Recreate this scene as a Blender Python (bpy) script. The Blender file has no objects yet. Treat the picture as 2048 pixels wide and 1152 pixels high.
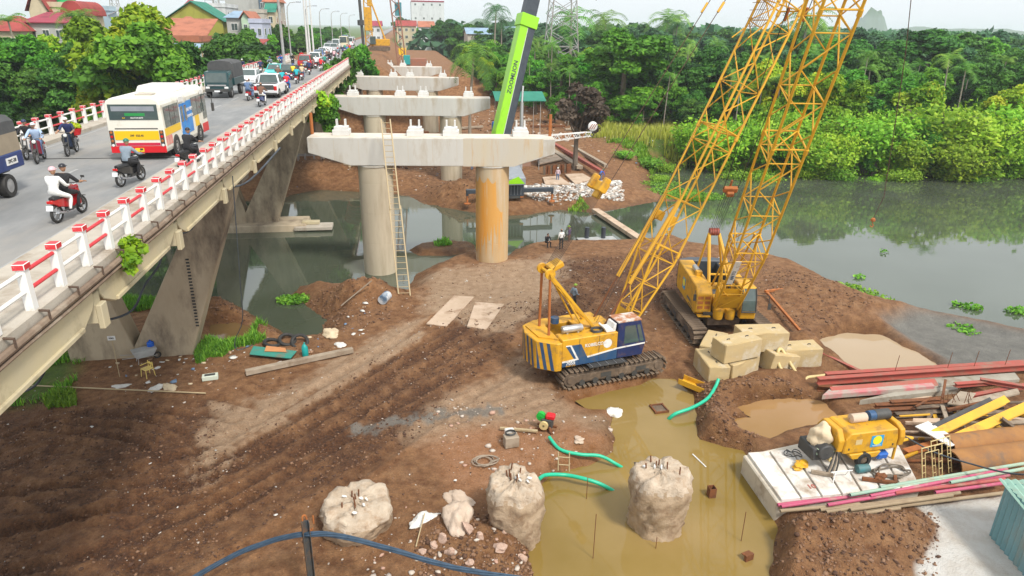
import bpy, bmesh, math, random
import numpy as np
from mathutils import Vector, Matrix, Euler
random.seed(7); np.random.seed(7)
R = math.radians
scene = bpy.context.scene
COL = scene.collection
# ------------------------------------------------------------------ camera
F = 1365.0; HC = 17.0
PITCH = R(20.9); YAW = R(9.1); ROLL = R(1.0)
_f = np.array([math.sin(YAW)*math.cos(PITCH), math.cos(YAW)*math.cos(PITCH), -math.sin(PITCH)])
_r = np.array([math.cos(YAW), -math.sin(YAW), 0.0]); _u = np.cross(_r, _f)
CR = _r*math.cos(ROLL) + _u*math.sin(ROLL); CU = -_r*math.sin(ROLL) + _u*math.cos(ROLL); CF = _f
cam = bpy.data.cameras.new('camera'); cam_o = bpy.data.objects.new('camera', cam); COL.objects.link(cam_o)
cam.sensor_width = 36.0; cam.lens = 36.0*F/2048.0; cam.clip_start = 0.1; cam.clip_end = 20000
cam_o.matrix_world = Matrix(((CR[0], CU[0], -CF[0], 0), (CR[1], CU[1], -CF[1], 0), (CR[2], CU[2], -CF[2], HC), (0, 0, 0, 1)))
scene.camera = cam_o
# ------------------------------------------------------------------ sky, sun, exposure
SUN_EL, SUN_AZ = 52.0, 150.0      # azimuth clockwise from +Y
w = bpy.data.worlds.new('World'); scene.world = w; w.use_nodes = True
nt = w.node_tree; bg = nt.nodes['Background']
sky = nt.nodes.new('ShaderNodeTexSky'); sky.sky_type = 'NISHITA'; sky.sun_disc = False
sky.sun_elevation = R(SUN_EL); sky.sun_rotation = R(SUN_AZ); sky.air_density = 1.0; sky.dust_density = 4.0; sky.ozone_density = 1.0
hs = nt.nodes.new('ShaderNodeHueSaturation'); hs.inputs['Saturation'].default_value = 0.33
cl = nt.nodes.new('ShaderNodeMix'); cl.data_type = 'RGBA'; cl.inputs[0].default_value = 0.80; cl.inputs[7].default_value = (5.9, 6.2, 6.45, 1)   # even overcast layer
nt.links.new(sky.outputs[0], hs.inputs['Color']); nt.links.new(hs.outputs[0], cl.inputs[6]); nt.links.new(cl.outputs[2], bg.inputs[0]); bg.inputs[1].default_value = 0.15
sl = bpy.data.lights.new('sun', 'SUN'); sl.energy = 2.8; sl.angle = R(10); sl.color = (1.0, 0.95, 0.87)
so = bpy.data.objects.new('sun', sl); COL.objects.link(so); so.location = (0, 0, 60)
sd_ = Vector((math.sin(R(SUN_AZ))*math.cos(R(SUN_EL)), math.cos(R(SUN_AZ))*math.cos(R(SUN_EL)), math.sin(R(SUN_EL))))
so.rotation_euler = sd_.to_track_quat('Z', 'Y').to_euler()
scene.view_settings.view_transform = 'Standard'; scene.view_settings.look = 'None'
scene.view_settings.exposure = 0.36; scene.view_settings.gamma = 1.0
scene.render.engine = 'CYCLES'
scene.cycles.max_bounces = 6; scene.cycles.diffuse_bounces = 2; scene.cycles.glossy_bounces = 3; scene.cycles.transmission_bounces = 3
scene.cycles.transparent_max_bounces = 8; scene.cycles.volume_bounces = 1; scene.cycles.use_denoising = True
scene.cycles.sample_clamp_indirect = 4.0; scene.cycles.caustics_reflective = False; scene.cycles.caustics_refractive = False

# ------------------------------------------------------------------ survey: a sight line met with a level plane gives a place on the site
def ray(x, y): return CF*F + CR*(x-1024) - CU*(y-576)
def at(x, y, Z=0.0):
    d = ray(x, y); t = (Z-HC)/d[2]; return Vector(d*t + np.array([0, 0, HC]))
def atY(x, y, Y):
    d = ray(x, y); t = Y/d[1]; return Vector(d*t + np.array([0, 0, HC]))
def atX(x, y, X):
    d = ray(x, y); t = X/d[0]; return Vector(d*t + np.array([0, 0, HC]))
def ats(pts, Z=0.0): return [tuple(at(a, b, Z)[:2]) for a, b in pts]

# ------------------------------------------------------------------ numpy noise
_perm = np.random.RandomState(3).rand(256, 256)
def vnoise(x, y):
    xi = np.floor(x).astype(int); yi = np.floor(y).astype(int); fx = x-xi; fy = y-yi
    fx = fx*fx*(3-2*fx); fy = fy*fy*(3-2*fy)
    g = lambda a, b: _perm[a & 255, b & 255]
    return (g(xi, yi)*(1-fx)+g(xi+1, yi)*fx)*(1-fy) + (g(xi, yi+1)*(1-fx)+g(xi+1, yi+1)*fx)*fy
def fbm(x, y, s, o=4):
    v = 0; a = 0.5; t = 0
    for i in range(o):
        v = v + a*(vnoise(x*s+17.3*i, y*s-9.1*i)-0.5); t += a; a *= 0.5; s *= 2.07
    return v/t
def sst(a, b, x):
    t = np.clip((x-a)/(b-a), 0, 1); return t*t*(3-2*t)
def sdf(px, py, poly):
    """signed distance to a polygon, negative inside"""
    P = np.array(poly, float); d = np.full(px.shape, 1e18); ins = np.zeros(px.shape, bool)
    n = len(P)
    for i in range(n):
        ax, ay = P[i]; bx, by = P[(i+1) % n]
        ex, ey = bx-ax, by-ay; wx, wy = px-ax, py-ay
        t = np.clip((wx*ex+wy*ey)/(ex*ex+ey*ey+1e-12), 0, 1)
        d = np.minimum(d, (wx-ex*t)**2+(wy-ey*t)**2)
        c = ((ay <= py) & (by > py)) | ((by <= py) & (ay > py))
        with np.errstate(divide='ignore', invalid='ignore'):
            ins ^= c & (px < ax + (py-ay)*ex/(ey if ey != 0 else 1e-12))
    d = np.sqrt(d); return np.where(ins, -d, d)
def pdist(px, py, line):
    """distance to an open line and the length run along it"""
    P = np.array(line, float); best = np.full(px.shape, 1e18); al = np.zeros(px.shape); sg = np.zeros(px.shape); run = 0
    for i in range(len(P)-1):
        ax, ay = P[i]; bx, by = P[i+1]; ex, ey = bx-ax, by-ay; L = math.hypot(ex, ey)
        wx, wy = px-ax, py-ay; t = np.clip((wx*ex+wy*ey)/(L*L+1e-12), 0, 1)
        d = (wx-ex*t)**2+(wy-ey*t)**2; m = d < best
        best = np.where(m, d, best); al = np.where(m, run+t*L, al); sg = np.where(m, np.sign(ex*wy-ey*wx), sg); run += L
    return np.sqrt(best), al, sg

# ------------------------------------------------------------------ materials
MATS = {}
def mat(name, c1, c2=None, scale=3.0, rough=0.8, metal=0.0, bump=0.0, bscale=None, dirt=None, dscale=1.2, damt=0.5, spec=0.5, vary=0.0, coat=0.0, alpha=None, emit=None, trans=0.0, stretch=None, sharp=False):
    if name in MATS: return MATS[name]
    m = bpy.data.materials.new(name); m.use_nodes = True; MATS[name] = m
    N = m.node_tree.nodes; L = m.node_tree.links; b = N['Principled BSDF']
    b.inputs['Roughness'].default_value = rough; b.inputs['Metallic'].default_value = metal
    b.inputs['Specular IOR Level'].default_value = spec
    if coat: b.inputs['Coat Weight'].default_value = coat; b.inputs['Coat Roughness'].default_value = 0.12
    tc = N.new('ShaderNodeTexCoord'); src = tc.outputs['Object']
    if stretch:
        mp = N.new('ShaderNodeMapping'); mp.inputs['Scale'].default_value = stretch; L.new(src, mp.inputs['Vector']); src = mp.outputs[0]
    def noise(s, det=5.0, r=0.6):
        n = N.new('ShaderNodeTexNoise'); n.inputs['Scale'].default_value = s; n.inputs['Detail'].default_value = det; n.inputs['Roughness'].default_value = r
        L.new(src, n.inputs['Vector']); return n
    def ramp(o, lo, hi):
        r = N.new('ShaderNodeMapRange'); r.inputs['From Min'].default_value = lo; r.inputs['From Max'].default_value = hi; L.new(o, r.inputs['Value']); return r.outputs[0]
    def mix(fac, a, c):
        x = N.new('ShaderNodeMix'); x.data_type = 'RGBA'
        if isinstance(fac, (int, float)): x.inputs[0].default_value = fac
        else: L.new(fac, x.inputs[0])
        for s, v in ((6, a), (7, c)):
            if isinstance(v, tuple): x.inputs[s].default_value = (*v, 1)
            else: L.new(v, x.inputs[s])
        return x.outputs[2]
    col = None
    if c2 is not None:
        n = noise(scale); col = mix(ramp(n.outputs['Fac'], 0.42 if sharp else 0.3, 0.55 if sharp else 0.7), c1, c2)
    if dirt is not None:
        n = noise(dscale, 8.0, 0.68); f = ramp(n.outputs['Fac'], 0.62-damt*0.3, 0.78-damt*0.2)
        col = mix(f, col if col is not None else c1, dirt)
    if vary:
        oi = N.new('ShaderNodeObjectInfo'); h = N.new('ShaderNodeHueSaturation')
        mr = N.new('ShaderNodeMapRange'); mr.inputs['To Min'].default_value = 1-vary; mr.inputs['To Max'].default_value = 1+vary
        L.new(oi.outputs['Random'], mr.inputs['Value']); L.new(mr.outputs[0], h.inputs['Value'])
        if col is None: h.inputs['Color'].default_value = (*c1, 1)
        else: L.new(col, h.inputs['Color'])
        col = h.outputs[0]
    if col is None: b.inputs['Base Color'].default_value = (*c1, 1)
    else: L.new(col, b.inputs['Base Color'])
    if bump:
        n = noise(bscale or scale*4, 6.0); bp = N.new('ShaderNodeBump'); bp.inputs['Strength'].default_value = min(1.0, bump); bp.inputs['Distance'].default_value = 0.05
        L.new(n.outputs['Fac'], bp.inputs['Height']); L.new(bp.outputs[0], b.inputs['Normal'])
    if alpha is not None: b.inputs['Alpha'].default_value = alpha
    if trans: b.inputs['Transmission Weight'].default_value = trans
    if emit: b.inputs['Emission Color'].default_value = (*emit[0], 1); b.inputs['Emission Strength'].default_value = emit[1]
    return m

# ------------------------------------------------------------------ mesh builder
class MB:
    def __init__(s): s.v = []; s.f = []; s.m = []; s.sm = []
    def add(s, vs, fs, mi=0, M=None, smooth=False):
        o = len(s.v)
        for p in vs:
            p = Vector(p)
            if M is not None: p = M @ p
            s.v.append(p[:])
        for f in fs: s.f.append(tuple(i+o for i in f)); s.m.append(mi); s.sm.append(smooth)
        return s
    def box(s, c, d, mi=0, rot=None, taper=None, M=None):
        x, y, z = d[0]/2, d[1]/2, d[2]/2; tx, ty = taper or (1, 1)
        vs = [Vector(p) for p in ((-x, -y, -z), (x, -y, -z), (x, y, -z), (-x, y, -z), (-x*tx, -y*ty, z), (x*tx, -y*ty, z), (x*tx, y*ty, z), (-x*tx, y*ty, z))]
        if rot is not None:
            E_ = Euler(rot).to_matrix(); vs = [E_ @ p for p in vs]
        vs = [p+Vector(c) for p in vs]
        return s.add(vs, [(0, 3, 2, 1), (4, 5, 6, 7), (0, 1, 5, 4), (1, 2, 6, 5), (2, 3, 7, 6), (3, 0, 4, 7)], mi, M)
    def beam(s, p, q, w, h=None, mi=0, M=None, up=(0, 0, 1)):
        p, q = Vector(p), Vector(q); h = h or w; d = (q-p); L = d.length; d.normalize()
        u = Vector(up); a = d.cross(u)
        if a.length < 1e-4: a = d.cross(Vector((1, 0, 0)))
        a.normalize(); b = a.cross(d)
        vs = [o+a*i*w/2+b*j*h/2 for o in (p, q) for i, j in ((-1, -1), (1, -1), (1, 1), (-1, 1))]
        return s.add(vs, [(0, 1, 2, 3), (7, 6, 5, 4), (0, 4, 5, 1), (1, 5, 6, 2), (2, 6, 7, 3), (3, 7, 4, 0)], mi, M)
    def ibeam(s, p, q, h=0.4, w=0.3, t=0.03, mi=0, up=(0, 0, 1)):
        p, q = Vector(p), Vector(q); d = (q-p).normalized(); u = Vector(up); a = d.cross(u)
        if a.length < 1e-4: a = d.cross(Vector((1, 0, 0)))
        a.normalize(); b = a.cross(d)
        s.beam(p+b*(h/2-t/2), q+b*(h/2-t/2), w, t, mi, up=up); s.beam(p-b*(h/2-t/2), q-b*(h/2-t/2), w, t, mi, up=up); s.beam(p, q, t, h-2*t, mi, up=up); return s
    def tube(s, path, r, n=8, mi=0, caps=True, M=None, smooth=True):
        P = [Vector(p) for p in path]; k = len(P); rs = r if isinstance(r, (list, tuple)) else [r]*k
        vs = []; a = None
        for i, p in enumerate(P):
            d = (P[min(i+1, k-1)]-P[max(i-1, 0)]).normalized()
            if a is None:
                a = d.cross(Vector((0, 0, 1)))
                if a.length < 1e-3: a = d.cross(Vector((1, 0, 0)))
            else: a = a - d*a.dot(d)
            a.normalize(); b = d.cross(a)
            for j in range(n):
                t = 2*math.pi*j/n; vs.append(p+(a*math.cos(t)+b*math.sin(t))*rs[i])
        fs = [(i*n+j, i*n+(j+1) % n, (i+1)*n+(j+1) % n, (i+1)*n+j) for i in range(k-1) for j in range(n)]
        s.add(vs, fs, mi, M, smooth)
        if caps: s.add(vs[:n], [tuple(range(n))[::-1]], mi, M); s.add(vs[-n:], [tuple(range(n))], mi, M)
        return s
    def lathe(s, prof, n=12, c=(0, 0, 0), mi=0, axis='Z', M=None, smooth=True, close=False):
        vs = []; c = Vector(c)
        for r_, z in prof:
            for j in range(n):
                t = 2*math.pi*j/n; x, y = r_*math.cos(t), r_*math.sin(t)
                p = {'Z': (x, y, z), 'X': (z, x, y), 'Y': (x, z, -y) if False else (y, z, x)}[axis]; vs.append(Vector(p)+c)
        k = len(prof); rng = range(k) if close else range(k-1)
        s.add(vs, [(i*n+j, i*n+(j+1) % n, ((i+1) % k)*n+(j+1) % n, ((i+1) % k)*n+j) for i in rng for j in range(n)], mi, M, smooth); return s
    def prism(s, poly, a, b, axis='Y', mi=0, M=None, inset=0.0):
        """poly (u,v) extruded from a to b along axis; Y: u=x v=z, X: u=y v=z, Z: u=x v=y"""
        def P(u, v, t): return {'Y': (u, t, v), 'X': (t, u, v), 'Z': (u, v, t)}[axis]
        n = len(poly); vs = [P(u, v, a) for u, v in poly]+[P(u, v, b) for u, v in poly]
        fs = [tuple(range(n)), tuple(range(2*n-1, n-1, -1))]+[(i, i+n, (i+1) % n+n, (i+1) % n) for i in range(n)]
        return s.add(vs, fs, mi, M)
    def loft(s, rings, mi=0, M=None, smooth=True, caps=True, closed=True):
        n = len(rings[0]); vs = [p for r_ in rings for p in r_]
        J = range(n) if closed else range(n-1)
        s.add(vs, [(i*n+j, i*n+(j+1) % n, (i+1)*n+(j+1) % n, (i+1)*n+j) for i in range(len(rings)-1) for j in J], mi, M, smooth)
        if caps: s.add(rings[0], [tuple(range(n))[::-1]], mi, M); s.add(rings[-1], [tuple(range(n))], mi, M)
        return s
    def mesh(s, name, mats, bevel=0.0, fix=True, ang=38):
        me = bpy.data.meshes.new(name); me.from_pydata(s.v, [], s.f)
        for m in (mats if isinstance(mats, (list, tuple)) else [mats]): me.materials.append(m)
        me.polygons.foreach_set('material_index', s.m); me.polygons.foreach_set('use_smooth', s.sm)
        if fix or bevel:
            b = bmesh.new(); b.from_mesh(me)
            bmesh.ops.remove_doubles(b, verts=b.verts, dist=1e-5)
            if fix: bmesh.ops.recalc_face_normals(b, faces=b.faces)
            if bevel:
                es = [e for e in b.edges if len(e.link_faces) == 2 and e.calc_face_angle(0) > 0.5]
                bmesh.ops.bevel(b, geom=es, offset=bevel, segments=1, affect='EDGES', clamp_overlap=True)
            b.to_mesh(me); b.free()
        if any(s.sm): me.set_sharp_from_angle(angle=R(ang))
        return me
    def build(s, name, mats, parent=None, loc=None, rot=None, bevel=0.0, fix=True):
        return link(name, s.mesh(name, mats, bevel, fix), parent, loc, rot)
def link(name, me, parent=None, loc=None, rot=None, scale=None, M=None):
    o = bpy.data.objects.new(name, me); COL.objects.link(o)
    if M is not None: o.matrix_basis = M
    if loc is not None: o.location = loc
    if rot is not None: o.rotation_euler = rot
    if scale is not None: o.scale = scale
    if parent is not None: o.parent = parent
    return o
def tag(o, label=None, cat=None, group=None, kind=None):
    if label: o['label'] = label
    if cat: o['category'] = cat
    if group: o['group'] = group
    if kind: o['kind'] = kind
    return o
def thing(name, label, cat, loc=(0, 0, 0), rz=0.0, group=None):
    o = bpy.data.objects.new(name, None); COL.objects.link(o); o.empty_display_size = 0.2
    o.location = loc; o.rotation_euler = (0, 0, rz); return tag(o, label, cat, group)
def struct(o): o['kind'] = 'structure'; return o
KIDS = {}
def copy_tree(o, parent=None):
    c = o.copy(); COL.objects.link(c); c.parent = parent
    for ch in list(o.children): copy_tree(ch, c)
    return c
_CY = {}
def strut(name, p, q, r, m, parent=None, n=8, flat=None):
    """a round (or flat: square) bar from p to q; alike bars share one mesh"""
    k = (m.name, n, bool(flat))
    if k not in _CY:
        b = MB()
        if flat: b.box((0, 0, 0.5), (2, 2, 1))
        else: b.tube([(0, 0, 0), (0, 0, 1)], 1.0, n)
        _CY[k] = b.mesh('bar', m)
    p, q = Vector(p), Vector(q); d = q-p
    M = Matrix.Translation(p) @ d.to_track_quat('Z', 'Y').to_matrix().to_4x4() @ Matrix.Diagonal((r, flat if flat else r, d.length, 1))
    return link(name, _CY[k], parent, M=M)
def text_mesh(s, size, m, extrude=0.004, align='CENTER', spacing=1.0):
    cu = bpy.data.curves.new('lettering', 'FONT'); cu.body = s; cu.size = size; cu.extrude = extrude; cu.align_x = align; cu.align_y = 'CENTER'; cu.resolution_u = 2; cu.space_character = spacing; cu.offset = size*0.022
    o = bpy.data.objects.new('lettering', cu); COL.objects.link(o); dg = bpy.context.evaluated_depsgraph_get()
    me = bpy.data.meshes.new_from_object(o.evaluated_get(dg)); bpy.data.objects.remove(o); me.materials.clear(); me.materials.append(m); return me
def lettering(s, size, m, parent, loc, rot, name='lettering', spacing=1.0, bold=False):
    return link(name, text_mesh(s, size, m, spacing=spacing), parent, loc, rot)
# ================================================================== GROUND AND WATER
WZ = -0.9          # river level
PZ = -0.35         # level of the muddy pond
RIVER = ats([(-600, 640), (60, 600), (200, 592), (300, 606), (400, 598), (455, 600), (500, 622), (545, 655), (590, 678), (640, 672), (652, 640), (615, 615), (585, 590), (600, 572), (650, 566), (690, 572), (740, 566), (790, 590), (815, 578), (835, 548), (880, 525), (930, 508), (1010, 518), (1030, 498), (1085, 488), (1230, 486), (1290, 482), (1345, 474), (1395, 494), (1500, 508), (1540, 518), (1600, 532), (1650, 556), (1700, 585), (1750, 606), (1800, 614), (1860, 622), (1930, 634), (2060, 660), (2400, 720),
    (2600, 352), (2060, 347), (1900, 346), (1800, 352), (1700, 352), (1600, 347), (1510, 348), (1460, 338), (1390, 330), (1330, 336), (1300, 352), (1305, 378), (1350, 398), (1430, 402), (1400, 404), (1310, 404), (1250, 416), (1190, 427), (1120, 420), (1070, 428), (1020, 432), (950, 426), (900, 418), (850, 408), (815, 392), (760, 388), (715, 384), (640, 380), (585, 390), (560, 402), (480, 402), (300, 400), (-300, 380)], WZ)
POND = ats([(1290, 772), (1220, 788), (1160, 806), (1180, 816), (1240, 815), (1232, 860), (1236, 905), (1180, 938), (1110, 958), (1085, 985), (1072, 1040), (1070, 1110), (1090, 1200), (1110, 1300), (1560, 1300), (1530, 1200), (1525, 1140), (1545, 1060), (1520, 1010), (1495, 930), (1478, 906), (1430, 895), (1392, 880), (1385, 830), (1378, 785), (1345, 762), (1310, 762)], PZ)
SILTPOOL = ats([(1640, 676), (1700, 664), (1760, 666), (1800, 688), (1850, 710), (1885, 735), (1860, 760), (1740, 752), (1700, 730), (1665, 712)], -0.25)
CLAYPOOL = ats([(1480, 818), (1520, 802), (1580, 798), (1640, 806), (1660, 828), (1600, 850), (1560, 860), (1530, 872), (1490, 862), (1478, 842), (1520, 838)], -0.2)
TRACKPOOL = ats([(1150, 800), (1220, 782), (1300, 770), (1310, 795), (1250, 812), (1180, 818)], -0.12)
LEFTPOOL = ats([(425, 650), (470, 645), (505, 660), (500, 690), (455, 698), (425, 685)], -0.4)
SILT = ats([(1755, 650), (1800, 634), (1860, 622), (2060, 655), (2400, 720), (2500, 800), (2060, 745), (1900, 750), (1870, 722), (1800, 682)], -0.5)
BROWN = ats([(300, 420), (560, 340), (640, 250), (690, 205), (712, 150), (722, 128), (905, 122), (930, 180), (1000, 210), (1100, 222), (1180, 236), (1190, 290), (1300, 302), (1480, 318), (1440, 345), (1250, 440), (700, 440)], 1.0)
SHORE_ISLET = ats([(822, 500), (850, 490), (900, 486), (945, 490), (948, 502), (900, 510), (840, 510)], WZ)
DARK = ats([(-300, 800), (0, 800), (130, 812), (300, 806), (440, 800), (470, 822), (440, 862), (400, 920), (480, 900), (560, 840), (650, 790), (760, 715), (860, 690), (900, 625), (1090, 600), (1130, 520), (1360, 500), (1400, 560), (1330, 620), (1200, 640), (1040, 660), (1000, 720), (900, 790), (860, 860), (700, 960), (560, 1030), (450, 1120), (300, 1300), (-300, 1300)])
PALE1 = ats([(380, 880), (430, 815), (520, 800), (610, 760), (690, 715), (780, 660), (850, 640), (840, 690), (740, 740), (640, 800), (560, 850), (490, 900), (400, 970)])
PALE2 = ats([(840, 545), (1000, 525), (1100, 510), (1150, 530), (1110, 600), (1060, 650), (960, 670), (860, 620)])
PALE3 = ats([(880, 800), (1000, 750), (1040, 700), (1100, 770), (1150, 820), (1230, 830), (1220, 900), (1090, 940), (960, 930), (880, 900), (800, 880)])
GREYM = ats([(700, 850), (820, 835), (920, 822), (1010, 815), (1000, 826), (900, 842), (780, 862), (700, 870)])
PINKM = ats([(850, 900), (900, 960), (960, 1000), (1050, 960), (1230, 930), (1230, 880), (1150, 850), (1000, 850), (900, 870)])
WHITEPAD = ats([(1825, 1010), (2120, 985), (2200, 1300), (1790, 1300), (1830, 1120), (1880, 1060)])
GRASS_L = ats([(-500, 700), (60, 690), (150, 700), (160, 745), (130, 790), (60, 815), (-500, 830)])
MOUNDS = [  # x, y in the survey, radius across, radius along, height, roughness
    (690, 600, 3.2, 1.6, 1.0, 0.5), (620, 580, 1.6, 0.9, 0.45, 0.3), (740, 590, 1.8, 1.0, 0.6, 0.4), (520, 670, 2.4, 1.0, 0.6, 0.4), (430, 620, 2.6, 1.2, 0.75, 0.4),
    (890, 395, 5.5, 4.5, 2.6, 1.2), (930, 415, 5.0, 2.5, 1.2, 0.6), (845, 395, 3.0, 2.5, 1.0, 0.6),
    (980, 1090, 2.2, 1.1, 0.55, 0.35), (880, 1060, 1.4, 0.9, 0.3, 0.25), (1060, 1060, 0.8, 0.9, 0.35, 0.2),
    (1600, 1085, 1.5, 0.9, 0.75, 0.5), (1700, 1075, 1.7, 0.9, 0.8, 0.5), (1800, 1060, 1.2, 0.6, 0.5, 0.35), (1580, 1140, 1.1, 0.8, 0.55, 0.4), (1700, 1150, 1.6, 0.8, 0.45, 0.4),
    (1480, 790, 2.0, 1.3, 0.6, 0.4), (1430, 850, 1.3, 1.2, 0.5, 0.4), (1560, 760, 1.6, 1.0, 0.45, 0.3), (1600, 690, 1.2, 1.2, 0.7, 0.25), (1660, 720, 1.0, 2.2, 0.45, 0.2),
    (1620, 590, 4.0, 3.5, 0.6, 0.5), (1740, 625, 3.0, 1.8, 0.45, 0.4), (1150, 890, 2.2, 1.2, 0.25, 0.15),
    (1120, 400, 8.0, 3.0, 0.7, 0.5), (640, 350, 9.0, 6.0, 1.2, 0.8), (1300, 300, 10.0, 6.0, 1.2, 0.6), (1100, 240, 10.0, 5.0, 2.0, 0.8)]
MOUNDS = [(*at(x, y, 0)[:2], rx, ry, h, k) for x, y, rx, ry, h, k in MOUNDS]
RUTS = [ats(l) for l in (
    [(-60, 1120), (150, 1080), (350, 1010), (520, 920), (680, 820), (830, 725), (960, 655), (1040, 615)],
    [(-60, 1030), (120, 1010), (300, 970), (470, 905), (620, 820), (760, 735), (900, 650)],
    [(330, 1140), (480, 1060), (640, 960), (800, 850), (930, 770), (1030, 715)],
    [(60, 870), (150, 850), (260, 858), (340, 885), (385, 930), (390, 980)],
    [(180, 836), (270, 838), (350, 850), (420, 880), (450, 930)],
    [(20, 920), (80, 890), (170, 885), (240, 905), (280, 950), (285, 1000)],
    [(250, 815), (350, 812), (430, 818), (480, 830)], [(110, 842), (220, 846), (310, 868), (355, 905), (362, 955)], [(40, 895), (120, 868), (210, 874), (275, 905), (300, 950)], [(300, 1060), (430, 1010), (560, 930), (700, 830)],
    [(-40, 985), (60, 1000), (200, 1002), (330, 998)],
    [(0, 1010), (60, 1050), (150, 1080), (260, 1085)],
    [(1150, 660), (1220, 590), (1270, 540), (1300, 510)], [(1320, 690), (1335, 640), (1340, 600)],
    [(700, 868), (850, 835), (1000, 818), (1090, 790)])]
def ground(x, y, full=True):
    x = np.asarray(x, float); y = np.asarray(y, float)
    base = 0.12*fbm(x, y, 0.12, 3) + 0.03
    # far bank, village terrace, road embankment
    base = base + 1.0*sst(78, 100, y) + 1.2*fbm(x, y, 0.03, 3)*sst(90, 140, y)
    base = base + 3.6*sst(-24, -34, x)*sst(62, 90, y)
    emb = sst(0, 1, 1-np.maximum(np.maximum(np.abs(x+13)-7.5, 0)/15.0, np.maximum(122-y, 0)/9.0))
    base = np.maximum(base, 11.05*emb - 0.2*(emb > 0.98))
    emb2 = sst(0, 1, 1-np.maximum(np.maximum(np.abs(x+2)-15, 0)/12.0, np.maximum(152-y, 0)/16.0))
    base = np.maximum(base, 7.6*emb2 + 0.5*fbm(x, y, 0.08, 3)*emb2)
    near = sst(140, 60, y)
    rough = 0.10*fbm(x, y, 0.9, 4)*near
    sdk = sdf(x, y, DARK) + 1.2*fbm(x, y, 0.35, 3)
    dark = sst(0.6, -0.9, sdk)
    rough = rough + dark*near*(0.15*fbm(x, y, 2.2, 4) + 0.09*fbm(x, y, 6.0, 3)) + near*0.05*fbm(x, y, 5.0, 3)
    for mx, my, rx, ry, h, k in MOUNDS:
        q = ((x-mx)/rx)**2 + ((y-my)/ry)**2; g = np.exp(-q*1.3)
        base = base + g*(h + k*1.1*fbm(x, y, 2.6, 5)*np.minimum(1, h*1.5) + 0.25*k*fbm(x, y, 0.9, 3))
    rut = np.zeros_like(x)
    for i, l in enumerate(RUTS):
        d, al, sg = pdist(x, y, l)
        for off in ((-1.15, 1.15) if i < 3 else (-0.75, 0.75)):
            e = np.abs(d*sg-off+0.12*fbm(x, y, 0.6, 2)); ww = 0.30 if i < 3 else 0.2
            lug = np.where(e < ww, 0.5+0.5*np.sin(al*2*math.pi/0.36+2.0*np.abs(e)), 0)
            rut = rut - (0.12 if i < 3 else 0.065)*sst(ww*1.25, ww*0.6, e) + (0.06 if i < 3 else 0.03)*np.exp(-((e-ww*1.6)/0.14)**2) + (0.045 if i < 3 else 0.025)*lug
    base = base + rough + rut*near
    # river bed
    w_ = 0.5*fbm(x, y, 0.6, 3) + 0.18*fbm(x, y, 2.6, 3)
    isl = sdf(x, y, SHORE_ISLET)
    sr = sdf(x, y, RIVER) + w_*np.minimum(1.0, 0.5+y/120.0)
    bw = 2.2 + 2.5*sst(55, 75, y)
    t = sst(0, 1, np.clip(sr, 0, bw)/bw)
    hh = np.where(sr > 0, WZ + (base-WZ)*np.maximum(t, 0.0) + 0.10*np.minimum(sr, 0.5), WZ - np.minimum(2.0, 0.3*(-sr)) - 0.03)
    hh = np.where(isl < 0.6, np.maximum(hh, WZ+0.45*sst(0.35, -0.5, isl)-0.05+0.3*fbm(x, y, 2.0, 3)*sst(0.3, -0.3, isl)), hh)
    # silt flat lies low and smooth
    ss = sdf(x, y, SILT); k = sst(0.8, -1.5, ss)*(sr > 0)
    hh = hh*(1-k) + k*np.maximum(WZ+0.05+0.012*np.clip(sr, 0, 40)*3 + 0.05*fbm(x, y, 0.8, 3), WZ+0.02)
    for poly, lv, bwid, wob in ((POND, PZ, 0.9, 0.35), (SILTPOOL, -0.45, 1.0, 0.5), (CLAYPOOL, -0.2, 0.7, 0.5), (LEFTPOOL, -0.4, 0.6, 0.3)):
        s_ = sdf(x, y, poly) + wob*fbm(x, y, 0.9, 3); tt = sst(-0.25, bwid, s_)
        hh = np.where(s_ < bwid, np.minimum(hh, (lv-0.3)*(1-tt) + np.maximum(hh, lv+0.06)*tt), hh)
        hh = np.where(s_ < -0.3, np.minimum(hh, lv-0.15), hh)
    sw = sdf(x, y, WHITEPAD); hh = np.where(sw < 0, hh*0.15 + 0.05, hh)
    if not full: return hh
    masks = {}
    masks['dark'] = np.clip(dark*near*(0.75+1.3*fbm(x, y, 0.5, 3)+1.0*fbm(x, y, 3.0, 3)) - 2.2*rut*near, 0, 1)  # rut shading painted into the soil colour: troughs darker, ridges lighter
    pl = np.maximum(np.maximum(0.8*sst(0.5, -0.5, sdf(x, y, PALE1)+1.6*fbm(x, y, 0.5, 3)+1.3*fbm(x, y, 2.6, 3)+6*np.maximum(-rut, 0)), 0.85*sst(0.8, -0.9, sdf(x, y, PALE2)+2.4*fbm(x, y, 0.4, 3)+1.5*fbm(x, y, 2.2, 3))), 0.7*sst(0.6, -0.8, sdf(x, y, PALE3)+1.4*fbm(x, y, 0.6, 3)+1.2*fbm(x, y, 2.6, 3)))  # troughs also lose the pale tone, part of the painted rut shading
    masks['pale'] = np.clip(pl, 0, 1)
    g = np.maximum(sst(0.8, -1.0, ss+1.2*fbm(x, y, 0.3, 3)), 0.8*sst(0.2, -0.25, sdf(x, y, GREYM)+1.0*fbm(x, y, 1.2, 3)+0.8*fbm(x, y, 4.0, 2)))
    masks['silt'] = g
    masks['clay'] = np.maximum(sst(0.8, -0.8, sdf(x, y, PINKM)+1.0*fbm(x, y, 0.6, 3)), 0.8*sst(1.2, 0.2, sdf(x, y, TRACKPOOL)))
    gr = sst(0.5, -0.8, sdf(x, y, GRASS_L)+1.0*fbm(x, y, 0.6, 3))
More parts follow.
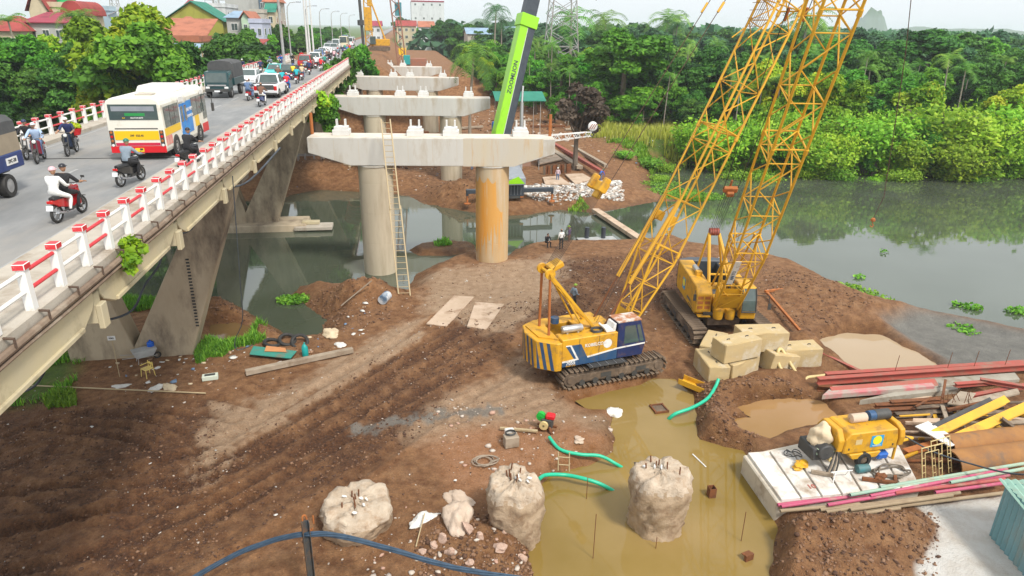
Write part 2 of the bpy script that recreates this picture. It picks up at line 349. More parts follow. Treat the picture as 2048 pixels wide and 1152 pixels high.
    far = sst(84, 100, y+18*fbm(x, y, 0.06, 3)+0.55*np.maximum(x-8, -8))*(1-emb2)*(1-sst(0.9, 1.0, emb))
    far = far*sst(-1.0, 2.5, sdf(x, y, BROWN)+3*fbm(x, y, 0.2, 3))
    gr = np.maximum(gr, far*sst(0.25, 0.6, 0.75+0.9*fbm(x, y, 0.1, 3)))
    gr = np.maximum(gr, sst(-20, -24, x)*sst(30, 40, y))
    masks['grass'] = np.clip(gr, 0, 1)
    wet = np.zeros_like(x)
    for poly, r_ in ((POND, 1.2), (SILTPOOL, 1.5), (CLAYPOOL, 1.0), (TRACKPOOL, 1.2), (LEFTPOOL, 0.8), (RIVER, 1.8)):
        wet = np.maximum(wet, sst(r_, 0.0, sdf(x, y, poly)+0.8*fbm(x, y, 0.7, 3)))
    masks['wet'] = wet
    masks['white'] = sst(0.1, -0.2, sw+0.5*fbm(x, y, 1.0, 3))
    return hh, masks
def far_ground(x, y):
    base = 1.1 + 1.2*fbm(x, y, 0.03, 3) + 3.6*sst(-24, -34, x)*sst(62, 90, y)
    emb = sst(0, 1, 1-np.maximum(np.abs(x+13)-7.5, 0)/15.0); base = np.maximum(base, 11.05*emb-0.2*(emb > 0.98))*sst(-50, 20, y)
    emb2 = sst(0, 1, 1-np.maximum(np.maximum(np.abs(x+2)-15, 0)/12.0, np.maximum(y-300, 0)/40.0)); base = np.maximum(base, 7.6*emb2*(y > 100)+0.5*fbm(x, y, 0.08, 3)*emb2)
    z = np.zeros_like(x); g = np.clip((1-emb2*(y > 100))*(1-sst(0.9, 1.0, emb)), 0, 1)
    return base, {'dark': z, 'pale': z, 'silt': z, 'clay': z, 'grass': g, 'wet': z, 'white': z}
GRID = {}
def gz(x, y):
    """height of the ground sheet, read from its own mesh rows"""
    a = math.atan2(x, y); d = max(7.0, math.hypot(x, y)); fa = float(np.interp(a, GRID['th'], np.arange(len(GRID['th'])))); fd = float(np.interp(d, GRID['d'], np.arange(len(GRID['d']))))
    i, j = min(int(fd), len(GRID['d'])-2), min(int(fa), len(GRID['th'])-2); u, v = fd-i, fa-j; h = GRID['h']
    return float((h[i, j]*(1-v)+h[i, j+1]*v)*(1-u)+(h[i+1, j]*(1-v)+h[i+1, j+1]*v)*u)
def on(px, py, it=4):
    """the place on the ground met by a sight line"""
    z = 0.0
    for _ in range(it):
        p = at(px, py, z); z = gz(p.x, p.y)
    return at(px, py, z)

def make_ground():
    ang = np.concatenate([np.linspace(-84, -47, 26)[:-1], np.linspace(-47, 47, 590), np.linspace(47, 84, 26)[1:]])
    th = np.radians(ang + math.degrees(YAW))
    d = [7.0]
    while d[-1] < 62: d.append(d[-1]*1.0049)
    while d[-1] < 9000: d.append(d[-1]*1.013)
    d = np.array(d); na, nd = len(th), len(d)
    X = d[:, None]*np.sin(th)[None]; Y = d[:, None]*np.cos(th)[None]
    k = int(np.searchsorted(d, 190.0))
    h, mk = ground(X[:k].ravel(), Y[:k].ravel()); h2, mk2 = far_ground(X[k:].ravel(), Y[k:].ravel())
    h = np.concatenate([h, h2]); mk = {q: np.concatenate([mk[q], mk2[q]]) for q in mk}
    GRID.update(th=th, d=d, h=h.reshape(nd, na))
    co = np.stack([X.ravel(), Y.ravel(), h], 1)
    i = np.arange((nd-1)*(na-1)); r_ = i//(na-1); c_ = i % (na-1); a = r_*na+c_
    q = np.stack([a, a+1, a+na+1, a+na], 1)
    me = bpy.data.meshes.new('ground'); me.vertices.add(len(co)); me.vertices.foreach_set('co', co.ravel())
    me.loops.add(q.size); me.loops.foreach_set('vertex_index', q.ravel()); me.polygons.add(len(q))
    me.polygons.foreach_set('loop_start', np.arange(0, q.size, 4)); me.polygons.foreach_set('loop_total', np.full(len(q), 4))
    me.polygons.foreach_set('use_smooth', np.ones(len(q), bool)); me.update()
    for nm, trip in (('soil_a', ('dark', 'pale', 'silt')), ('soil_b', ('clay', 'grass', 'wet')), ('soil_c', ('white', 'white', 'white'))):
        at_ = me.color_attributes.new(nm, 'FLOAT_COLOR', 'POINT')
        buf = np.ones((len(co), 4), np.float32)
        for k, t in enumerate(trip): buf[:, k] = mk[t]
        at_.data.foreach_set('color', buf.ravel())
    m = bpy.data.materials.new('site_soil'); m.use_nodes = True; N = m.node_tree.nodes; L = m.node_tree.links; b = N['Principled BSDF']
    tc = N.new('ShaderNodeTexCoord')
    def noise(s, det=6, rg=0.62):
        n = N.new('ShaderNodeTexNoise'); n.inputs['Scale'].default_value = s; n.inputs['Detail'].default_value = det; n.inputs['Roughness'].default_value = rg; L.new(tc.outputs['Object'], n.inputs['Vector']); return n.outputs['Fac']
    def rmp(o, lo, hi, a=0.0, c=1.0):
        r_ = N.new('ShaderNodeMapRange'); r_.inputs['From Min'].default_value = lo; r_.inputs['From Max'].default_value = hi; r_.inputs['To Min'].default_value = a; r_.inputs['To Max'].default_value = c; L.new(o, r_.inputs['Value']); return r_.outputs[0]
    def mix(fac, a, c):
        x = N.new('ShaderNodeMix'); x.data_type = 'RGBA'; L.new(fac, x.inputs[0])
        for s, v in ((6, a), (7, c)):
            if isinstance(v, tuple): x.inputs[s].default_value = (*v, 1)
            else: L.new(v, x.inputs[s])
        return x.outputs[2]
    def attr(nm):
        a = N.new('ShaderNodeAttribute'); a.attribute_name = nm; s = N.new('ShaderNodeSeparateColor'); L.new(a.outputs['Color'], s.inputs[0]); return s.outputs
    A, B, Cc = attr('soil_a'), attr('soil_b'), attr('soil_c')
    n1, n2, n3, n4 = noise(0.35), noise(2.2), noise(9.0), noise(0.9, 8, 0.7)
    soil = mix(rmp(n2, 0.33, 0.68), (0.155, 0.074, 0.038), (0.330, 0.188, 0.104))
    soil = mix(rmp(n4, 0.52, 0.72, 0, 0.6), soil, (0.37, 0.235, 0.145))
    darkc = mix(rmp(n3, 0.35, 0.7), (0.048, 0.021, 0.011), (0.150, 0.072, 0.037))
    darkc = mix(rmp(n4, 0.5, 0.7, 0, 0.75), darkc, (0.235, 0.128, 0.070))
    pale = mix(rmp(n2, 0.3, 0.7), (0.33, 0.225, 0.145), (0.50, 0.375, 0.270))
    silt = mix(rmp(n4, 0.3, 0.7), (0.135, 0.130, 0.118), (0.235, 0.225, 0.200))
    clay = mix(rmp(n2, 0.3, 0.7), (0.31, 0.155, 0.080), (0.42, 0.245, 0.155))
    grass = mix(rmp(n4, 0.35, 0.65), (0.030, 0.075, 0.010), (0.095, 0.17, 0.018)); grass = mix(rmp(n2, 0.55, 0.75, 0, 0.7), grass, (0.13, 0.10, 0.05))
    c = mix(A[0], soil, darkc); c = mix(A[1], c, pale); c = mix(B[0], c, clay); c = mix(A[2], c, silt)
    gf = N.new('ShaderNodeMath'); gf.operation = 'MULTIPLY'; L.new(B[1], gf.inputs[0]); gf.inputs[1].default_value = 0.92
    c = mix(gf.outputs[0], c, grass)
    wc = N.new('ShaderNodeHueSaturation'); wc.inputs['Value'].default_value = 0.62; wc.inputs['Saturation'].default_value = 1.12; L.new(c, wc.inputs['Color'])
    wf = N.new('ShaderNodeMath'); wf.operation = 'MULTIPLY'; L.new(B[2], wf.inputs[0]); L.new(rmp(n1, 0.3, 0.6, 0.4, 1.0), wf.inputs[1])
    c = mix(wf.outputs[0], c, wc.outputs[0])
    white = mix(rmp(n4, 0.4, 0.7), (0.74, 0.71, 0.66), (0.58, 0.51, 0.43))
    fv = N.new('ShaderNodeHueSaturation'); fv.inputs['Saturation'].default_value = 1.14; L.new(rmp(noise(13.0, 7, 0.75), 0.3, 0.7, 0.66, 1.30), fv.inputs['Value']); L.new(c, fv.inputs['Color']); L.new(mix(Cc[0], fv.outputs[0], white), b.inputs['Base Color'])
    rg = N.new('ShaderNodeMapRange'); rg.inputs['To Min'].default_value = 0.88; rg.inputs['To Max'].default_value = 0.42; L.new(wf.outputs[0], rg.inputs['Value']); L.new(rg.outputs[0], b.inputs['Roughness'])
    b.inputs['Specular IOR Level'].default_value = 0.45
    ad = N.new('ShaderNodeMath'); ad.operation = 'ADD'; L.new(noise(5.0, 8, 0.7), ad.inputs[0]); L.new(noise(22.0, 4, 0.6), ad.inputs[1])
    bp = N.new('ShaderNodeBump'); bp.inputs['Strength'].default_value = 1.0; bp.inputs['Distance'].default_value = 0.11; L.new(ad.outputs[0], bp.inputs['Height']); L.new(bp.outputs[0], b.inputs['Normal'])
    me.materials.append(m)
    return struct(link('ground', me))
make_ground()

def water_mat(name, c1, c2, rough, wave, wscale, spec=0.5, stretch=(1, 1, 1)):
    m = bpy.data.materials.new(name); m.use_nodes = True; N = m.node_tree.nodes; L = m.node_tree.links; b = N['Principled BSDF']
    tc = N.new('ShaderNodeTexCoord'); mp = N.new('ShaderNodeMapping'); mp.inputs['Scale'].default_value = stretch; L.new(tc.outputs['Object'], mp.inputs['Vector'])
    n = N.new('ShaderNodeTexNoise'); n.inputs['Scale'].default_value = 0.16; n.inputs['Detail'].default_value = 5; L.new(tc.outputs['Object'], n.inputs['Vector'])
    x = N.new('ShaderNodeMix'); x.data_type = 'RGBA'; x.inputs[6].default_value = (*c1, 1); x.inputs[7].default_value = (*c2, 1)
    r_ = N.new('ShaderNodeMapRange'); r_.inputs['From Min'].default_value = 0.35; r_.inputs['From Max'].default_value = 0.65; L.new(n.outputs['Fac'], r_.inputs['Value']); L.new(r_.outputs[0], x.inputs[0]); L.new(x.outputs[2], b.inputs['Base Color'])
    b.inputs['Roughness'].default_value = rough; b.inputs['IOR'].default_value = 1.45 if name == 'river_water' else 1.333; b.inputs['Specular IOR Level'].default_value = spec
    k = N.new('ShaderNodeTexNoise'); k.inputs['Scale'].default_value = wscale; k.inputs['Detail'].default_value = 4; L.new(mp.outputs[0], k.inputs['Vector'])
    bp = N.new('ShaderNodeBump'); bp.inputs['Strength'].default_value = wave; bp.inputs['Distance'].default_value = 0.02; L.new(k.outputs['Fac'], bp.inputs['Height']); L.new(bp.outputs[0], b.inputs['Normal'])
    return m
def sheet(name, poly, z, m, grow=1.0):
    P = np.array(poly); n = len(P); area = 0.5*sum(P[i][0]*P[(i+1) % n][1]-P[(i+1) % n][0]*P[i][1] for i in range(n)); sg = 1 if area > 0 else -1
    Q = []
    for i in range(n):
        e = P[(i+1) % n]-P[i-1]; nn = np.array([e[1], -e[0]])/(np.hypot(*e)+1e-9)*sg; Q.append(P[i]+nn*grow)
    b = bmesh.new(); f = b.faces.new([b.verts.new((q[0], q[1], z)) for q in Q]); f.normal_update()
    if f.normal.z < 0: f.normal_flip()
    bmesh.ops.triangulate(b, faces=[f]); me = bpy.data.meshes.new(name); b.to_mesh(me); b.free(); me.materials.append(m)
    return struct(link(name, me))
river_m = water_mat('river_water', (0.062, 0.075, 0.048), (0.082, 0.096, 0.068), 0.03, 0.12, 1.3, 0.9, stretch=(0.6, 1.6, 1))
me = bpy.data.meshes.new('river'); xs0, xs1, ys0, ys1 = -320, 320, 26, 96
me.from_pydata([(xs0, ys0, WZ), (xs1, ys0, WZ), (xs1, ys1, WZ), (xs0, ys1, WZ)], [], [(0, 1, 2, 3)]); me.materials.append(river_m); struct(link('river', me))
sheet('pond', POND, PZ, water_mat('pond_water', (0.190, 0.125, 0.024), (0.285, 0.195, 0.070), 0.03, 0.05, 2.0), 0.3)
sheet('silt_pool', SILTPOOL, -0.45, water_mat('silt_water', (0.36, 0.26, 0.155), (0.40, 0.30, 0.19), 0.05, 0.03, 2.0), 0.4)
sheet('clay_puddle', CLAYPOOL, -0.2, water_mat('clay_water', (0.27, 0.15, 0.045), (0.34, 0.20, 0.09), 0.05, 0.03, 2.0), 0.4)
sheet('bank_puddle', LEFTPOOL, -0.4, water_mat('bank_water', (0.14, 0.085, 0.035), (0.16, 0.10, 0.04), 0.05, 0.03, 2.0), 0.3)
# ================================================================== THE OLD ROAD BRIDGE
M_ASPH = mat('asphalt', (0.175, 0.18, 0.182), (0.275, 0.275, 0.27), 0.9, 0.9, bump=0.25, bscale=60, dirt=(0.30, 0.28, 0.25), dscale=0.25, damt=0.45, stretch=(1, 0.35, 1))
M_WALK = mat('sandy_concrete', (0.40, 0.355, 0.29), (0.49, 0.44, 0.37), 1.2, 0.9, bump=0.25, bscale=25, dirt=(0.27, 0.215, 0.155), dscale=0.9, damt=0.45)
M_BCON = mat('aged_concrete', (0.37, 0.295, 0.20), (0.47, 0.385, 0.27), 0.8, 0.9, bump=0.25, bscale=12, dirt=(0.115, 0.085, 0.06), dscale=0.5, damt=0.5, stretch=(1, 1, 0.4))
M_FASC = mat('ochre_beam_concrete', (0.52, 0.44, 0.27), (0.46, 0.40, 0.27), 0.8, 0.85, bump=0.15, bscale=14, dirt=(0.22, 0.17, 0.10), dscale=0.7, damt=0.33)
M_UNDER = mat('stained_deck_concrete', (0.16, 0.135, 0.105), (0.22, 0.185, 0.14), 0.8, 0.95)  # darker concrete tone for deck slab, girders and pier heads
M_WHITE = mat('white_rail_paint', (0.80, 0.79, 0.76), (0.72, 0.70, 0.66), 2.0, 0.55, dirt=(0.45, 0.36, 0.26), dscale=2.2, damt=0.22)
M_RED = mat('red_rail_paint', (0.62, 0.035, 0.045), (0.55, 0.03, 0.04), 3.0, 0.5, dirt=(0.6, 0.3, 0.28), dscale=5, damt=0.1)
M_RUST = mat('rust', (0.22, 0.075, 0.022), (0.11, 0.045, 0.02), 4.0, 0.9, bump=0.3, bscale=30)
M_PIPE = mat('weathered_pipe', (0.26, 0.19, 0.13), (0.15, 0.10, 0.07), 2.0, 0.8, dirt=(0.35, 0.29, 0.22), damt=0.3)
M_LINE = mat('worn_road_paint', (0.40, 0.40, 0.39), (0.27, 0.27, 0.265), 5.0, 0.8)
M_BLACK = mat('black_rubber', (0.018, 0.018, 0.018), (0.04, 0.037, 0.033), 6.0, 0.7)
RZ = 11.35; XR, XL = -7.53, -17.6; Y0, Y1 = 7.0, 121.0
br = thing('road_bridge', 'old concrete road bridge with red and white railings and V-shaped piers', 'bridge', (0, 0, 0))
road = MB()
ys = [Y0, 121, 300, 700, 1500]
road.box((-13.18, (Y0+1500)/2, RZ-0.04), (7.46, 1500-Y0, 0.08)); struct(road.build('road', M_ASPH))
mk = MB()
for y in np.arange(9.0, 330, 6.0): mk.box((-13.1, y+1.5, RZ+0.006), (0.12, 2.6, 0.004))
for x in (-16.6, -9.75): mk.box((x, 160, RZ+0.006), (0.10, 300, 0.004))
o = mk.build('road_marking', M_LINE); struct(o)
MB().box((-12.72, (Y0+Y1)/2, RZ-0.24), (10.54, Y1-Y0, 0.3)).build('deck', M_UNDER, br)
for nm, xa, xb in (('sidewalk', -9.45, -7.40), ('sidewalk', -18.0, -16.91)):
    b = MB(); b.box(((xa+xb)/2, (Y0+Y1)/2, RZ+0.05), (xb-xa, Y1-Y0, 0.30)); b.build(nm, M_WALK, br, bevel=0.03)
MB().box((-13.1, 32.3, RZ+0.004), (7.4, 0.14, 0.012)).build('expansion_joint', M_BLACK, br)
# girders and cross beams below the deck
for x in (-10.6, -13.0, -15.4):
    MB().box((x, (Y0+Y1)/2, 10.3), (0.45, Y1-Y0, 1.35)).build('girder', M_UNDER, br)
seg = 6.25; ya = 4.0; k = 0
segm = MB(); q = [(0.2, 11.23), (0.2, 10.80), (0.35, 10.62), (0.95, 10.34), (seg-0.95, 10.34), (seg-0.35, 10.62), (seg-0.2, 10.80), (seg-0.2, 11.23)]
segm.prism(q, -0.16, 0.16, 'X'); segm.box((0.05, seg/2, 10.40), (0.34, seg-2.0, 0.12)); sm_ = segm.mesh('edge_beam', M_FASC, 0.02)
stb = MB(); stb.box((-2.2, 0, 10.55), (4.6, 0.32, 0.75), taper=None); stb.box((0.16, 0, 10.35), (0.14, 0.34, 0.62)); stm = stb.mesh('cross_beam', M_FASC, 0.02)
y = ya
while y < 112:
    link('edge_beam', sm_, br, (-7.56, y, 0)); link('cross_beam', stm, br, (-7.52, y, 0))
    link('edge_beam', sm_, br, (-17.6, y, 0)); y += seg
MB().box((-7.50, (Y0+Y1)/2, 11.27), (0.26, Y1-Y0, 0.07)).build('deck_ledge', M_BCON, br, bevel=0.02)
b = MB(); b.tube([(-7.30, yy, 11.30+0.012*math.sin(yy*1.7)) for yy in np.arange(Y0, Y1, 2.0)], 0.075, 8); b.build('service_pipe', M_PIPE, br)
b = MB(); b.tube([(-7.29, yy, 11.15+0.012*math.sin(yy*1.1)) for yy in np.arange(Y0, Y1, 2.0)], 0.045, 6); b.build('service_pipe', M_PIPE, br)
# railings
post = MB(); post.box((0, 0, 0.44), (0.17, 0.20, 0.88), 0); post.box((0, 0, 0.93), (0.23, 0.26, 0.13), 1); postm = post.mesh('post', [M_WHITE, M_RED], 0.012)
brk = MB(); brk.beam((0.02, 0, -0.02), (0.31, 0, -0.05), 0.06, 0.03); brk.beam((0.30, 0, -0.05), (0.30, 0, -0.24), 0.05, 0.025); brkm = brk.mesh('pipe_bracket', mat('dark_rusty_bracket', (0.07, 0.045, 0.03), (0.12, 0.075, 0.05), 4.0, 0.9))
PS = 1.345
for X, nm in ((XR, 'railing'), (XL, 'railing')):
    ra = bpy.data.objects.new(nm, None); COL.objects.link(ra); ra.parent = br; ra.location = (X, 0, RZ+0.2)
    n = int((Y1-Y0)/PS)
    for i in range(n):
        y = Y0+0.25+i*PS
        link('post', postm, ra, (random.uniform(-.01, .01), y, random.uniform(-.012, .008)), (random.uniform(-.012, .012), random.uniform(-.015, .015), 0))
        if i < n-1:
            m = M_RED if i % 2 else M_WHITE
            for z in (0.78, 0.40): strut('rail', (0, y+0.09, z), (0, y+PS-0.09, z), 0.042, m, ra, 8)
        if X == XR and i < 40: link('pipe_bracket', brkm, br, (XR, y, RZ+0.2))
# V piers across the bridge
def vpier(Y, t, zb):
    g = MB(); g.prism([(-17.9, zb), (-11.75, zb), (-11.9, -0.1), (-8.42, 9.45), (-9.95, 9.45), (-14.72, 0.64), (-17.0, 9.45), (-18.4, 9.45), (-17.95, -0.3)][::-1], Y, Y+t)
    v = g.build('pier', M_BCON, br, bevel=0.04)
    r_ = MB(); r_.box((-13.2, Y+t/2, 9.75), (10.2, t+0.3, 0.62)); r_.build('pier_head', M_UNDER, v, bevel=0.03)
    return v
v = vpier(35.6, 1.35, -2.2)
sa, sb = atY(374, 519, 35.575), atY(395, 651, 35.575); rm = MB().box((0, 0, 0), (0.15, 0.05, 0.075)).mesh('step', M_BLACK)
for i in range(22): link('step', rm, v, sa.lerp(sb, i/21))
vpier(64.3, 1.35, -3.2); vpier(93.2, 1.35, -2.0)
MB().box((-13.6, 64.6, -0.75), (9.0, 3.6, 0.9), taper=(0.96, 0.9)).build('footing', M_BCON, br, bevel=0.08)
MB().box((-8.6, 63.4, -0.62), (3.4, 1.6, 0.35)).build('footing_slab', M_WALK, br, bevel=0.05)
MB().box((-8.9, 63.8, -0.3), (1.6, 0.7, 0.3)).build('concrete_kerb', M_FASC, br, bevel=0.05)
b = MB(); b.box((-13, 118.5, 6.0), (12.0, 1.2, 9.6)); b.box((-7.2, 121.5, 7.2), (0.6, 7.0, 7.4)); b.box((-18.4, 121.5, 7.2), (0.6, 7.0, 7.4)); b.build('abutment', M_BCON, br)
# black cable looping along the bridge side and drip lines
M_CABLE = mat('black_cable', (0.030, 0.036, 0.045), (0.07, 0.085, 0.10), 3.0, 0.5)
def catenary(p, q, sag, n=14):
    p, q = Vector(p), Vector(q); return [p.lerp(q, i/n)-Vector((0, 0, sag*4*(i/n)*(1-i/n))) for i in range(n+1)]
pts = [(560, 296, 34.6), (500, 360, 32.0), (455, 375, 30.5), (414, 368, 29.0), (395, 420, 28.5), (383, 458, 28.0), (335, 480, 27.0), (318, 530, 27.0), (290, 570, 26.5), (265, 620, 26.0), (215, 640, 25.5), (155, 645, 25), (110, 690, 24.5), (80, 760, 24.6), (40, 785, 25.0), (-40, 792, 26)]
cp = [atY(x, y, Y) for x, y, Y in pts]
def smooth_path(P, k=4):
    P = [Vector(p) for p in P]; out = []
    for i in range(len(P)-1):
        a, b_, c, d = P[max(i-1, 0)], P[i], P[i+1], P[min(i+2, len(P)-1)]
        for j in range(k):
            t = j/k; out.append(0.5*((2*b_)+(c-a)*t+(2*a-5*b_+4*c-d)*t*t+(3*b_-a-3*c+d)*t**3))
    return out+[P[-1]]
tag(MB().tube(smooth_path(cp), 0.045, 7).build('hanging_cable', M_CABLE), 'thick black cable sagging in loops from the bridge edge to the ground', 'cable')
tag(MB().tube(smooth_path([atY(465, 352, 30.0), atY(470, 420, 30.2), atY(480, 560, 30.6), atY(485, 640, 31.2), atY(470, 680, 31.6), atY(475, 700, 31.8), atY(505, 690, 32)]), 0.022, 6).build('hanging_cable', M_CABLE), 'thin dark cable hanging straight down from the bridge edge', 'cable', None)

# ================================================================== THE NEW PIERS
M_NEW = mat('fresh_concrete', (0.50, 0.485, 0.44), (0.58, 0.565, 0.52), 0.55, 0.85, bump=0.12, bscale=18, dirt=(0.40, 0.33, 0.235), dscale=0.5, damt=0.36, stretch=(1, 1, 0.3))
M_COLM = mat('column_concrete', (0.49, 0.42, 0.30), (0.57, 0.50, 0.38), 0.6, 0.85, bump=0.12, bscale=16, dirt=(0.33, 0.265, 0.175), dscale=0.6, damt=0.45, stretch=(1, 1, 0.12))
M_STAIN = mat('rust_stained_concrete', (0.56, 0.28, 0.05), (0.50, 0.42, 0.29), 0.55, 0.85, bump=0.12, bscale=16, dirt=(0.58, 0.52, 0.42), dscale=0.8, damt=0.35, stretch=(1.2, 1.2, 0.10))
M_CAPST = mat('rust_streaked_cap', (0.51, 0.49, 0.44), (0.55, 0.47, 0.33), 0.75, 0.85, bump=0.12, bscale=18, dirt=(0.52, 0.29, 0.08), dscale=1.3, damt=0.28, stretch=(1, 1, 0.12))
M_PED = mat('pale_concrete', (0.68, 0.68, 0.66), (0.58, 0.57, 0.54), 2.0, 0.8)
M_TOPC = mat('dusty_concrete_top', (0.56, 0.47, 0.37), (0.66, 0.61, 0.54), 0.9, 0.9)
cap = MB(); Lc, hb = 17.7, 2.0
prof = [(-Lc/2, 0), (Lc/2, 0), (Lc/2, -1.1), (5.9, -hb), (-5.9, -hb), (-Lc/2, -1.1)]
cap.prism(prof, -1.15, 1.15); capm = cap.mesh('cap_beam', M_NEW, 0.04)
ctop = MB().box((0, 0, 0.012), (Lc-0.3, 2.0, 0.03)).mesh('cap_top', M_TOPC)
ped = MB(); ped.box((0, 0, 0.2), (1.15, 1.2, 0.4)); ped.box((0, 0, 0.5), (0.95, 0.9, 0.22)); pedm = ped.mesh('bearing_plinth', M_PED, 0.02)
dow = MB(); dow.box((-0.3, 0, 0.85), (0.12, 0.3, 0.5)); dow.box((0.3, 0, 0.85), (0.12, 0.3, 0.5)); dowm = dow.mesh('dowel', M_PED)
def pier(c, rz, zt, zb, label, stained=False):
    t = thing('bridge_pier', label, 'bridge pier', (c[0], c[1], 0), R(rz), 'new bridge piers standing in a row')
    cp_ = link('cap_beam', capm, t, (0, 0, zt)); link('cap_top', ctop, t, (0, 0, zt))
    for x in (-6.6, -1.3, 1.3, 6.4):
        p = link('bearing_plinth', pedm, t, (x, 0.2, zt+0.02)); link('dowel', dowm, p)
    for i, x in enumerate((-4.3, 4.35)):
        g = MB(); z = zb
        prof = []
        while z < zt-hb-0.01:
            z2 = min(z+2.3, zt-hb); prof += [(1.25, z), (1.25, z2-0.03), (1.235, z2-0.015), (1.235, z2-0.012)]; z = z2
        prof.append((1.25, zt-hb+0.02))
        g.lathe(prof, 36, (x, 0, 0)); g.build('column', M_STAIN if (stained and i) else M_COLM, t)
        MB().lathe([(1.32, zt-hb-0.10), (1.32, zt-hb-0.003)], 36, (x, 0, 0)).build('collar', M_NEW, t)
    if stained:
        g = MB(); g.prism([(2.2, 0), (8.0, 0), (8.0, -1.22), (5.9, -hb), (2.2, -hb)], -1.156, -1.153); s = g.build('stained_face', M_CAPST, cp_)
        g = MB(); V = []; na, nzz = 26, 30   # rust run down the column, a patch with ragged edges
        for i in range(na+1):
            a_ = R(188+i*4.6); zlo = 0.4+2.6*abs(math.sin(i*1.9+.4))*(0.15+i/na*1.4) ; zhi = zt-hb-0.75-0.5*abs(math.sin(i*2.7))-(2.2 if i > 20 else 0)
            for j in range(nzz+1): z_ = zlo+(max(zhi, zlo+.3)-zlo)*j/nzz; V.append((4.35+1.256*math.cos(a_), 1.256*math.sin(a_), z_))
        g.add(V, [(i*(nzz+1)+j, (i+1)*(nzz+1)+j, (i+1)*(nzz+1)+j+1, i*(nzz+1)+j+1) for i in range(na) for j in range(nzz)], 0, None, True); g.build('rust_stain', mat('orange_rust_stain', (0.66, 0.27, 0.02), (0.60, 0.36, 0.12), 0.7, 0.85, dirt=(0.55, 0.45, 0.30), dscale=1.0, damt=0.22, stretch=(1.4, 1.4, 0.12)), t)
    for x in np.linspace(-7, 7, 9):
        j = MB().box((x, -1.153, -0.9), (0.02, 0.004, 1.5)); j.build('form_joint', M_COLM, cp_)
    return t
pr1 = pier((2.1, 50.8), -5.5, 9.5, -3, 'nearest new concrete pier, right column streaked with orange rust', True)
pier((1.05, 80.6), -6, 9.5, -2.5, 'second new concrete pier, directly behind the rust-streaked one')
pier((0.0, 112.8), -7, 9.5, -1, 'third new concrete pier counted from the rust-streaked one')
pier((-0.95, 142.6), -8, 9.5, 0, 'farthest new concrete pier, its cap smallest and hiding its columns')
# ladder leaning on the near pier
M_LAD = mat('raw_timber_steel', (0.50, 0.40, 0.24), (0.36, 0.27, 0.15), 4.0, 0.7)
lb = on(809, 592); la = atY(771, 238, 49.0)
ld = thing('ladder', 'long two-section ladder leaning on the nearest pier cap', 'ladder', lb, 0)
d = la-lb; side = Vector((1, 0, 0)); wd = 0.38
for s in (-1, 1):
    o = strut('stile', side*s*wd, d*0.5+side*s*wd*0.98, 0.04, M_LAD, ld, flat=0.05)
    strut('stile', d*0.48+side*s*wd*0.85+Vector((0, -.08, 0)), d+side*s*wd*0.82+Vector((0, -.08, 0)), 0.04, M_LAD, ld, flat=0.05)
for i in range(30):
    t_ = (i+0.5)/30*0.995; k = wd if t_ < 0.49 else wd*0.84
    strut('rung', d*t_-side*k+Vector((0, -.0 if t_ < .49 else -.08, 0)), d*t_+side*k+Vector((0, -.0 if t_ < .49 else -.08, 0)), 0.022, M_LAD, ld, 6)
# ================================================================== VEGETATION
def leaf_mat(name, c1, c2, c3, vary=0.18):
    m = bpy.data.materials.new(name); m.use_nodes = True; N = m.node_tree.nodes; L = m.node_tree.links; b = N['Principled BSDF']; out = N['Material Output']
    a = N.new('ShaderNodeAttribute'); a.attribute_name = 'tone'; s = N.new('ShaderNodeSeparateColor'); L.new(a.outputs['Color'], s.inputs[0])
    r_ = N.new('ShaderNodeValToRGB'); e = r_.color_ramp.elements; e[0].color = (*c1, 1); e[0].position = 0.0; e[1].color = (*c3, 1); e[1].position = 1.0; k = e.new(0.5); k.color = (*c2, 1)
    L.new(s.outputs[0], r_.inputs[0])
    oi = N.new('ShaderNodeObjectInfo'); h = N.new('ShaderNodeHueSaturation')
    mr = N.new('ShaderNodeMapRange'); mr.inputs['To Min'].default_value = 1-vary; mr.inputs['To Max'].default_value = 1+vary*1.3; L.new(oi.outputs['Random'], mr.inputs['Value']); L.new(mr.outputs[0], h.inputs['Value'])
    ml = N.new('ShaderNodeMath'); ml.operation = 'MULTIPLY'; L.new(oi.outputs['Random'], ml.inputs[0]); ml.inputs[1].default_value = 7.31
    fr = N.new('ShaderNodeMath'); fr.operation = 'FRACT'; L.new(ml.outputs[0], fr.inputs[0])
    mh = N.new('ShaderNodeMapRange'); mh.inputs['To Min'].default_value = 0.485; mh.inputs['To Max'].default_value = 0.52; L.new(fr.outputs[0], mh.inputs['Value']); L.new(mh.outputs[0], h.inputs['Hue'])
    L.new(r_.outputs[0], h.inputs['Color']); L.new(h.outputs[0], b.inputs['Base Color'])
    b.inputs['Roughness'].default_value = 0.6; b.inputs['Specular IOR Level'].default_value = 0.3
    t = N.new('ShaderNodeBsdfTranslucent'); L.new(h.outputs[0], t.inputs[0]); mx = N.new('ShaderNodeMixShader'); mx.inputs[0].default_value = 0.32
    L.new(b.outputs[0], mx.inputs[1]); L.new(t.outputs[0], mx.inputs[2]); L.new(mx.outputs[0], out.inputs[0]); return m
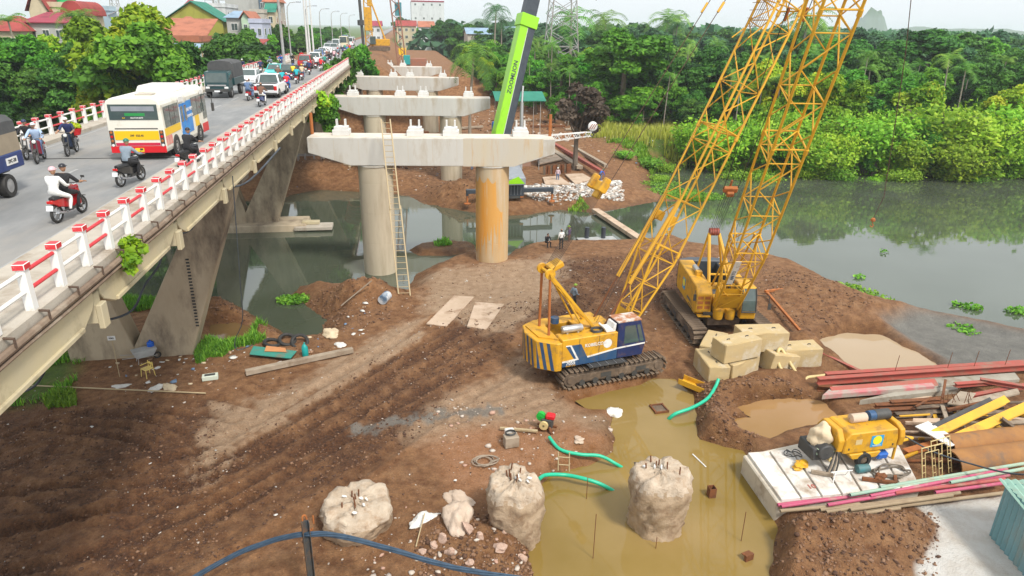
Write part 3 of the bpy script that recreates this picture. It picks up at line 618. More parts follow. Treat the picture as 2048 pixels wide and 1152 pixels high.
LF = {'dark': leaf_mat('dark_leaves', (0.024, 0.073, 0.017), (0.061, 0.173, 0.023), (0.139, 0.323, 0.035)),
      'mid': leaf_mat('green_leaves', (0.040, 0.134, 0.012), (0.089, 0.282, 0.019), (0.202, 0.475, 0.031)),
      'bright': leaf_mat('bright_leaves', (0.112, 0.249, 0.012), (0.277, 0.486, 0.019), (0.578, 0.600, 0.039)),
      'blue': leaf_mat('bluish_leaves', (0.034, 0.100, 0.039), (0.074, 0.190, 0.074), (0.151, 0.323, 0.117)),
      'bamboo': leaf_mat('bamboo_leaves', (0.124, 0.270, 0.017), (0.257, 0.486, 0.026), (0.432, 0.600, 0.048)),
      'palm': leaf_mat('palm_leaves', (0.055, 0.151, 0.026), (0.125, 0.292, 0.039), (0.277, 0.497, 0.068)),
      'reed': leaf_mat('reed_leaves', (0.328, 0.410, 0.039), (0.600, 0.600, 0.087), (0.600, 0.600, 0.195)),
      'grass': leaf_mat('grass_leaves', (0.074, 0.183, 0.017), (0.163, 0.345, 0.026), (0.314, 0.518, 0.048)),
      'dead': leaf_mat('withered_leaves', (0.085, 0.058, 0.043), (0.13, 0.09, 0.066), (0.19, 0.135, 0.105))}
M_BARK = mat('bark', (0.115, 0.085, 0.060), (0.19, 0.155, 0.12), 3.0, 0.95, bump=0.4, bscale=14)
M_PALMB = mat('palm_bark', (0.24, 0.20, 0.155), (0.33, 0.29, 0.235), 3.0, 0.95)
rs = np.random.RandomState(11)
def cards(name, C, Nrm, S, tone, m, aspect=1.0, bend=0.25):
    """leaf sprays: one bent two-quad leaf for every centre"""
    n = len(C); Nn = Nrm/np.linalg.norm(Nrm, axis=1, keepdims=True)
    rnd = rs.randn(n, 3); U = np.cross(Nn, rnd); U /= np.linalg.norm(U, axis=1, keepdims=True)+1e-9; V = np.cross(Nn, U)
    s = S[:, None]; a = U*s*0.5; b = V*s*0.5*aspect; up = Nn*s*bend
    P = np.stack([C-b, C-a*0.9+b*0.15-up, C+b, C+a*0.9-b*0.15-up], 1).reshape(-1, 3)   # diamond folded along its length
    i = np.arange(n)*4; Fc = np.stack([np.stack([i, i+2, i+1], 1), np.stack([i, i+3, i+2], 1)], 1).reshape(-1, 3)
    me = bpy.data.meshes.new(name); me.vertices.add(len(P)); me.vertices.foreach_set('co', P.ravel())
    me.loops.add(Fc.size); me.loops.foreach_set('vertex_index', Fc.ravel().astype(np.int32)); me.polygons.add(len(Fc))
    me.polygons.foreach_set('loop_start', np.arange(0, Fc.size, 3)); me.polygons.foreach_set('loop_total', np.full(len(Fc), 3)); me.update()
    ca = me.color_attributes.new('tone', 'FLOAT_COLOR', 'POINT'); buf = np.ones((len(P), 4), np.float32); buf[:, :3] = np.repeat(tone, 4)[:, None]; ca.data.foreach_set('color', buf.ravel())
    me.materials.append(m); return me
def crown(name, lobes, per, size, m, up=0.55):
    Cs, Ns, Ts, Ss = [], [], [], []
    for c, r_ in lobes:
        c = np.array(c); r_ = np.array(r_); n = max(20, int(per*(r_[0]*r_[1]+r_[0]*r_[2]+r_[1]*r_[2])/3))
        d = rs.randn(n, 3); d /= np.linalg.norm(d, axis=1, keepdims=True); d[:, 2] = np.where(d[:, 2] < -0.35, -d[:, 2], d[:, 2])
        rad = 0.62+0.42*rs.rand(n)**0.6; lump = 0.16*np.sin(d[:, 0]*7+c[0]*3)*np.cos(d[:, 1]*6+c[1]*2)+0.10*np.sin(d[:, 2]*9+c[0])
        p = c+d*r_*(rad+lump)[:, None]; Cs.append(p); nn = d*0.7+np.array([0, 0, up])+0.55*rs.randn(n, 3); Ns.append(nn)
        Ts.append(np.clip(0.42+0.30*rs.randn()*0.6+0.20*rs.randn(n), 0, 1)); Ss.append(size*(0.6+0.8*rs.rand(n)))
    return cards(name, np.concatenate(Cs), np.concatenate(Ns), np.concatenate(Ss), np.concatenate(Ts), m, 1.25)
def trunk(h, r0, lobes, m=M_BARK, lean=0.0):
    g = MB(); top = Vector((lean, 0.2*lean, h*0.62)); g.tube([(0, 0, -0.6), (lean*0.1, 0, h*0.2), (lean*0.5, 0.1*lean, h*0.42), top], [r0*1.25, r0, r0*0.8, r0*0.6], 7)
    for c, r_ in lobes[:9]:
        b = Vector(c); s = Vector((lean*0.4, 0, h*random.uniform(0.28, 0.5))); mid = s.lerp(b, 0.55)+Vector((0, 0, -0.04*h)); g.tube([s, mid, b], [r0*0.5, r0*0.32, r0*0.1], 5)
    return g.mesh('trunk', m)
def broad(h, wid, nl, size, m, per=330, low=0.3, seed=0, tall=False):
    random.seed(100+seed); lobes = []
    for i in range(nl):
        a = random.uniform(0, 6.28); t = random.random(); z = h*(low+(0.93-low)*((i+0.5)/nl)); env = math.sin(math.pi*min(1, max(0.08, (z/h-low*0.7)/(1.02-low*0.7))))**0.6
        rr = wid*0.5*env*random.uniform(0.35, 0.85); k = random.uniform(0.75, 1.2)
        rl = wid*(0.19 if nl > 8 else 0.24)*k; lobes.append(((rr*math.cos(a), rr*math.sin(a), z), (rl, rl, rl*random.uniform(0.65, 0.9)*(1.15 if tall else 1))))
    return crown('crown', lobes, per, size, m), trunk(h, 0.022*h+0.05, lobes), h
def frond_pts(base, az, el, L, droop, n=9):
    p = Vector(base); d = Vector((math.cos(az)*math.cos(el), math.sin(az)*math.cos(el), math.sin(el))); out = [p.copy()]
    for i in range(n):
        p = p+d*L/n; d.z -= droop/n*(1+i*0.18); d.normalize(); out.append(p.copy())
    return out
def palm(h, nf, L, droop, m, r0=0.14, leaflet=0.5, lean=0.3, elr=(0.1, 1.2), trunk_frac=1.0):
    random.seed(int(h*10)+nf); C, Nn, T = [], [], []; P = []; Fc = []; tones = []
    for k in range(nf):
        az = k*2.4+random.uniform(-.3, .3); el = random.uniform(*elr); pts = frond_pts((lean, 0, h), az, el, L*random.uniform(0.8, 1.1), droop*random.uniform(0.7, 1.3)); tn = random.uniform(0.2, 0.9)
        for i in range(1, len(pts)):
            d = (pts[i]-pts[i-1]).normalized(); sd = d.cross(Vector((0, 0, 1)))
            if sd.length < 1e-3: sd = Vector((1, 0, 0))
            sd.normalize(); ln = leaflet*(math.sin(math.pi*min(0.97, 0.12+i/len(pts)*0.85)))*1.1+0.05
            for s in (-1, 1):
                for q in (0.15, 0.6):
                    b0 = pts[i-1].lerp(pts[i], q); b1 = pts[i-1].lerp(pts[i], q+0.28); tip = b0+sd*s*ln+d*ln*0.45-Vector((0, 0, ln*0.38*random.uniform(0.5, 1.5)))
                    o = len(P); P += [b0[:], b1[:], tip[:]]; Fc.append((o, o+1, o+2)); tones += [min(1, max(0, tn+random.uniform(-.2, .2)))]*3
    me = bpy.data.meshes.new('crown'); me.from_pydata(P, [], Fc); ca = me.color_attributes.new('tone', 'FLOAT_COLOR', 'POINT')
    buf = np.ones((len(P), 4), np.float32); buf[:, :3] = np.array(tones)[:, None]; ca.data.foreach_set('color', buf.ravel()); me.materials.append(m)
    g = MB(); g.tube([(0, 0, -0.5), (lean*0.1, 0, h*0.3), (lean*0.5, 0, h*0.7), (lean, 0, h*1.01)], [r0*1.3, r0, r0*0.85, r0*0.8], 7)
    return me, g.mesh('trunk', M_PALMB), h
def bamboo(h, wid, n, m, seed=0, size=0.5):
    r2 = np.random.RandomState(seed); Cs, Ns, Ts, Ss = [], [], [], []; g = MB()
    for k in range(n):
        az = r2.rand()*6.28; rr = wid*0.16*r2.rand(); b = Vector((rr*math.cos(az), rr*math.sin(az), 0)); az2 = az+r2.randn()*0.5
        hh = h*(0.55+0.45*r2.rand()); out = wid*0.42*(0.4+0.7*r2.rand()); P = [b+Vector((math.cos(az2), math.sin(az2), 0))*out*t**2.2+Vector((0, 0, hh*(t-0.22*t**3.2))) for t in np.linspace(0, 1, 8)]
        g.tube(P, [0.05]*7+[0.015], 4, caps=False); tn = 0.25+0.6*r2.rand()
        cnt = 120
        t = 0.22+0.78*r2.rand(cnt)**0.8; idx = np.clip((t*7).astype(int), 0, 6); fr = t*7-idx; A = np.array([p[:] for p in P]); p = A[idx]*(1-fr[:, None])+A[idx+1]*fr[:, None]
        p = p+r2.randn(cnt, 3)*np.array([0.42, 0.42, 0.34])*(0.12*wid)**0.5*1.5; p[:, 2] = np.maximum(p[:, 2], 0.2); Cs.append(p); Ns.append(np.array([math.cos(az2)*0.6, math.sin(az2)*0.6, 0.6])+0.55*r2.randn(cnt, 3)); Ts.append(np.clip(tn+0.15*r2.randn(cnt), 0, 1)); Ss.append(size*(0.5+0.9*r2.rand(cnt)))
    return cards('crown', np.concatenate(Cs), np.concatenate(Ns), np.concatenate(Ss), np.concatenate(Ts), m, 1.5), g.mesh('trunk', M_BARK), h
PT = {}
for i in range(3): PT['dark%d' % i] = broad(10.5, 8.0, 17, 0.36, LF['dark'], 430, 0.26, i)
for i in range(3): PT['mid%d' % i] = broad(9.5, 7.2, 16, 0.35, LF['mid'], 440, 0.22, 10+i)
for i in range(2): PT['bright%d' % i] = broad(9.0, 7.0, 15, 0.34, LF['bright'], 440, 0.24, 20+i)
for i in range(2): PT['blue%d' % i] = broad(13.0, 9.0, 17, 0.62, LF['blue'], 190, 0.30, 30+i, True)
for i in range(2): PT['slim%d' % i] = broad(9.0, 3.6, 10, 0.42, LF['mid'], 380, 0.25, 40+i, True)
PT['areca0'] = palm(9.0, 10, 2.2, 1.5, LF['palm'], 0.09, 0.55, 0.25, (0.15, 1.25))
PT['areca1'] = palm(7.5, 9, 2.0, 1.5, LF['palm'], 0.08, 0.5, -0.3, (0.2, 1.3))
PT['coco0'] = palm(9.5, 18, 4.6, 1.9, LF['palm'], 0.17, 0.95, 0.6, (-0.35, 1.2))
PT['coco1'] = palm(14.0, 16, 4.2, 1.8, LF['blue'], 0.16, 0.9, -0.5, (-0.3, 1.2))
for i in range(3): PT['bamboo%d' % i] = bamboo(8.0, 7.5, 60, LF['bamboo'], 50+i, 0.30)
for i in range(2): PT['shrub%d' % i] = bamboo(2.6, 4.2, 22, LF['grass'] if i else LF['bamboo'], 60+i, 0.22)
PT['bush'] = broad(3.2, 4.2, 8, 0.36, LF['mid'], 420, 0.10, 70)
PT['withered'] = broad(6.5, 4.2, 9, 0.30, LF['dead'], 420, 0.45, 80)
KIND = {'dark': ('dense_tree', 'tree'), 'mid': ('leafy_tree', 'tree'), 'bright': ('leafy_tree', 'tree'), 'blue': ('tall_tree', 'tree'), 'slim': ('slender_tree', 'tree'), 'areca': ('areca_palm', 'palm'), 'coco': ('coconut_palm', 'palm'), 'bamboo': ('bamboo_clump', 'bamboo'), 'shrub': ('shrub', 'shrub'), 'bush': ('bush', 'bush'), 'withered': ('withered_tree', 'tree')}
LOOK = {'dark': 'dense dark tree', 'mid': 'leafy green tree', 'bright': 'bright yellow-green tree', 'blue': 'tall bluish tree', 'slim': 'slender green tree', 'areca': 'thin areca palm', 'coco': 'drooping coconut palm', 'bamboo': 'feathery bamboo clump', 'shrub': 'low arching green shrub', 'bush': 'low rounded green bush', 'withered': 'withered reddish-brown tree'}
def plant(key, x, y, h, where, label=None, wide=1.0, z=None):
    cm, tm, h0 = PT[key]; k = key.rstrip('0123456789'); nm, cat = KIND[k]; s = h/h0
    if z is None: z = gz(x, y)
    t = thing(nm, label or (LOOK[k]+' '+where), cat, (x, y, z-0.05), random.uniform(0, 6.28), None if label else LOOK[k]+'s '+where)
    t.scale = (s*wide, s*wide, s); link('crown', cm, t); link('trunk', tm, t); return t
random.seed(5)
def pick(ws):
    r_ = random.random()*sum(w for _, w in ws)
    for k, w in ws:
        r_ -= w
        if r_ <= 0: break
    return k+str(random.randrange(len([q for q in PT if q.rstrip('0123456789') == k]))) if k+'0' in PT else k
def scatter(n, region, dist, fn, tries=40, avoid=()):
    pts = []
    for _ in range(n*tries):
        if len(pts) >= n: break
        x, y = region()
        d = dist(x, y)
        if all((x-a)**2+(y-b)**2 > d*d for a, b in pts): pts.append((x, y)); fn(x, y)
    return pts
# grove across the river: its edge, then deeper rows
EDGE = np.array(sorted([tuple(at(px, py, 1.5)[:2]) for px, py in ((890, 205), (960, 212), (1040, 226), (1120, 250), (1200, 252), (1300, 262), (1400, 268), (1500, 290), (1600, 318), (1750, 322), (1900, 322), (2060, 320), (2300, 320))], key=lambda p: math.atan2(p[0], p[1])))
EA = np.arctan2(EDGE[:, 0], EDGE[:, 1]); ED = np.hypot(EDGE[:, 0], EDGE[:, 1])
def edge_d(a): return float(np.interp(a, EA, ED))
def reg_grove(d0, d1, a0=3.0, a1=50.0):
    def f():
        while True:
            a = R(random.uniform(a0, a1)); e = edge_d(a); d = math.sqrt(random.uniform((e+d0)**2, (e+d1)**2)); x, y = d*math.sin(a), d*math.cos(a)
            if y > 148 and x < 30: continue
            return x, y
    return f
def zone(x, y, h=0):
    a = math.degrees(math.atan2(x, y)); k = 'behind the green crane' if a < 13 else 'left of the yellow booms' if a < 22 else 'behind the yellow booms' if a < 33 else 'right of the yellow booms' if a < 41 else 'near the right frame edge'
    return k+('' if not h else ', taller kind' if h > 1.03 else ', lower kind')
def fn_front(x, y):
    a = math.degrees(math.atan2(x, y)); right = a > 30
    k = pick([('mid', 3), ('bright', 1.5), ('dark', 1.5), ('slim', 2.5), ('areca', 4.0)]) if not right else pick([('bamboo', 4), ('mid', 2), ('bright', 1)])
    h = {'mid': 6.5, 'bright': 6.0, 'dark': 7.0, 'slim': 6.0, 'areca': 8.0, 'bamboo': 6.5}[k.rstrip('012')]*(u := random.uniform(0.75, 1.2))
    plant(k, x, y, h, 'at the grove edge '+zone(x, y, u))
scatter(95, reg_grove(1, 14), lambda x, y: 3.3, fn_front)
def fn_mid(x, y):
    k = pick([('mid', 4), ('dark', 4), ('bright', 3), ('areca', 3.6), ('slim', 1)])
    h = {'mid': 10, 'bright': 9.5, 'dark': 11.5, 'slim': 9, 'areca': 11.5}[k.rstrip('012')]*(u := random.uniform(0.8, 1.2))
    plant(k, x, y, h, 'amid the grove '+zone(x, y, u))
scatter(150, reg_grove(12, 75), lambda x, y: 5.6, fn_mid)
def fn_back(x, y):
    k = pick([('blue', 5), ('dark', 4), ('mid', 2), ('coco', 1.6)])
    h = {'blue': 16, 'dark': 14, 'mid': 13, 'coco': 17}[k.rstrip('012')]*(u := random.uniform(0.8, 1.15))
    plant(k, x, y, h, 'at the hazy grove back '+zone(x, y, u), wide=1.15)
scatter(130, reg_grove(75, 210), lambda x, y: 8.5, fn_back)
# single trees one can point at
def at_px(px, ptop, Y): p = atY(px, ptop, Y); return p.x, p.y, p.z
x, y, z = at_px(938, 92, 104); plant('coco0', x, y, z-gz(x, y)-1.2, '', 'bushy coconut palm just right of the new pier caps')
x, y, z = at_px(988, 12, 190); plant('coco1', x, y, z-gz(x, y)-1.0, '', 'tall lone coconut palm standing against the sky left of the pylon')
x, y, z = at_px(1158, 165, 84); plant('withered', x, y, z-gz(x, y), '', 'withered reddish-brown tree near the green-roofed hut')
x, y, z = at_px(1870, 60, 132); plant('dark0', x, y, z-gz(x, y), '', 'very large broad dark tree towering right of the yellow booms', wide=1.45)
x, y, z = at_px(1960, 72, 138); plant('dark1', x, y, z-gz(x, y), '', 'large spreading dark tree in front of the brick house', wide=1.3)
x, y, z = at_px(1255, 55, 118); plant('mid0', x, y, z-gz(x, y), '', 'tallest rounded green tree left of the leaning yellow boom', wide=1.25)
# willowy clumps on the bank, right
for i, (px, py, Y, hh) in enumerate(((1450, 215, 88, 0), (1530, 215, 87, 0), (1595, 200, 90, 0), (1690, 240, 84, 0), (1760, 200, 84, 0), (1835, 235, 82, 0), (1905, 175, 84, 0), (1985, 200, 82, 0), (2050, 170, 84, 0), (2120, 190, 83, 0), (1650, 250, 83, 0), (1940, 240, 80, 0), (1400, 230, 92, 0))):
    x, y, z = at_px(px, py, Y); plant('bamboo%d' % (i % 3), x, y, z-gz(x, y), '', 'feathery bamboo clump over the far bank, %s counted from the right' % ('twelfth', 'eleventh', 'tenth', 'eighth', 'seventh', 'sixth', 'fifth', 'third', 'second', 'first', 'ninth', 'fourth', 'last')[i], wide=1.15)
# shrubs along the far water line
for i in range(70):
    px = random.uniform(1440, 2090); py = random.uniform(306, 338); p = on(px, py)
    plant('shrub%d' % random.randrange(2), p.x, p.y, random.uniform(1.2, 2.4), 'along the far water line '+zone(p.x, p.y), wide=random.uniform(0.9, 1.5))
for px, py, h in ((1300, 330, 1.6), (1330, 345, 1.5), (1360, 372, 1.3), (1250, 322, 1.2), (1390, 385, 1.1), (1320, 366, 1.2)):
    p = on(px, py); plant('shrub1', p.x, p.y, h, 'on the muddy spit by the river bend', wide=1.4)
# left bank
def fn_left(x, y):
    if gz(x, y) < 0.1: return
    k = pick([('dark', 5), ('mid', 3), ('bright', 0.8)]); plant(k, x, y, (u := random.uniform(8.0, 11.5)), 'left of the bridge, '+('near the railing' if x > -45 else 'deep in the grove')+(' toward the houses' if y > 92 else ' toward the river')+(', taller' if u > 9.8 else ', lower'))
def reg(x0, x1, y0, y1): return lambda: (random.uniform(x0, x1), random.uniform(y0, y1))
scatter(58, reg(-84, -24.5, 77, 108), lambda x, y: 4.6, fn_left)
scatter(18, reg(-40, -24, 106, 128), lambda x, y: 5.0, lambda x, y: plant(pick([('dark', 3), ('mid', 2)]), x, y, random.uniform(6.5, 8.5), 'between the village houses and the bridge'))
scatter(40, reg(-120, -55, 110, 240), lambda x, y: 8, lambda x, y: plant(pick([('dark', 3), ('mid', 2), ('blue', 2)]), x, y, random.uniform(8, 12), 'behind the village roofs'))
x, y, z = at_px(232, 25, 84); plant('bright0', x, y, z-gz(x, y), '', 'tall lime-green tree rising above the left grove', wide=0.95)
x, y, z = at_px(262, 60, 80); plant('mid1', x, y, z-gz(x, y), '', 'tall mid green tree just right of the lime-green one', wide=1.0)
x, y, z = at_px(330, 75, 90); plant('dark2', x, y, z-gz(x, y), '', 'dark spreading tree in front of the cream house', wide=1.0)
x, y, z = at_px(455, 78, 100); plant('dark1', x, y, z-gz(x, y), '', 'rounded dark tree beyond the canvas-topped truck', wide=1.1)
for i, (px, py, Y) in enumerate(((22, 42, 118), (140, 32, 120), (163, 34, 121))):
    x, y, z = at_px(px, py, Y); plant('areca0', x, y, z-gz(x, y), '', ('palm in front of the red-roofed house, leftmost', 'left one of the two palms beside the red-roofed house', 'right one of the two palms beside the red-roofed house')[i], wide=1.2)
for i, (px, py) in enumerate(((142, 172), (170, 176), (200, 172))):
    p = atY(px, py, 93); plant('bush', p.x, p.y, 4.4, '', ('left', 'middle', 'right')[i]+' bush screening the blue tarpaulin shelter', wide=1.2)
# roadside trees beyond the bridge
random.seed(9)
for y in np.arange(126, 420, 11.0):
    plant(pick([('dark', 3), ('mid', 2)]), -27-random.uniform(0, 5)-(y-126)*0.01, y, random.uniform(9, 12)*(1.0 if y > 140 else 0.8)+max(0, 4-gz(-27, y)), 'lining the left side of the approach road', wide=0.9)
for y in np.arange(250, 560, 13.0): plant(pick([('dark', 3), ('mid', 2)]), 24+random.uniform(0, 8)-(y-250)*0.085, y, random.uniform(10, 13)+max(0, 5-gz(24, y)), 'beyond the far piling site', wide=1.0)
scatter(26, reg(8, 40, 146, 240), lambda x, y: 6.0, lambda x, y: plant(pick([('mid', 3), ('bright', 1), ('dark', 2)]), max(x, 20+(y-146)*0.02), y, random.uniform(8, 11), 'on the slope right of the far piling site'))
# shrubs on the old bridge flank, right of the railing
for px, py, Y, h in ((665, 165, 96, 4.5), (690, 135, 108, 5.0), (625, 205, 72, 3.5), (655, 225, 74, 3.4), (720, 130, 118, 6)):
    p = atY(px, py, Y); plant('bush', p.x, p.y, h, '', 'green bush on the old bridge flank, %s from the camera' % {96: 'third', 108: 'fourth', 72: 'first', 74: 'second', 118: 'fifth'}[Y], z=max(gz(p.x, p.y), p.z-h*0.6), wide=0.75)
# ---- ground cover
def blades(name, poly_pts, n, h, m, label, spread=0.25, z0=0.0, w=0.05, clump=0):
    P, Fc, T = [], [], []; P0 = np.array(poly_pts); x0, y0 = P0.min(0); x1, y1 = P0.max(0); c = np.column_stack([rs.uniform(x0, x1, n*4), rs.uniform(y0, y1, n*4)])
    c = c[(sdf(c[:, 0], c[:, 1], poly_pts)+0.6*fbm(c[:, 0], c[:, 1], 0.7, 3)*min(3.0, (x1-x0)*0.15) < 0) & (fbm(c[:, 0], c[:, 1], 0.5, 3) > -0.12)][:n]; n = len(c)
    z = ground(c[:, 0], c[:, 1], False); ok = z > WZ+0.0; c, z = c[ok], z[ok]; n = len(c)
    hh = h*(0.55+0.7*rs.rand(n))*(0.8+0.8*fbm(c[:, 0], c[:, 1], 0.25, 2)); az = rs.rand(n)*6.28; ln = spread*hh*(0.4+rs.rand(n)); ww = w*(0.6+0.8*rs.rand(n)); b = np.column_stack([c, z-0.03]); ax = np.column_stack([np.cos(az), np.sin(az), 0*az]); sx = np.column_stack([-np.sin(az), np.cos(az), 0*az])
    mid = b+ax*ln[:, None]*0.3+np.column_stack([0*az, 0*az, hh*0.6]); tip = b+ax*ln[:, None]+np.column_stack([0*az, 0*az, hh])
    V = np.stack([b-sx*ww[:, None], b+sx*ww[:, None], mid+sx*ww[:, None]*0.8, mid-sx*ww[:, None]*0.8, tip], 1).reshape(-1, 3); i = np.arange(n)*5
    faces = [tuple(q) for q in np.stack([i, i+1, i+2, i+3], 1)]+[tuple(q) for q in np.stack([i+3, i+2, i+4], 1)]
    me = bpy.data.meshes.new(name); me.from_pydata(V.tolist(), [], faces); ca = me.color_attributes.new('tone', 'FLOAT_COLOR', 'POINT'); buf = np.ones((len(V), 4), np.float32); buf[:, :3] = np.repeat(np.clip(0.5+0.25*rs.randn(n), 0, 1), 5)[:, None]; ca.data.foreach_set('color', buf.ravel()); me.materials.append(m)
    return tag(link(name, me), label, 'grass', kind='stuff')
blades('reeds', ats([(1165, 255), (1200, 235), (1300, 248), (1420, 258), (1520, 275), (1500, 312), (1400, 305), (1300, 296), (1210, 285), (1160, 275)], 1.2), 9000, 1.7, LF['reed'], 'tall yellow-green reeds in front of the grove', 0.2, w=0.07)
blades('grass', GRASS_L, 9000, 0.55, LF['grass'], 'dark grass under the bridge at the left edge', 0.5, w=0.03)
blades('grass', ats([(395, 700), (430, 660), (480, 668), (520, 650), (560, 672), (520, 690), (470, 700), (430, 725), (395, 730)]), 3500, 0.55, LF['grass'], 'grass tuft at the foot of the nearest V-shaped pier', 0.5, w=0.03)
blades('grass', ats([(210, 610), (260, 598), (330, 600), (320, 618), (240, 628)]), 1600, 0.6, LF['grass'], 'grass strip at the water behind the nearest V-shaped pier', 0.5, w=0.03)
blades('grass', ats([(85, 790), (150, 785), (155, 815), (95, 822)]), 900, 0.5, LF['grass'], 'grass tuft by the long thin pole on the left', 0.5, w=0.03)
blades('grass', ats([(1200, 305), (1260, 312), (1300, 330), (1330, 372), (1420, 398), (1440, 392), (1400, 375), (1340, 345), (1320, 320), (1260, 300)], 0.2), 5000, 0.7, LF['grass'], 'bright grass on the muddy spit by the river bend', 0.5, w=0.06)
blades('grass', ats([(1120, 412), (1160, 396), (1180, 404), (1150, 420)], 0), 500, 0.6, LF['grass'], 'small grass tuft on the far bank beside the rubble', 0.5, w=0.05)
blades('grass', ats([(1440, 285), (1500, 292), (2100, 318), (2100, 344), (1700, 348), (1500, 345), (1420, 325)], 0.5), 12000, 0.9, LF['bamboo'], 'matted creepers along the far water line', 0.7, w=0.11)
blades('grass', ats([(868, 488), (895, 480), (905, 492), (870, 495)], -0.6), 250, 0.5, LF['grass'], 'grass on the small mud islet between the columns', 0.5, w=0.05)
def floating(name, spots, label):
    Cs = []
    for px, py, r1, n in spots:
        p = at(px, py, WZ); a = rs.rand(n)*6.28; rr = r1*np.sqrt(rs.rand(n)); Cs.append(np.column_stack([p.x+rr*np.cos(a)*1.5, p.y+rr*np.sin(a), WZ+0.05+0.25*rs.rand(n)]))
    C_ = np.concatenate(Cs); n = len(C_); return tag(link(name, cards('floating', C_, np.array([0, 0, 1.0])+0.6*rs.randn(n, 3), 0.16+0.12*rs.rand(n), np.clip(0.55+0.25*rs.randn(n), 0, 1), LF['grass'], 1.2)), label, 'water plants', kind='stuff')
floating('water_hyacinth', [(588, 602, 0.75, 420)], 'clump of water hyacinth beside the dirt mound')
floating('water_hyacinth', [(1345, 385, 2.2, 500), (1375, 395, 2.2, 500), (1410, 395, 1.8, 400), (1320, 370, 1.8, 300)], 'water hyacinth mat off the muddy spit')
floating('water_hyacinth', [(1690, 577, 0.8, 150), (1715, 588, 1.0, 200), (1745, 603, 1.0, 240), (1765, 612, 0.6, 120), (1805, 638, 0.6, 160)], 'string of water plants along the silt flat')
floating('water_hyacinth', [(1915, 611, 0.3, 40), (1945, 617, 0.45, 80), (2035, 624, 0.6, 100), (1920, 660, 0.6, 90), (1935, 670, 0.5, 70), (1718, 556, 0.3, 40), (1768, 505, 0.3, 20)], 'scattered small water plants drifting at the right')
# far wooded plain fading to the hills
def far_wood(name, n, dmin, dmax, a0, a1, h, label, m):
    a = np.radians(rs.uniform(a0, a1, n)); d = dmin*(dmax/dmin)**rs.rand(n); C_ = np.column_stack([d*np.sin(a), d*np.cos(a), 0*a]); k = 46
    base = np.repeat(C_, k, 0); sc = np.repeat(0.7+0.6*rs.rand(n), k); dd = rs.randn(n*k, 3); dd /= np.linalg.norm(dd, axis=1, keepdims=True); dd[:, 2] = np.abs(dd[:, 2])
    P = base+dd*np.column_stack([sc*h*0.62, sc*h*0.62, sc*h*0.72])+np.column_stack([0*sc, 0*sc, sc*h*0.28+1.5])
    return tag(link(name, cards(name, P, dd+0.5*rs.randn(n*k, 3)+np.array([0, 0, 0.4]), np.repeat(h*0.30*(0.7+0.6*rs.rand(n)), k), np.repeat(np.clip(0.4+0.2*rs.randn(n), 0, 1), k), m, 1.2)), label, 'wood', kind='stuff')
for px, py, X, sz in ((262, 500, -7.25, .34), (255, 525, -7.2, .25), (640, 205, -7.2, .9)):
    p = atX(px, py, X); tag(link('sapling', crown('sapling', [((0, 0, 0), (sz, sz, sz)), ((.2*sz, 0, -sz*.8), (sz*.5, sz*.5, sz*.7))], 420/sz, .17 if sz < .5 else .3, LF['bright']), None, p), 'wild sapling rooted in the bridge edge, '+('upper one near the camera' if py == 500 else 'lower one near the camera' if py == 525 else 'the larger one farther off'), 'plant')
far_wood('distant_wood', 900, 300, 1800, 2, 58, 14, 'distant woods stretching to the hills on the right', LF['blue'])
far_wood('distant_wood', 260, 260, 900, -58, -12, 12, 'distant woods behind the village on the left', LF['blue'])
# ================================================================== CRANES AND TALL STEELWORK
M_YEL = mat('crane_yellow', (0.68, 0.36, 0.014), (0.56, 0.28, 0.015), 1.5, 0.55, dirt=(0.26, 0.15, 0.05), dscale=2.2, damt=0.40)
M_YEL2 = mat('boom_yellow', (0.72, 0.40, 0.018), (0.60, 0.31, 0.02), 1.2, 0.5, dirt=(0.33, 0.15, 0.03), dscale=1.1, damt=0.28)
M_BLUE = mat('crane_blue', (0.018, 0.060, 0.150), (0.030, 0.095, 0.195), 2.0, 0.45, dirt=(0.12, 0.08, 0.05), dscale=2.0, damt=0.3)
M_NAVY = mat('cab_navy', (0.012, 0.022, 0.085), (0.02, 0.035, 0.12), 2.0, 0.4, dirt=(0.14, 0.08, 0.05), dscale=2.4, damt=0.25)
M_MUDM = mat('muddy_steel', (0.165, 0.115, 0.075), (0.085, 0.062, 0.045), 3.0, 0.9, bump=0.4, bscale=20, dirt=(0.26, 0.19, 0.13), damt=0.4)
M_GLASS = mat('window_glass', (0.05, 0.075, 0.075), (0.09, 0.12, 0.11), 1.5, 0.08, spec=0.8)
M_DARK = mat('dark_steel', (0.035, 0.036, 0.038), (0.07, 0.068, 0.062), 3.0, 0.6)
M_ROPE = mat('wire_rope', (0.030, 0.028, 0.026), None, rough=0.6)
M_RROPE = mat('rusty_rope', (0.085, 0.045, 0.028), None, rough=0.8)
M_WH = mat('white_paint', (0.78, 0.78, 0.76), (0.66, 0.65, 0.62), 3.0, 0.5, dirt=(0.35, 0.27, 0.2), dscale=3.0, damt=0.2)
M_SILV = mat('silver_metal', (0.55, 0.55, 0.55), (0.40, 0.39, 0.38), 4.0, 0.35, metal=0.6)
M_ORUST = mat('orange_rust', (0.48, 0.15, 0.03), (0.28, 0.10, 0.03), 3.0, 0.8)
M_REDP = mat('faded_red_paint', (0.40, 0.075, 0.055), (0.30, 0.09, 0.06), 1.5, 0.7, dirt=(0.24, 0.16, 0.11), dscale=1.3, damt=0.4)
M_LIME = mat('lime_paint', (0.30, 0.68, 0.01), (0.27, 0.62, 0.012), 2.0, 0.35, coat=0.2)
M_CHAR = mat('charcoal_paint', (0.035, 0.045, 0.058), (0.055, 0.065, 0.08), 2.0, 0.4)
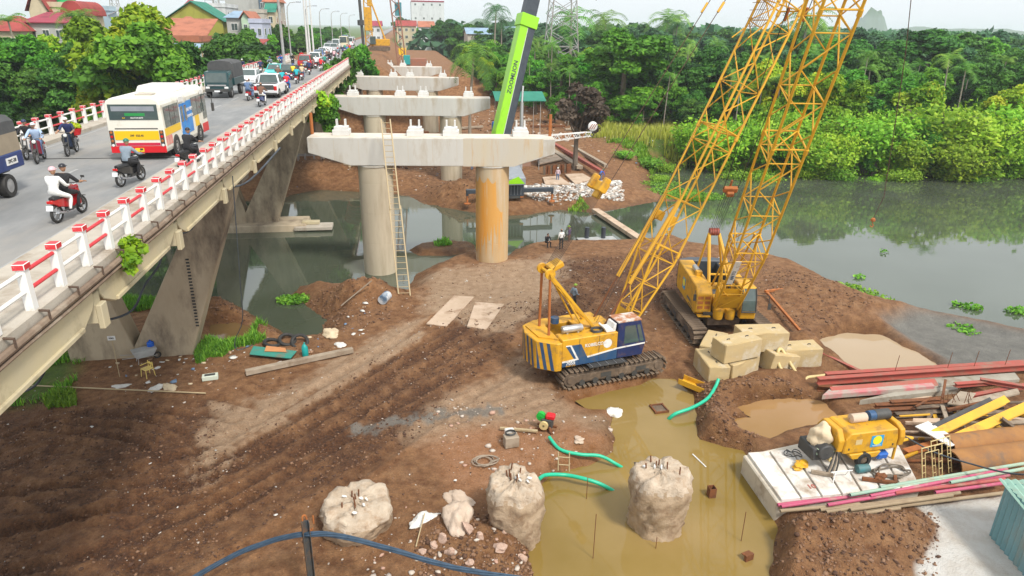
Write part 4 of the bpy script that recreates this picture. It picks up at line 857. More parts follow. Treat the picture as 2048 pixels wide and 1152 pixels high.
M_GREY = mat('grey_paint', (0.22, 0.24, 0.27), (0.28, 0.30, 0.33), 2.0, 0.5)
M_SKYB = mat('sky_blue_print', (0.02, 0.32, 0.62), None, rough=0.5)
M_SUNY = mat('sun_yellow_print', (0.85, 0.72, 0.02), None, rough=0.5)

def boom(parent, foot, el, L, w=1.45, base=4.5, bay=1.55, footw=1.1, sections=(5.0, 11.5, 18.0, 24.5, 31.0), m=M_YEL2, rc=0.062, rb=0.032, az=0.0, top=5.0, name='boom'):
    """a lattice boom; every chord length and brace is a piece of it"""
    e = el; b = Vector((math.cos(e)*math.cos(az), math.cos(e)*math.sin(az), math.sin(e))); s = Vector((-math.sin(az), math.cos(az), 0)); n = s.cross(b)*-1
    if n.z < 0: n = -n
    foot = Vector(foot); root = bpy.data.objects.new(name, None); COL.objects.link(root); root.parent = parent; root.location = foot
    def sz(t):
        if t < base: k = t/base; return footw+(w-footw)*k, 0.25+(w-0.25)*k
        if t > L-top: k = (L-t)/top; return w*(0.45+0.55*k), 0.35+(w-0.35)*k
        return w, w
    def P(t, i, j): a, c = sz(t); return b*t+s*a/2*i+n*c/2*j
    cr = [(-1, -1), (1, -1), (1, 1), (-1, 1)]
    st = [0.0, base]; t = base
    nb = max(1, round((L-top-base)/bay)); st += [base+(L-top-base)*(q+1)/nb for q in range(nb)]; st.append(L)
    for i, j in cr:
        br_ = sorted(set([0.0, base]+[q for q in sections if base < q < L-top]+[L-top, L]))
        for a, c in zip(br_[:-1], br_[1:]): strut('chord', P(a, i, j), P(c, i, j), rc, m, root, 8)
    full = [0.0]+[base*q/3 for q in (1, 2)]+st[1:-1]+[L-top*0.5, L]
    for k, (a, c) in enumerate(zip(full[:-1], full[1:])):
        for f in range(4):
            (i1, j1), (i2, j2) = cr[f], cr[(f+1) % 4]
            if k % 2: i1, j1, i2, j2 = i2, j2, i1, j1
            strut('brace', P(a, i1, j1), P(c, i2, j2), rb, m, root, 6)
            if k % 2 == 0 or k < 3: strut('brace', P(c, *cr[f]), P(c, *cr[(f+1) % 4]), rb*0.9, m, root, 6)
    for q in sections:
        if base <= q < L-top:
            for f in range(4): strut('joint_strut', P(q+0.12, *cr[f]), P(q+0.12, *cr[(f+1) % 4]), rb*1.25, m, root, 6)
            for i, j in cr: strut('joint_pin', P(q-0.14, i, j), P(q+0.14, i, j), rc*1.55, m, root, 8)
            strut('joint_strut', P(q+0.12, -1, -1), P(q+0.12, 1, 1), rb, m, root, 6)
    g = MB(); pl = []
    for j in (1, -1): g.add([P(0.15, -1, j), P(0.15, 1, j), P(1.3, 1, j), P(1.3, -1, j)], [(0, 1, 2, 3)])
    g.build('foot_plate', m, root); return root, P, b, s, n
def track(parent, y, L, hgt, wid, mud=M_MUDM, pads=46):
    """a crawler: frame, sprockets and one pad after another round the loop"""
    r_ = hgt/2; fr = MB(); fr.box((0, y, r_), (L-2*r_*1.1, wid*0.62, hgt*0.62)); fr.box((0, y-wid*0.33, r_), (L-2*r_*1.3, 0.06, hgt*0.45)); o = fr.build('track_frame', M_MUDM, parent, bevel=0.04)
    for x in (-(L/2-r_), L/2-r_): MB().lathe([(0.01, y-wid*0.42), (r_*0.45, y-wid*0.42), (r_*0.5, y-wid*0.36), (r_*0.8, y-wid*0.36), (r_*0.82, y+wid*0.36), (r_*0.3, y+wid*0.4), (0.01, y+wid*0.4)], 18, (x, 0, r_), axis='Y').build('drive_wheel', M_MUDM, parent)
    for i in range(6):
        x = -(L/2-r_)*0.75+i*(L-2*r_)*0.75/5; MB().lathe([(0.01, y-wid*0.4), (0.16, y-wid*0.4), (0.16, y+wid*0.4), (0.01, y+wid*0.4)], 12, (x, 0, 0.23), axis='Y').build('roller', M_DARK, parent)
    for i in range(4):
        x = -L*0.26+i*L*0.17; MB().box((x, y-wid*0.36-0.012, r_), (L*0.10, 0.012, hgt*0.25)).build('side_panel', M_DARK if i % 2 else M_MUDM, parent)
    pm = MB(); pm.box((0, 0, 0), (0.19, wid, 0.05)); pm.box((0.05, 0, 0.045), (0.035, wid, 0.05)); pm = pm.mesh('track_pad', M_MUDM, 0.008)
    st = L-2*r_; per = 2*st+2*math.pi*r_
    for i in range(pads):
        d = i/pads*per
        if d < st: p, a = Vector((-st/2+d, y, hgt)), 0
        elif d < st+math.pi*r_: q = (d-st)/r_; p, a = Vector((st/2+math.sin(q)*r_, y, r_+math.cos(q)*r_)), q
        elif d < 2*st+math.pi*r_: q = d-st-math.pi*r_; p, a = Vector((st/2-q, y, 0.03)), math.pi
        else: q = (d-2*st-math.pi*r_)/r_; p, a = Vector((-st/2-math.sin(q)*r_, y, r_-math.cos(q)*r_)), math.pi+q
        if d < st: p.z -= 0.04*math.sin(math.pi*d/st)
        link('track_pad', pm, parent, p, (0, a, 0))
def rope(parent, p, q, r=0.014, m=None, name='rope', sag=0):
    if sag: return MB().tube(catenary(p, q, sag), r, 5).build(name, m or M_ROPE, parent)
    return strut(name, p, q, r, m or M_ROPE, parent, 5)
def sheave(parent, c, r, w, m, name='sheave', axis='Y'):
    return MB().lathe([(0.02, -w/2), (r, -w/2), (r, -w*0.36), (r*0.86, -w*0.12), (r*0.86, w*0.12), (r, w*0.36), (r, w/2), (0.02, w/2)], 18, c, m and 0, axis).build(name, m, parent)

# ------------------------------------------------ the yellow and blue crawler crane
C1 = Vector((9.88, 31.55, 0)); C1.z = gz(9.0, 31.0)*0.5+0.02
H1 = R(12.5)
c1 = thing('crawler_crane', 'yellow and blue crawler crane with striped counterweight and lattice boom', 'crane', C1, H1)
for y in (-1.35, 1.35): track(c1, y, 6.0, 0.95, 0.8)
MB().box((0, 0, 0.62), (2.6, 2.2, 0.5)).build('car_body', M_MUDM, c1, bevel=0.05)
MB().lathe([(1.0, 0.85), (1.0, 1.12)], 24).build('slewing_ring', M_DARK, c1)
MB().box((-0.9, 0, 1.17), (5.0, 2.6, 0.14)).build('deck_frame', M_DARK, c1)
# machine house, both sides of the winch bay
hs_ = MB(); hs_.box((-1.5, -1.13, 1.96), (3.1, 0.86, 1.48)); hs_.box((-1.5, 1.13, 1.9), (3.2, 0.84, 1.36)); hs_.build('machine_house', M_YEL, c1, bevel=0.04)
cw = MB(); cw.prism([(-3.02, -1.56), (-3.32, -1.56), (-4.15, -0.85), (-4.30, 0.3), (-4.05, 1.15), (-3.3, 1.56), (-3.02, 1.56)], 1.02, 2.55, 'Z'); cw.build('counterweight', M_YEL, c1, bevel=0.04)
cwt = MB(); cwt.prism([(-3.06, -1.2), (-3.9, -0.6), (-4.0, 0.9), (-3.06, 1.2)], 2.553, 2.62, 'Z'); cwt.build('counterweight_lid', M_YEL, c1)
def stripes(parent, p0, p1, z0, z1, n, m, lean, w=0.17, off=0.004):
    """slanting warning stripes laid on a vertical face from p0 to p1"""
    p0, p1 = Vector(p0), Vector(p1); d = (p1-p0); L = d.length; d.normalize(); nrm = Vector((d.y, -d.x, 0))
    for i in range(n):
        a = (i+0.5)/n*L; g = MB(); q = []
        for t, z in ((a-w/2, z0), (a+w/2, z0), (a+w/2+lean, z1), (a-w/2+lean, z1)): q.append(p0+d*max(0.01, min(L-0.01, t))+nrm*off+Vector((0, 0, z)))
        g.add([p+nrm*0.004 for p in q]+[p-nrm*0.003 for p in q], [(0, 1, 2, 3), (0, 4, 5, 1), (1, 5, 6, 2), (2, 6, 7, 3), (3, 7, 4, 0)]); g.build('warning_stripe', m, parent)
stripes(c1, (-4.15, -0.85, 0), (-3.32, -1.56, 0), 1.06, 2.5, 3, M_BLUE, -0.28)
stripes(c1, (-4.30, 0.3, 0), (-4.15, -0.85, 0), 1.06, 2.5, 3, M_BLUE, -0.25)
stripes(c1, (-4.05, 1.15, 0), (-4.30, 0.3, 0), 1.06, 2.5, 2, M_BLUE, 0.25)
# livery on the near side: blue skirt, slanting blue panel, white line
ys_ = -1.5615
def panel(name, poly, m, y=ys_, t=0.006, par=None): return MB().prism([(u, v) for u, v in poly], y-t, y+t, 'Y').build(name, m, par or c1)
panel('blue_panel', [(-3.02, 1.23), (0.04, 1.23), (0.04, 1.80), (-1.75, 1.60), (-2.05, 2.15), (-2.30, 2.15), (-2.30, 1.23)][:0] or [(-3.02, 1.23), (0.04, 1.23), (0.04, 1.76), (-1.62, 1.55), (-2.02, 2.35), (-2.85, 2.35), (-2.35, 1.55), (-3.02, 1.50)], M_BLUE)
panel('white_stripe', [(-1.62, 1.55), (0.04, 1.76), (0.04, 1.84), (-1.66, 1.63)], M_WH, ys_-0.008)
panel('white_stripe', [(-2.85, 2.32), (-2.62, 2.32), (-2.25, 1.60), (-3.02, 1.54), (-3.02, 1.46), (-2.10, 1.52), (-2.55, 2.38), (-2.85, 2.38)], M_WH, ys_-0.008)
MB().lathe([(0.001, -0.006), (0.24, -0.006), (0.24, 0.006), (0.001, 0.006)], 24, (-0.52, ys_-0.002, 2.16), axis='Y').build('white_disc', M_WH, c1)
RX = (R(90), 0, 0)
lettering('KOBELCO', 0.24, M_WH, c1, (-1.28, ys_-0.012, 2.22), RX, spacing=0.95)
lettering('7055', 0.26, M_WH, c1, (-2.55, ys_-0.012, 1.39), RX)
lettering('HOAN CAU', 0.10, M_YEL, c1, (-2.55, ys_-0.012, 1.20+0.05), RX)
for x in (-2.1, -1.0): MB().box((x, ys_-0.004, 1.95), (0.018, 0.012, 1.35)).build('door_seam', M_DARK, c1)
# cab
cb = MB(); cb.prism([(0.05, 1.2), (1.55, 1.2), (1.72, 1.95), (1.32, 3.18), (0.05, 3.18)], -1.56, -0.62); cab = cb.build('cab', M_NAVY, c1, bevel=0.04)
MB().prism([(0.42, 1.98), (1.30, 1.98), (1.02, 2.95), (0.42, 2.95)], -1.566, -1.563).build('window', M_GLASS, cab)
MB().prism([(1.36, 1.98), (1.60, 1.98), (1.28, 2.95), (1.10, 2.95)], -1.566, -1.563).build('window', M_GLASS, cab)
MB().add([(1.735, -1.5, 1.98), (1.735, -0.68, 1.98), (1.37, -0.68, 3.08), (1.37, -1.5, 3.08), (1.715, -1.5, 1.98), (1.715, -0.68, 1.98), (1.35, -0.68, 3.08), (1.35, -1.5, 3.08)], [(0, 1, 2, 3), (7, 6, 5, 4), (0, 4, 5, 1), (1, 5, 6, 2), (2, 6, 7, 3), (3, 7, 4, 0)]).build('windscreen', M_GLASS, cab)
MB().box((0.68, -1.09, 3.21), (1.34, 0.98, 0.05)).build('cab_roof', mat('rusty_white_roof', (0.62, 0.58, 0.53), (0.40, 0.17, 0.08), 2.2, 0.8, sharp=True), cab)
panel('white_stripe', [(0.05, 1.76), (1.66, 1.82), (1.66, 1.90), (0.05, 1.84)], M_WH, -1.567, par=cab)
# things on the deck
mf = MB(); mf.lathe([(0.05, -0.6), (0.17, -0.55), (0.19, -0.5), (0.19, 0.5), (0.17, 0.55), (0.05, 0.6)], 14, (-2.2, -0.85, 2.92), axis='X'); mf.box((-2.5, -0.85, 2.76), (0.1, 0.25, 0.2)); mf.box((-1.9, -0.85, 2.76), (0.1, 0.25, 0.2)); mf.build('muffler', M_SILV, c1)
MB().prism([(-0.55, 2.70), (-0.05, 2.70), (0.0, 3.12), (-0.12, 3.12), (-0.22, 2.84), (-0.48, 2.84), (-0.62, 3.0), (-0.70, 2.95)], -1.45, -0.75).build('white_cowl', M_WH, c1, bevel=0.02)
g = MB()
for k in range(3): g.tube([(-0.95+0.3*math.cos(a), -1.1+0.24*math.sin(a), 2.73+0.045*k) for a in np.linspace(0, 6.283, 20)], 0.028, 6)
g.build('hose_coil', M_DARK, c1)
for x, y in ((-1.3, 0.0), (-0.2, 0.05)):
    MB().lathe([(0.5, -0.62), (0.5, -0.55), (0.34, -0.54), (0.34, 0.54), (0.5, 0.55), (0.5, 0.62)], 20, (x, y, 1.95), axis='Y').build('winch_drum', M_YEL, c1)
MB().box((-0.75, 0.05, 2.66), (1.9, 1.2, 0.08)).build('drum_cover', M_YEL, c1)
MB().box((0.95, 0.35, 1.5), (1.1, 1.5, 0.7)).build('boom_bracket', M_YEL, c1, bevel=0.04)
g = MB(); g.box((-0.6, -1.75, 1.16), (2.1, 0.42, 0.04)); g.build('catwalk', M_DARK, c1)
for i in range(5): MB().box((-1.5+i*0.45, -1.75, 1.19), (0.02, 0.40, 0.03)).build('catwalk_bar', M_SILV, c1)
MB().lathe([(0.02, -.15), (0.22, -0.15), (0.22, 0.15), (0.02, 0.15)], 12, (-2.6, 0.35, 2.95)).build('air_cleaner', M_BLUE, c1)
# gantry
GT = Vector((-3.35, 0, 5.75))
for y in (-0.55, 0.55):
    strut('gantry_strut', (-0.55, y*1.1, 2.3), GT+Vector((0.05, y*0.7, 0)), 0.11, M_YEL2, c1, flat=0.07); strut('gantry_strut', (-1.2, y*1.2, 2.3), GT+Vector((0.6, y*0.8, -0.7)), 0.05, M_YEL2, c1)
    strut('gantry_mast', (-3.35, y*1.1, 2.35), GT+Vector((0, y*0.9, 0)), 0.07, M_ORUST, c1); sheave(c1, GT+Vector((0, y*0.9, 0.05)), 0.26, 0.14, M_YEL2)
for t_ in (0.25, 0.5, 0.75): a_ = Vector((-0.55, 0, 2.3)).lerp(GT, t_); strut('gantry_tie', a_+Vector((0, -0.5, 0)), a_+Vector((0, 0.5, 0)), 0.04, M_YEL2, c1)
strut('gantry_head', GT+Vector((0, -0.75, 0.05)), GT+Vector((0, 0.75, 0.05)), 0.09, M_YEL2, c1)
MB().box(GT+Vector((0.45, 0, 0.3)), (0.75, 0.7, 0.32), rot=(0, R(-25), 0)).build('spreader_block', M_YEL, c1, bevel=0.06)
EL1 = R(65.0); FT1 = Vector((1.15, 0.25, 1.75)); L1 = 36.0
rt, P1, b1, s1, n1 = boom(c1, FT1, EL1, L1)
T1 = FT1+b1*(L1-1.0)+n1*0.7
BR = GT.lerp(T1, 0.145)
bk = MB(); bk.box((0, 0, 0), (0.5, 1.3, 0.22)); bk.box((0.1, -0.55, 0.15), (0.75, 0.26, 0.35)); bk.box((0.1, 0.55, 0.15), (0.75, 0.26, 0.35)); bk.box((-0.35, 0, -0.1), (0.45, 0.5, 0.28)); bk.build('bridle_block', M_YEL, c1, BR, (0, -math.atan2(T1.z-GT.z, T1.x-GT.x), 0), bevel=0.05)
for i in range(8): y = -0.5+i*0.143; rope(c1, GT+Vector((0.1, y*0.8, 0.1)), BR+Vector((0, y, 0)), 0.012)
for y in (-0.62, 0.62):
    rope(c1, BR+Vector((0.1, y*0.9, 0.1)), T1+Vector((0, y, 0)), 0.020, M_RROPE, 'pendant'); q = BR.lerp(T1, 0.33); strut('pendant_link', q+Vector((0, y, 0)), q+(T1-BR)*0.018+Vector((0, y, 0)), 0.06, M_YEL2, c1)
for y in (-0.55, 0.55):
    a_ = Vector((-0.35, y*1.05, 2.45)); c_ = FT1+b1*7.6+n1*0.72+s1*y*1.2; mid = a_.lerp(c_, 0.36); strut('backstop', mid, c_, 0.105, M_YEL, c1); strut('backstop_rod', a_, mid, 0.055, M_RUST, c1)
for y, z in ((0.12, 0.25), (-0.12, 0.1)): rope(c1, (-0.6, y, 2.4), FT1+b1*L1+s1*y, 0.011)
g = MB(); 
for i in range(2): g.box(FT1+b1*(6.5+0)+n1*0.55+s1*(0.5-i), (0.5, 0.12, 0.5), rot=(0, -EL1, 0))
g.build('backstop_seat', M_YEL, c1, bevel=0.03)
M_MESH = mat('rusty_mesh', (0.30, 0.15, 0.03), (0.2, 0.09, 0.03), 5.0, 0.9)
bk_ = bpy.data.objects.new('walkway', None); COL.objects.link(bk_); bk_.parent = c1
A_ = FT1+b1*16.6+n1*0.80
for i in range(7): strut('walkway_bar', A_+b1*i*0.36-s1*0.6+n1*(0.25*math.sin(i/6*3.14)+0.04), A_+b1*i*0.36+s1*0.6+n1*(0.25*math.sin(i/6*3.14)+0.04), 0.014, M_MESH, bk_, 5)
for i in range(9): strut('walkway_bar', A_-s1*(0.6-i*0.15)+n1*0.06, A_+b1*2.2-s1*(0.6-i*0.15)+n1*0.06, 0.013, M_MESH, bk_, 5)
for y in (-0.6, 0.6): strut('walkway_bar', A_+s1*y, A_+s1*y+n1*0.5-b1*0.8, 0.03, M_YEL2, bk_, 5)

# ------------------------------------------------ the all-yellow crawler crane
C2 = Vector((18.55, 36.4, 0)); C2.z = gz(18.5, 36.5)*0.5+0.05
c2 = thing('crawler_crane', 'all-yellow crawler crane behind the stacked concrete blocks', 'crane', C2, R(-99))
un = bpy.data.objects.new('undercarriage', None); COL.objects.link(un); un.parent = c2; un.rotation_euler = (0, 0, R(5))
for y in (-2.05, 2.05): track(un, y, 6.6, 1.0, 0.85, pads=50)
MB().box((0, 0, 0.68), (1.3, 3.8, 0.45)).build('car_body', M_DARK, un, bevel=0.05); MB().box((0, 0, 0.7), (2.8, 2.0, 0.5)).build('car_body', M_MUDM, un, bevel=0.05)
MB().lathe([(1.0, 0.9), (1.0, 1.2)], 24).build('slewing_ring', M_DARK, c2)
MB().box((-0.8, 0, 1.26), (4.8, 2.4, 0.16)).build('deck_frame', M_DARK, c2)
hs2 = MB(); hs2.prism([(-3.5, 1.30), (-3.2, 1.12), (1.25, 1.12), (1.45, 1.30), (1.45, 2.45), (1.1, 2.85), (-3.5, 2.95)], -1.68, -0.75); h2 = hs2.build('machine_house', M_YEL, c2, bevel=0.05)
for i in range(3):
    for j in range(2): MB().box((1.456, -1.42+j*0.42, 1.62+i*0.30), (0.012, 0.32, 0.18)).build('vent', M_ORUST, h2)
MB().box((1.62, -1.2, 1.16), (0.35, 0.75, 0.05)).build('step', M_YEL, c2)
MB().box((-1.6, -1.688, 2.0), (0.6, 0.012, 0.7)).build('decal', M_SKYB, h2); MB().lathe([(0.001, -0.01), (0.24, -0.01), (0.24, 0.01), (0.001, 0.01)], 20, (-1.6, -1.692, 2.06), axis='Y').build('decal', M_SUNY, h2)
MB().box((-0.2, -1.688, 1.55), (0.8, 0.012, 0.12)).build('decal', M_BLUE, h2); MB().box((0.3, -1.688, 1.28), (1.0, 0.012, 0.05)).build('decal', M_DARK, h2)
cw2 = MB(); cw2.prism([(-3.5, -1.7), (-3.9, -1.5), (-4.25, -0.8), (-4.25, 0.8), (-3.9, 1.5), (-3.5, 1.7)], 1.05, 2.9, 'Z'); cw2.build('counterweight', M_CHAR, c2, bevel=0.04)
hr2 = MB(); hr2.box((-1.9, 1.2, 2.0), (3.2, 0.85, 1.6)); hr2.build('engine_house', M_CHAR, c2, bevel=0.04); MB().box((-1.9, 1.2, 2.83), (2.6, 0.7, 0.05)).build('hatch', M_YEL, c2)
mf = MB(); mf.lathe([(0.05, -0.45), (0.17, -0.42), (0.17, 0.42), (0.05, 0.45)], 14, (-1.3, -1.1, 3.08), axis='X'); mf.build('muffler', M_SILV, c2); MB().box((-0.7, -1.1, 3.02), (0.35, 0.35, 0.3)).build('muffler_box', M_YEL, c2)
for x in (-0.9, 0.3): MB().lathe([(0.5, -0.6), (0.5, -0.53), (0.33, -0.52), (0.33, 0.52), (0.5, 0.53), (0.5, 0.6)], 20, (x, 0.0, 2.0), axis='Y').build('winch_drum', M_DARK if x > 0 else M_YEL, c2)
MB().box((1.0, 0, 1.7), (1.2, 1.2, 0.9)).build('boom_bracket', M_YEL, c2, bevel=0.04)
for y in (-0.35, 0.35): MB().lathe([(0.26, 1.0), (0.30, 1.15), (0.30, 1.6), (0.02, 1.62)], 16, (1.6, y, 0)).build('boom_pivot', M_YEL, c2)
cb2 = MB(); cb2.prism([(0.35, 1.16), (2.05, 1.16), (2.15, 1.75), (2.05, 2.3), (1.75, 3.05), (0.35, 3.05)], 0.78, 1.68); cab2 = cb2.build('cab', M_YEL, c2, bevel=0.05)
MB().add([(2.175, 0.86, 1.72), (2.175, 1.60, 1.72), (2.085, 1.60, 2.32), (1.79, 1.60, 2.98), (1.79, 0.86, 2.98), (2.085, 0.86, 2.32)], [(0, 1, 2, 5), (5, 2, 3, 4)]).build('windscreen', M_GLASS, cab2)
for y in (0.775, 1.685): MB().prism([(0.6, 1.8), (1.95, 1.8), (1.95, 2.3), (1.7, 2.92), (0.6, 2.92)], y-0.004, y+0.004).build('window', M_GLASS, cab2)
for y in (0.83, 1.63): strut('windscreen_bar', (2.19, y, 1.62), (2.10, y, 2.33), 0.035, M_DARK, cab2, 5); strut('windscreen_bar', (2.10, y, 2.33), (1.80, y, 3.02), 0.035, M_DARK, cab2, 5)
strut('windscreen_bar', (2.19, 0.83, 1.66), (2.19, 1.63, 1.66), 0.04, M_DARK, cab2, 5)
for p, q in (((1.9, 1.7, 2.6), (2.3, 2.25, 2.75)), ((2.3, 2.25, 2.75), (2.35, 2.3, 2.1))): strut('mirror_arm', p, q, 0.022, M_DARK, c2, 5)
MB().box((2.36, 2.32, 2.1), (0.05, 0.18, 0.36)).build('mirror', M_DARK, c2); MB().box((1.35, -1.75, 2.2), (0.06, 0.18, 0.4)).build('mirror', M_DARK, c2); strut('mirror_arm', (1.2, -1.7, 2.6), (1.36, -1.78, 2.35), 0.02, M_DARK, c2, 5)
GT2 = Vector((-1.45, -0.25, 5.35))
for y in (-0.85, 0.85):
    strut('gantry_strut', (0.7, y*0.9, 2.2), GT2+Vector((0.05, y*0.35, 0)), 0.10, M_YEL2, c2); strut('gantry_mast', (-2.3, y*0.95, 2.6), GT2+Vector((0, y*0.35, 0)), 0.07, M_YEL2, c2)
strut('gantry_tie', (-0.0, -0.75, 3.2), (-0.0, 0.75, 3.2), 0.07, M_YEL2, c2)
for y in (-0.22, -0.07, 0.07, 0.22): sheave(c2, GT2+Vector((0, y, 0.1)), 0.24, 0.12, M_REDP)
EL2 = R(64.6); FT2 = Vector((1.75, 0.0, 1.75)); L2 = 38.0
rt2, P2, b2, s2, n2 = boom(c2, FT2, EL2, L2, w=1.55, footw=1.35, rc=0.068, rb=0.034)
T2 = FT2+b2*(L2-1.0)+n2*0.7; BR2 = GT2.lerp(T2, 0.105)
bk = MB(); bk.box((0, 0, 0), (0.35, 0.8, 0.25)); bk.box((0.1, 0.0, 0.18), (0.9, 0.12, 0.12)); bk.box((-0.2, 0, -0.1), (0.3, 0.4, 0.4)); bk.build('bridle_block', M_ORUST, c2, BR2, (0, -math.atan2(T2.z-GT2.z, T2.x-GT2.x), 0), bevel=0.04)
for i in range(6): y = -0.25+i*0.1; rope(c2, GT2+Vector((0, y, 0.2)), BR2+Vector((0, y*1.4, 0)), 0.013)
for y in (-0.4, 0.4): rope(c2, BR2+Vector((0, y, 0)), T2+Vector((0, y*1.5, 0)), 0.020, None, 'pendant'); q = BR2.lerp(T2, 0.33); strut('pendant_link', q+Vector((0, y, 0)), q+(T2-BR2)*0.02+Vector((0, y, 0)), 0.06, M_ORUST, c2)
for y in (-0.15, 0.15): rope(c2, (0.0, y, 2.4), FT2+b2*L2+n2*0.8+s2*y, 0.012)
for y in (-0.5, 0.5): strut('backstop', (0.1, y, 2.4), FT2+b2*5.2+n2*0.7+s2*y, 0.06, M_YEL2, c2)
bn = MB().add([P2(1.6, -1, -1)+FT2-n2*0.02, P2(3.8, -1, -1)+FT2-n2*0.02, P2(3.8, -1, -1)+FT2-n2*0.02+s2*0.32, P2(1.6, -1, -1)+FT2-n2*0.02+s2*0.32], [(0, 1, 2, 3)])
lf = MB()
def on_boom(t0, t1, i, off, wd, m, nm):
    A = FT2+P2(t0, i, 1)+n2*0.10+s2*off; B = FT2+P2(t1, i, 1)+n2*0.10+s2*off
    g = MB(); g.add([A, B, B+s2*wd, A+s2*wd, A+n2*0.02, B+n2*0.02, B+s2*wd+n2*0.02, A+s2*wd+n2*0.02], [(0, 1, 2, 3), (7, 6, 5, 4), (0, 4, 5, 1), (1, 5, 6, 2), (2, 6, 7, 3), (3, 7, 4, 0)]); return g.build(nm, m, c2)
def side_banner(t0, t1, sgn, hgt_):
    A = FT2+P2(t0, sgn, -0.5)+s2*sgn*0.10; B = FT2+P2(t1, sgn, -0.5)+s2*sgn*0.10
    g = MB(); g.add([A, B, B+n2*hgt_, A+n2*hgt_]+[p+s2*sgn*0.02 for p in (A, B, B+n2*hgt_, A+n2*hgt_)], [(0, 1, 2, 3), (7, 6, 5, 4), (0, 4, 5, 1), (1, 5, 6, 2), (2, 6, 7, 3), (3, 7, 4, 0)]); return g.build('banner', M_WH, c2)
A = FT2+P2(4.7, -1, -1)-n2*0.05; 
g = MB(); hw = 0.16
for q in ((2.6, 4.6),):
    a0 = FT2+P2(q[0], -0.75, -1)-n2*0.10; a1 = FT2+P2(q[1], -0.75, -1)-n2*0.10
    g.add([a0-s2*hw, a1-s2*hw, a1+s2*hw, a0+s2*hw]+[p-n2*0.02 for p in (a0-s2*hw, a1-s2*hw, a1+s2*hw, a0+s2*hw)], [(0, 1, 2, 3), (7, 6, 5, 4), (0, 4, 5, 1), (1, 5, 6, 2), (2, 6, 7, 3), (3, 7, 4, 0)])
    bnn = g.build('banner', M_WH, c2)
    me = text_mesh('AN TOAN', 0.24, M_BLUE); X_ = (a1-a0).normalized(); Z_ = -n2; Y_ = Z_.cross(X_); Mx = Matrix((X_, Y_, Z_)).transposed().to_4x4(); Mx.translation = (a0+a1)/2-n2*0.03; link('lettering', me, bnn, M=Mx)
# ball hook hanging on a rope over the river
hk = thing('crane_hook', 'small ball hook hanging on a long rope above the river', 'hook', atY(1746, 440, 30.0))
hz = hk.location.copy()
tp = atY(1828, -60, 28.0)-hz
MB().tube([Vector((0, 0, 0.1)), Vector((0.25, -0.1, 1.2)), atY(1790, 250, 29.4)-hz, atY(1812, 100, 28.7)-hz, tp], 0.018, 6).build('rope', M_RROPE, hk)
MB().lathe([(0.01, -0.10), (0.10, -0.06), (0.12, 0.0), (0.09, 0.08), (0.02, 0.12)], 12).build('hook_ball', M_ORUST, hk)
MB().tube([(0.0, 0, -0.1), (0.0, 0, -0.2), (0.08, 0, -0.27), (0.04, 0, -0.36), (-0.07, 0, -0.34), (-0.09, 0, -0.26)], 0.025, 6).build('hook', M_ORUST, hk)

# ------------------------------------------------ the green telescopic truck crane
tb = atY(1018, 362, 68.5); tz = gz(tb.x, tb.y)
tc_ = thing('truck_crane', 'lime green and charcoal telescopic truck crane behind the nearest pier', 'crane', (tb.x+0.2, 70.0, tz), R(92))
MB().box((4.2, 0, 1.25), (10.5, 2.6, 0.7)).build('chassis', M_CHAR, tc_, bevel=0.05); MB().box((-0.9, 0, 1.55), (0.9, 2.75, 1.5)).build('rear_box', M_CHAR, tc_, bevel=0.05)
for i in range(7): MB().box((-1.37, -1.05+i*0.35, 1.55), (0.03, 0.05, 1.2)).build('rear_rib', M_GREY, tc_)
MB().box((-1.36, 0, 0.72), (0.10, 2.7, 0.22)).build('bumper', M_DARK, tc_)
for y in (-1.15, 1.15): MB().box((-1.43, y, 0.74), (0.03, 0.35, 0.14)).build('tail_lamp', M_ORUST, tc_)
for x in (0.6, 2.0, 6.0, 7.4):
    for y in (-1.1, 1.1): MB().lathe([(0.2, -0.2), (0.55, -0.2), (0.6, -0.1), (0.6, 0.1), (0.55, 0.2), (0.2, 0.2)], 16, (x, y, 0.6), axis='Y').build('wheel', M_BLACK, tc_)
for s in (-1, 1):
    ob = MB(); ob.box((-0.9, s*2.9, 1.35), (0.5, 3.4, 0.42)); ob.box((-0.9, s*4.5, 1.2), (0.32, 0.25, 0.6)); ob.build('outrigger', M_CHAR, tc_, bevel=0.03); MB().lathe([(0.02, 0.05), (0.35, 0.05), (0.35, 0.12), (0.1, 0.16), (0.1, 1.2)], 12, (-0.9, s*4.5, 0)).build('outrigger_foot', M_ORUST, tc_)
MB().prism([(-2.2, 2.15), (3.0, 2.15), (3.0, 3.4), (1.0, 3.6), (-2.2, 2.9)], -1.35, 1.35).build('turret', M_GREY, tc_, bevel=0.05)
MB().prism([(-1.25, 2.3), (1.25, 2.3), (-0.6, 3.05)], -2.225, -2.20, 'X').build('green_panel', M_LIME, tc_)
BX = R(-89+0)
bp0 = Vector((tc_.location.x-1.6, 71.0, tz+3.0)); bt = atY(1066, -10, 74.0); bdir = (bt-bp0).normalized()
bm = bpy.data.objects.new('boom', None); COL.objects.link(bm); bm.parent = tc_; bm.matrix_basis = Matrix.Rotation(-R(92), 4, 'Z') @ Matrix.Translation(-Vector(tc_.location))
ln = (bt-bp0).length; ax = bdir.cross(Vector((0.25, -1, 0))).normalized(); fy = ax.cross(bdir).normalized()
def slab(t0, t1, w0, w1, d0, d1, m, nm):
    g = MB(); A = bp0+bdir*t0; B = bp0+bdir*t1
    g.add([o+ax*i+fy*j for o in (A, B) for i, j in ((w0, d0), (w1, d0), (w1, d1), (w0, d1))], [(0, 1, 2, 3), (7, 6, 5, 4), (0, 4, 5, 1), (1, 5, 6, 2), (2, 6, 7, 3), (3, 7, 4, 0)]); return g.build(nm, m, bm, bevel=0.03)
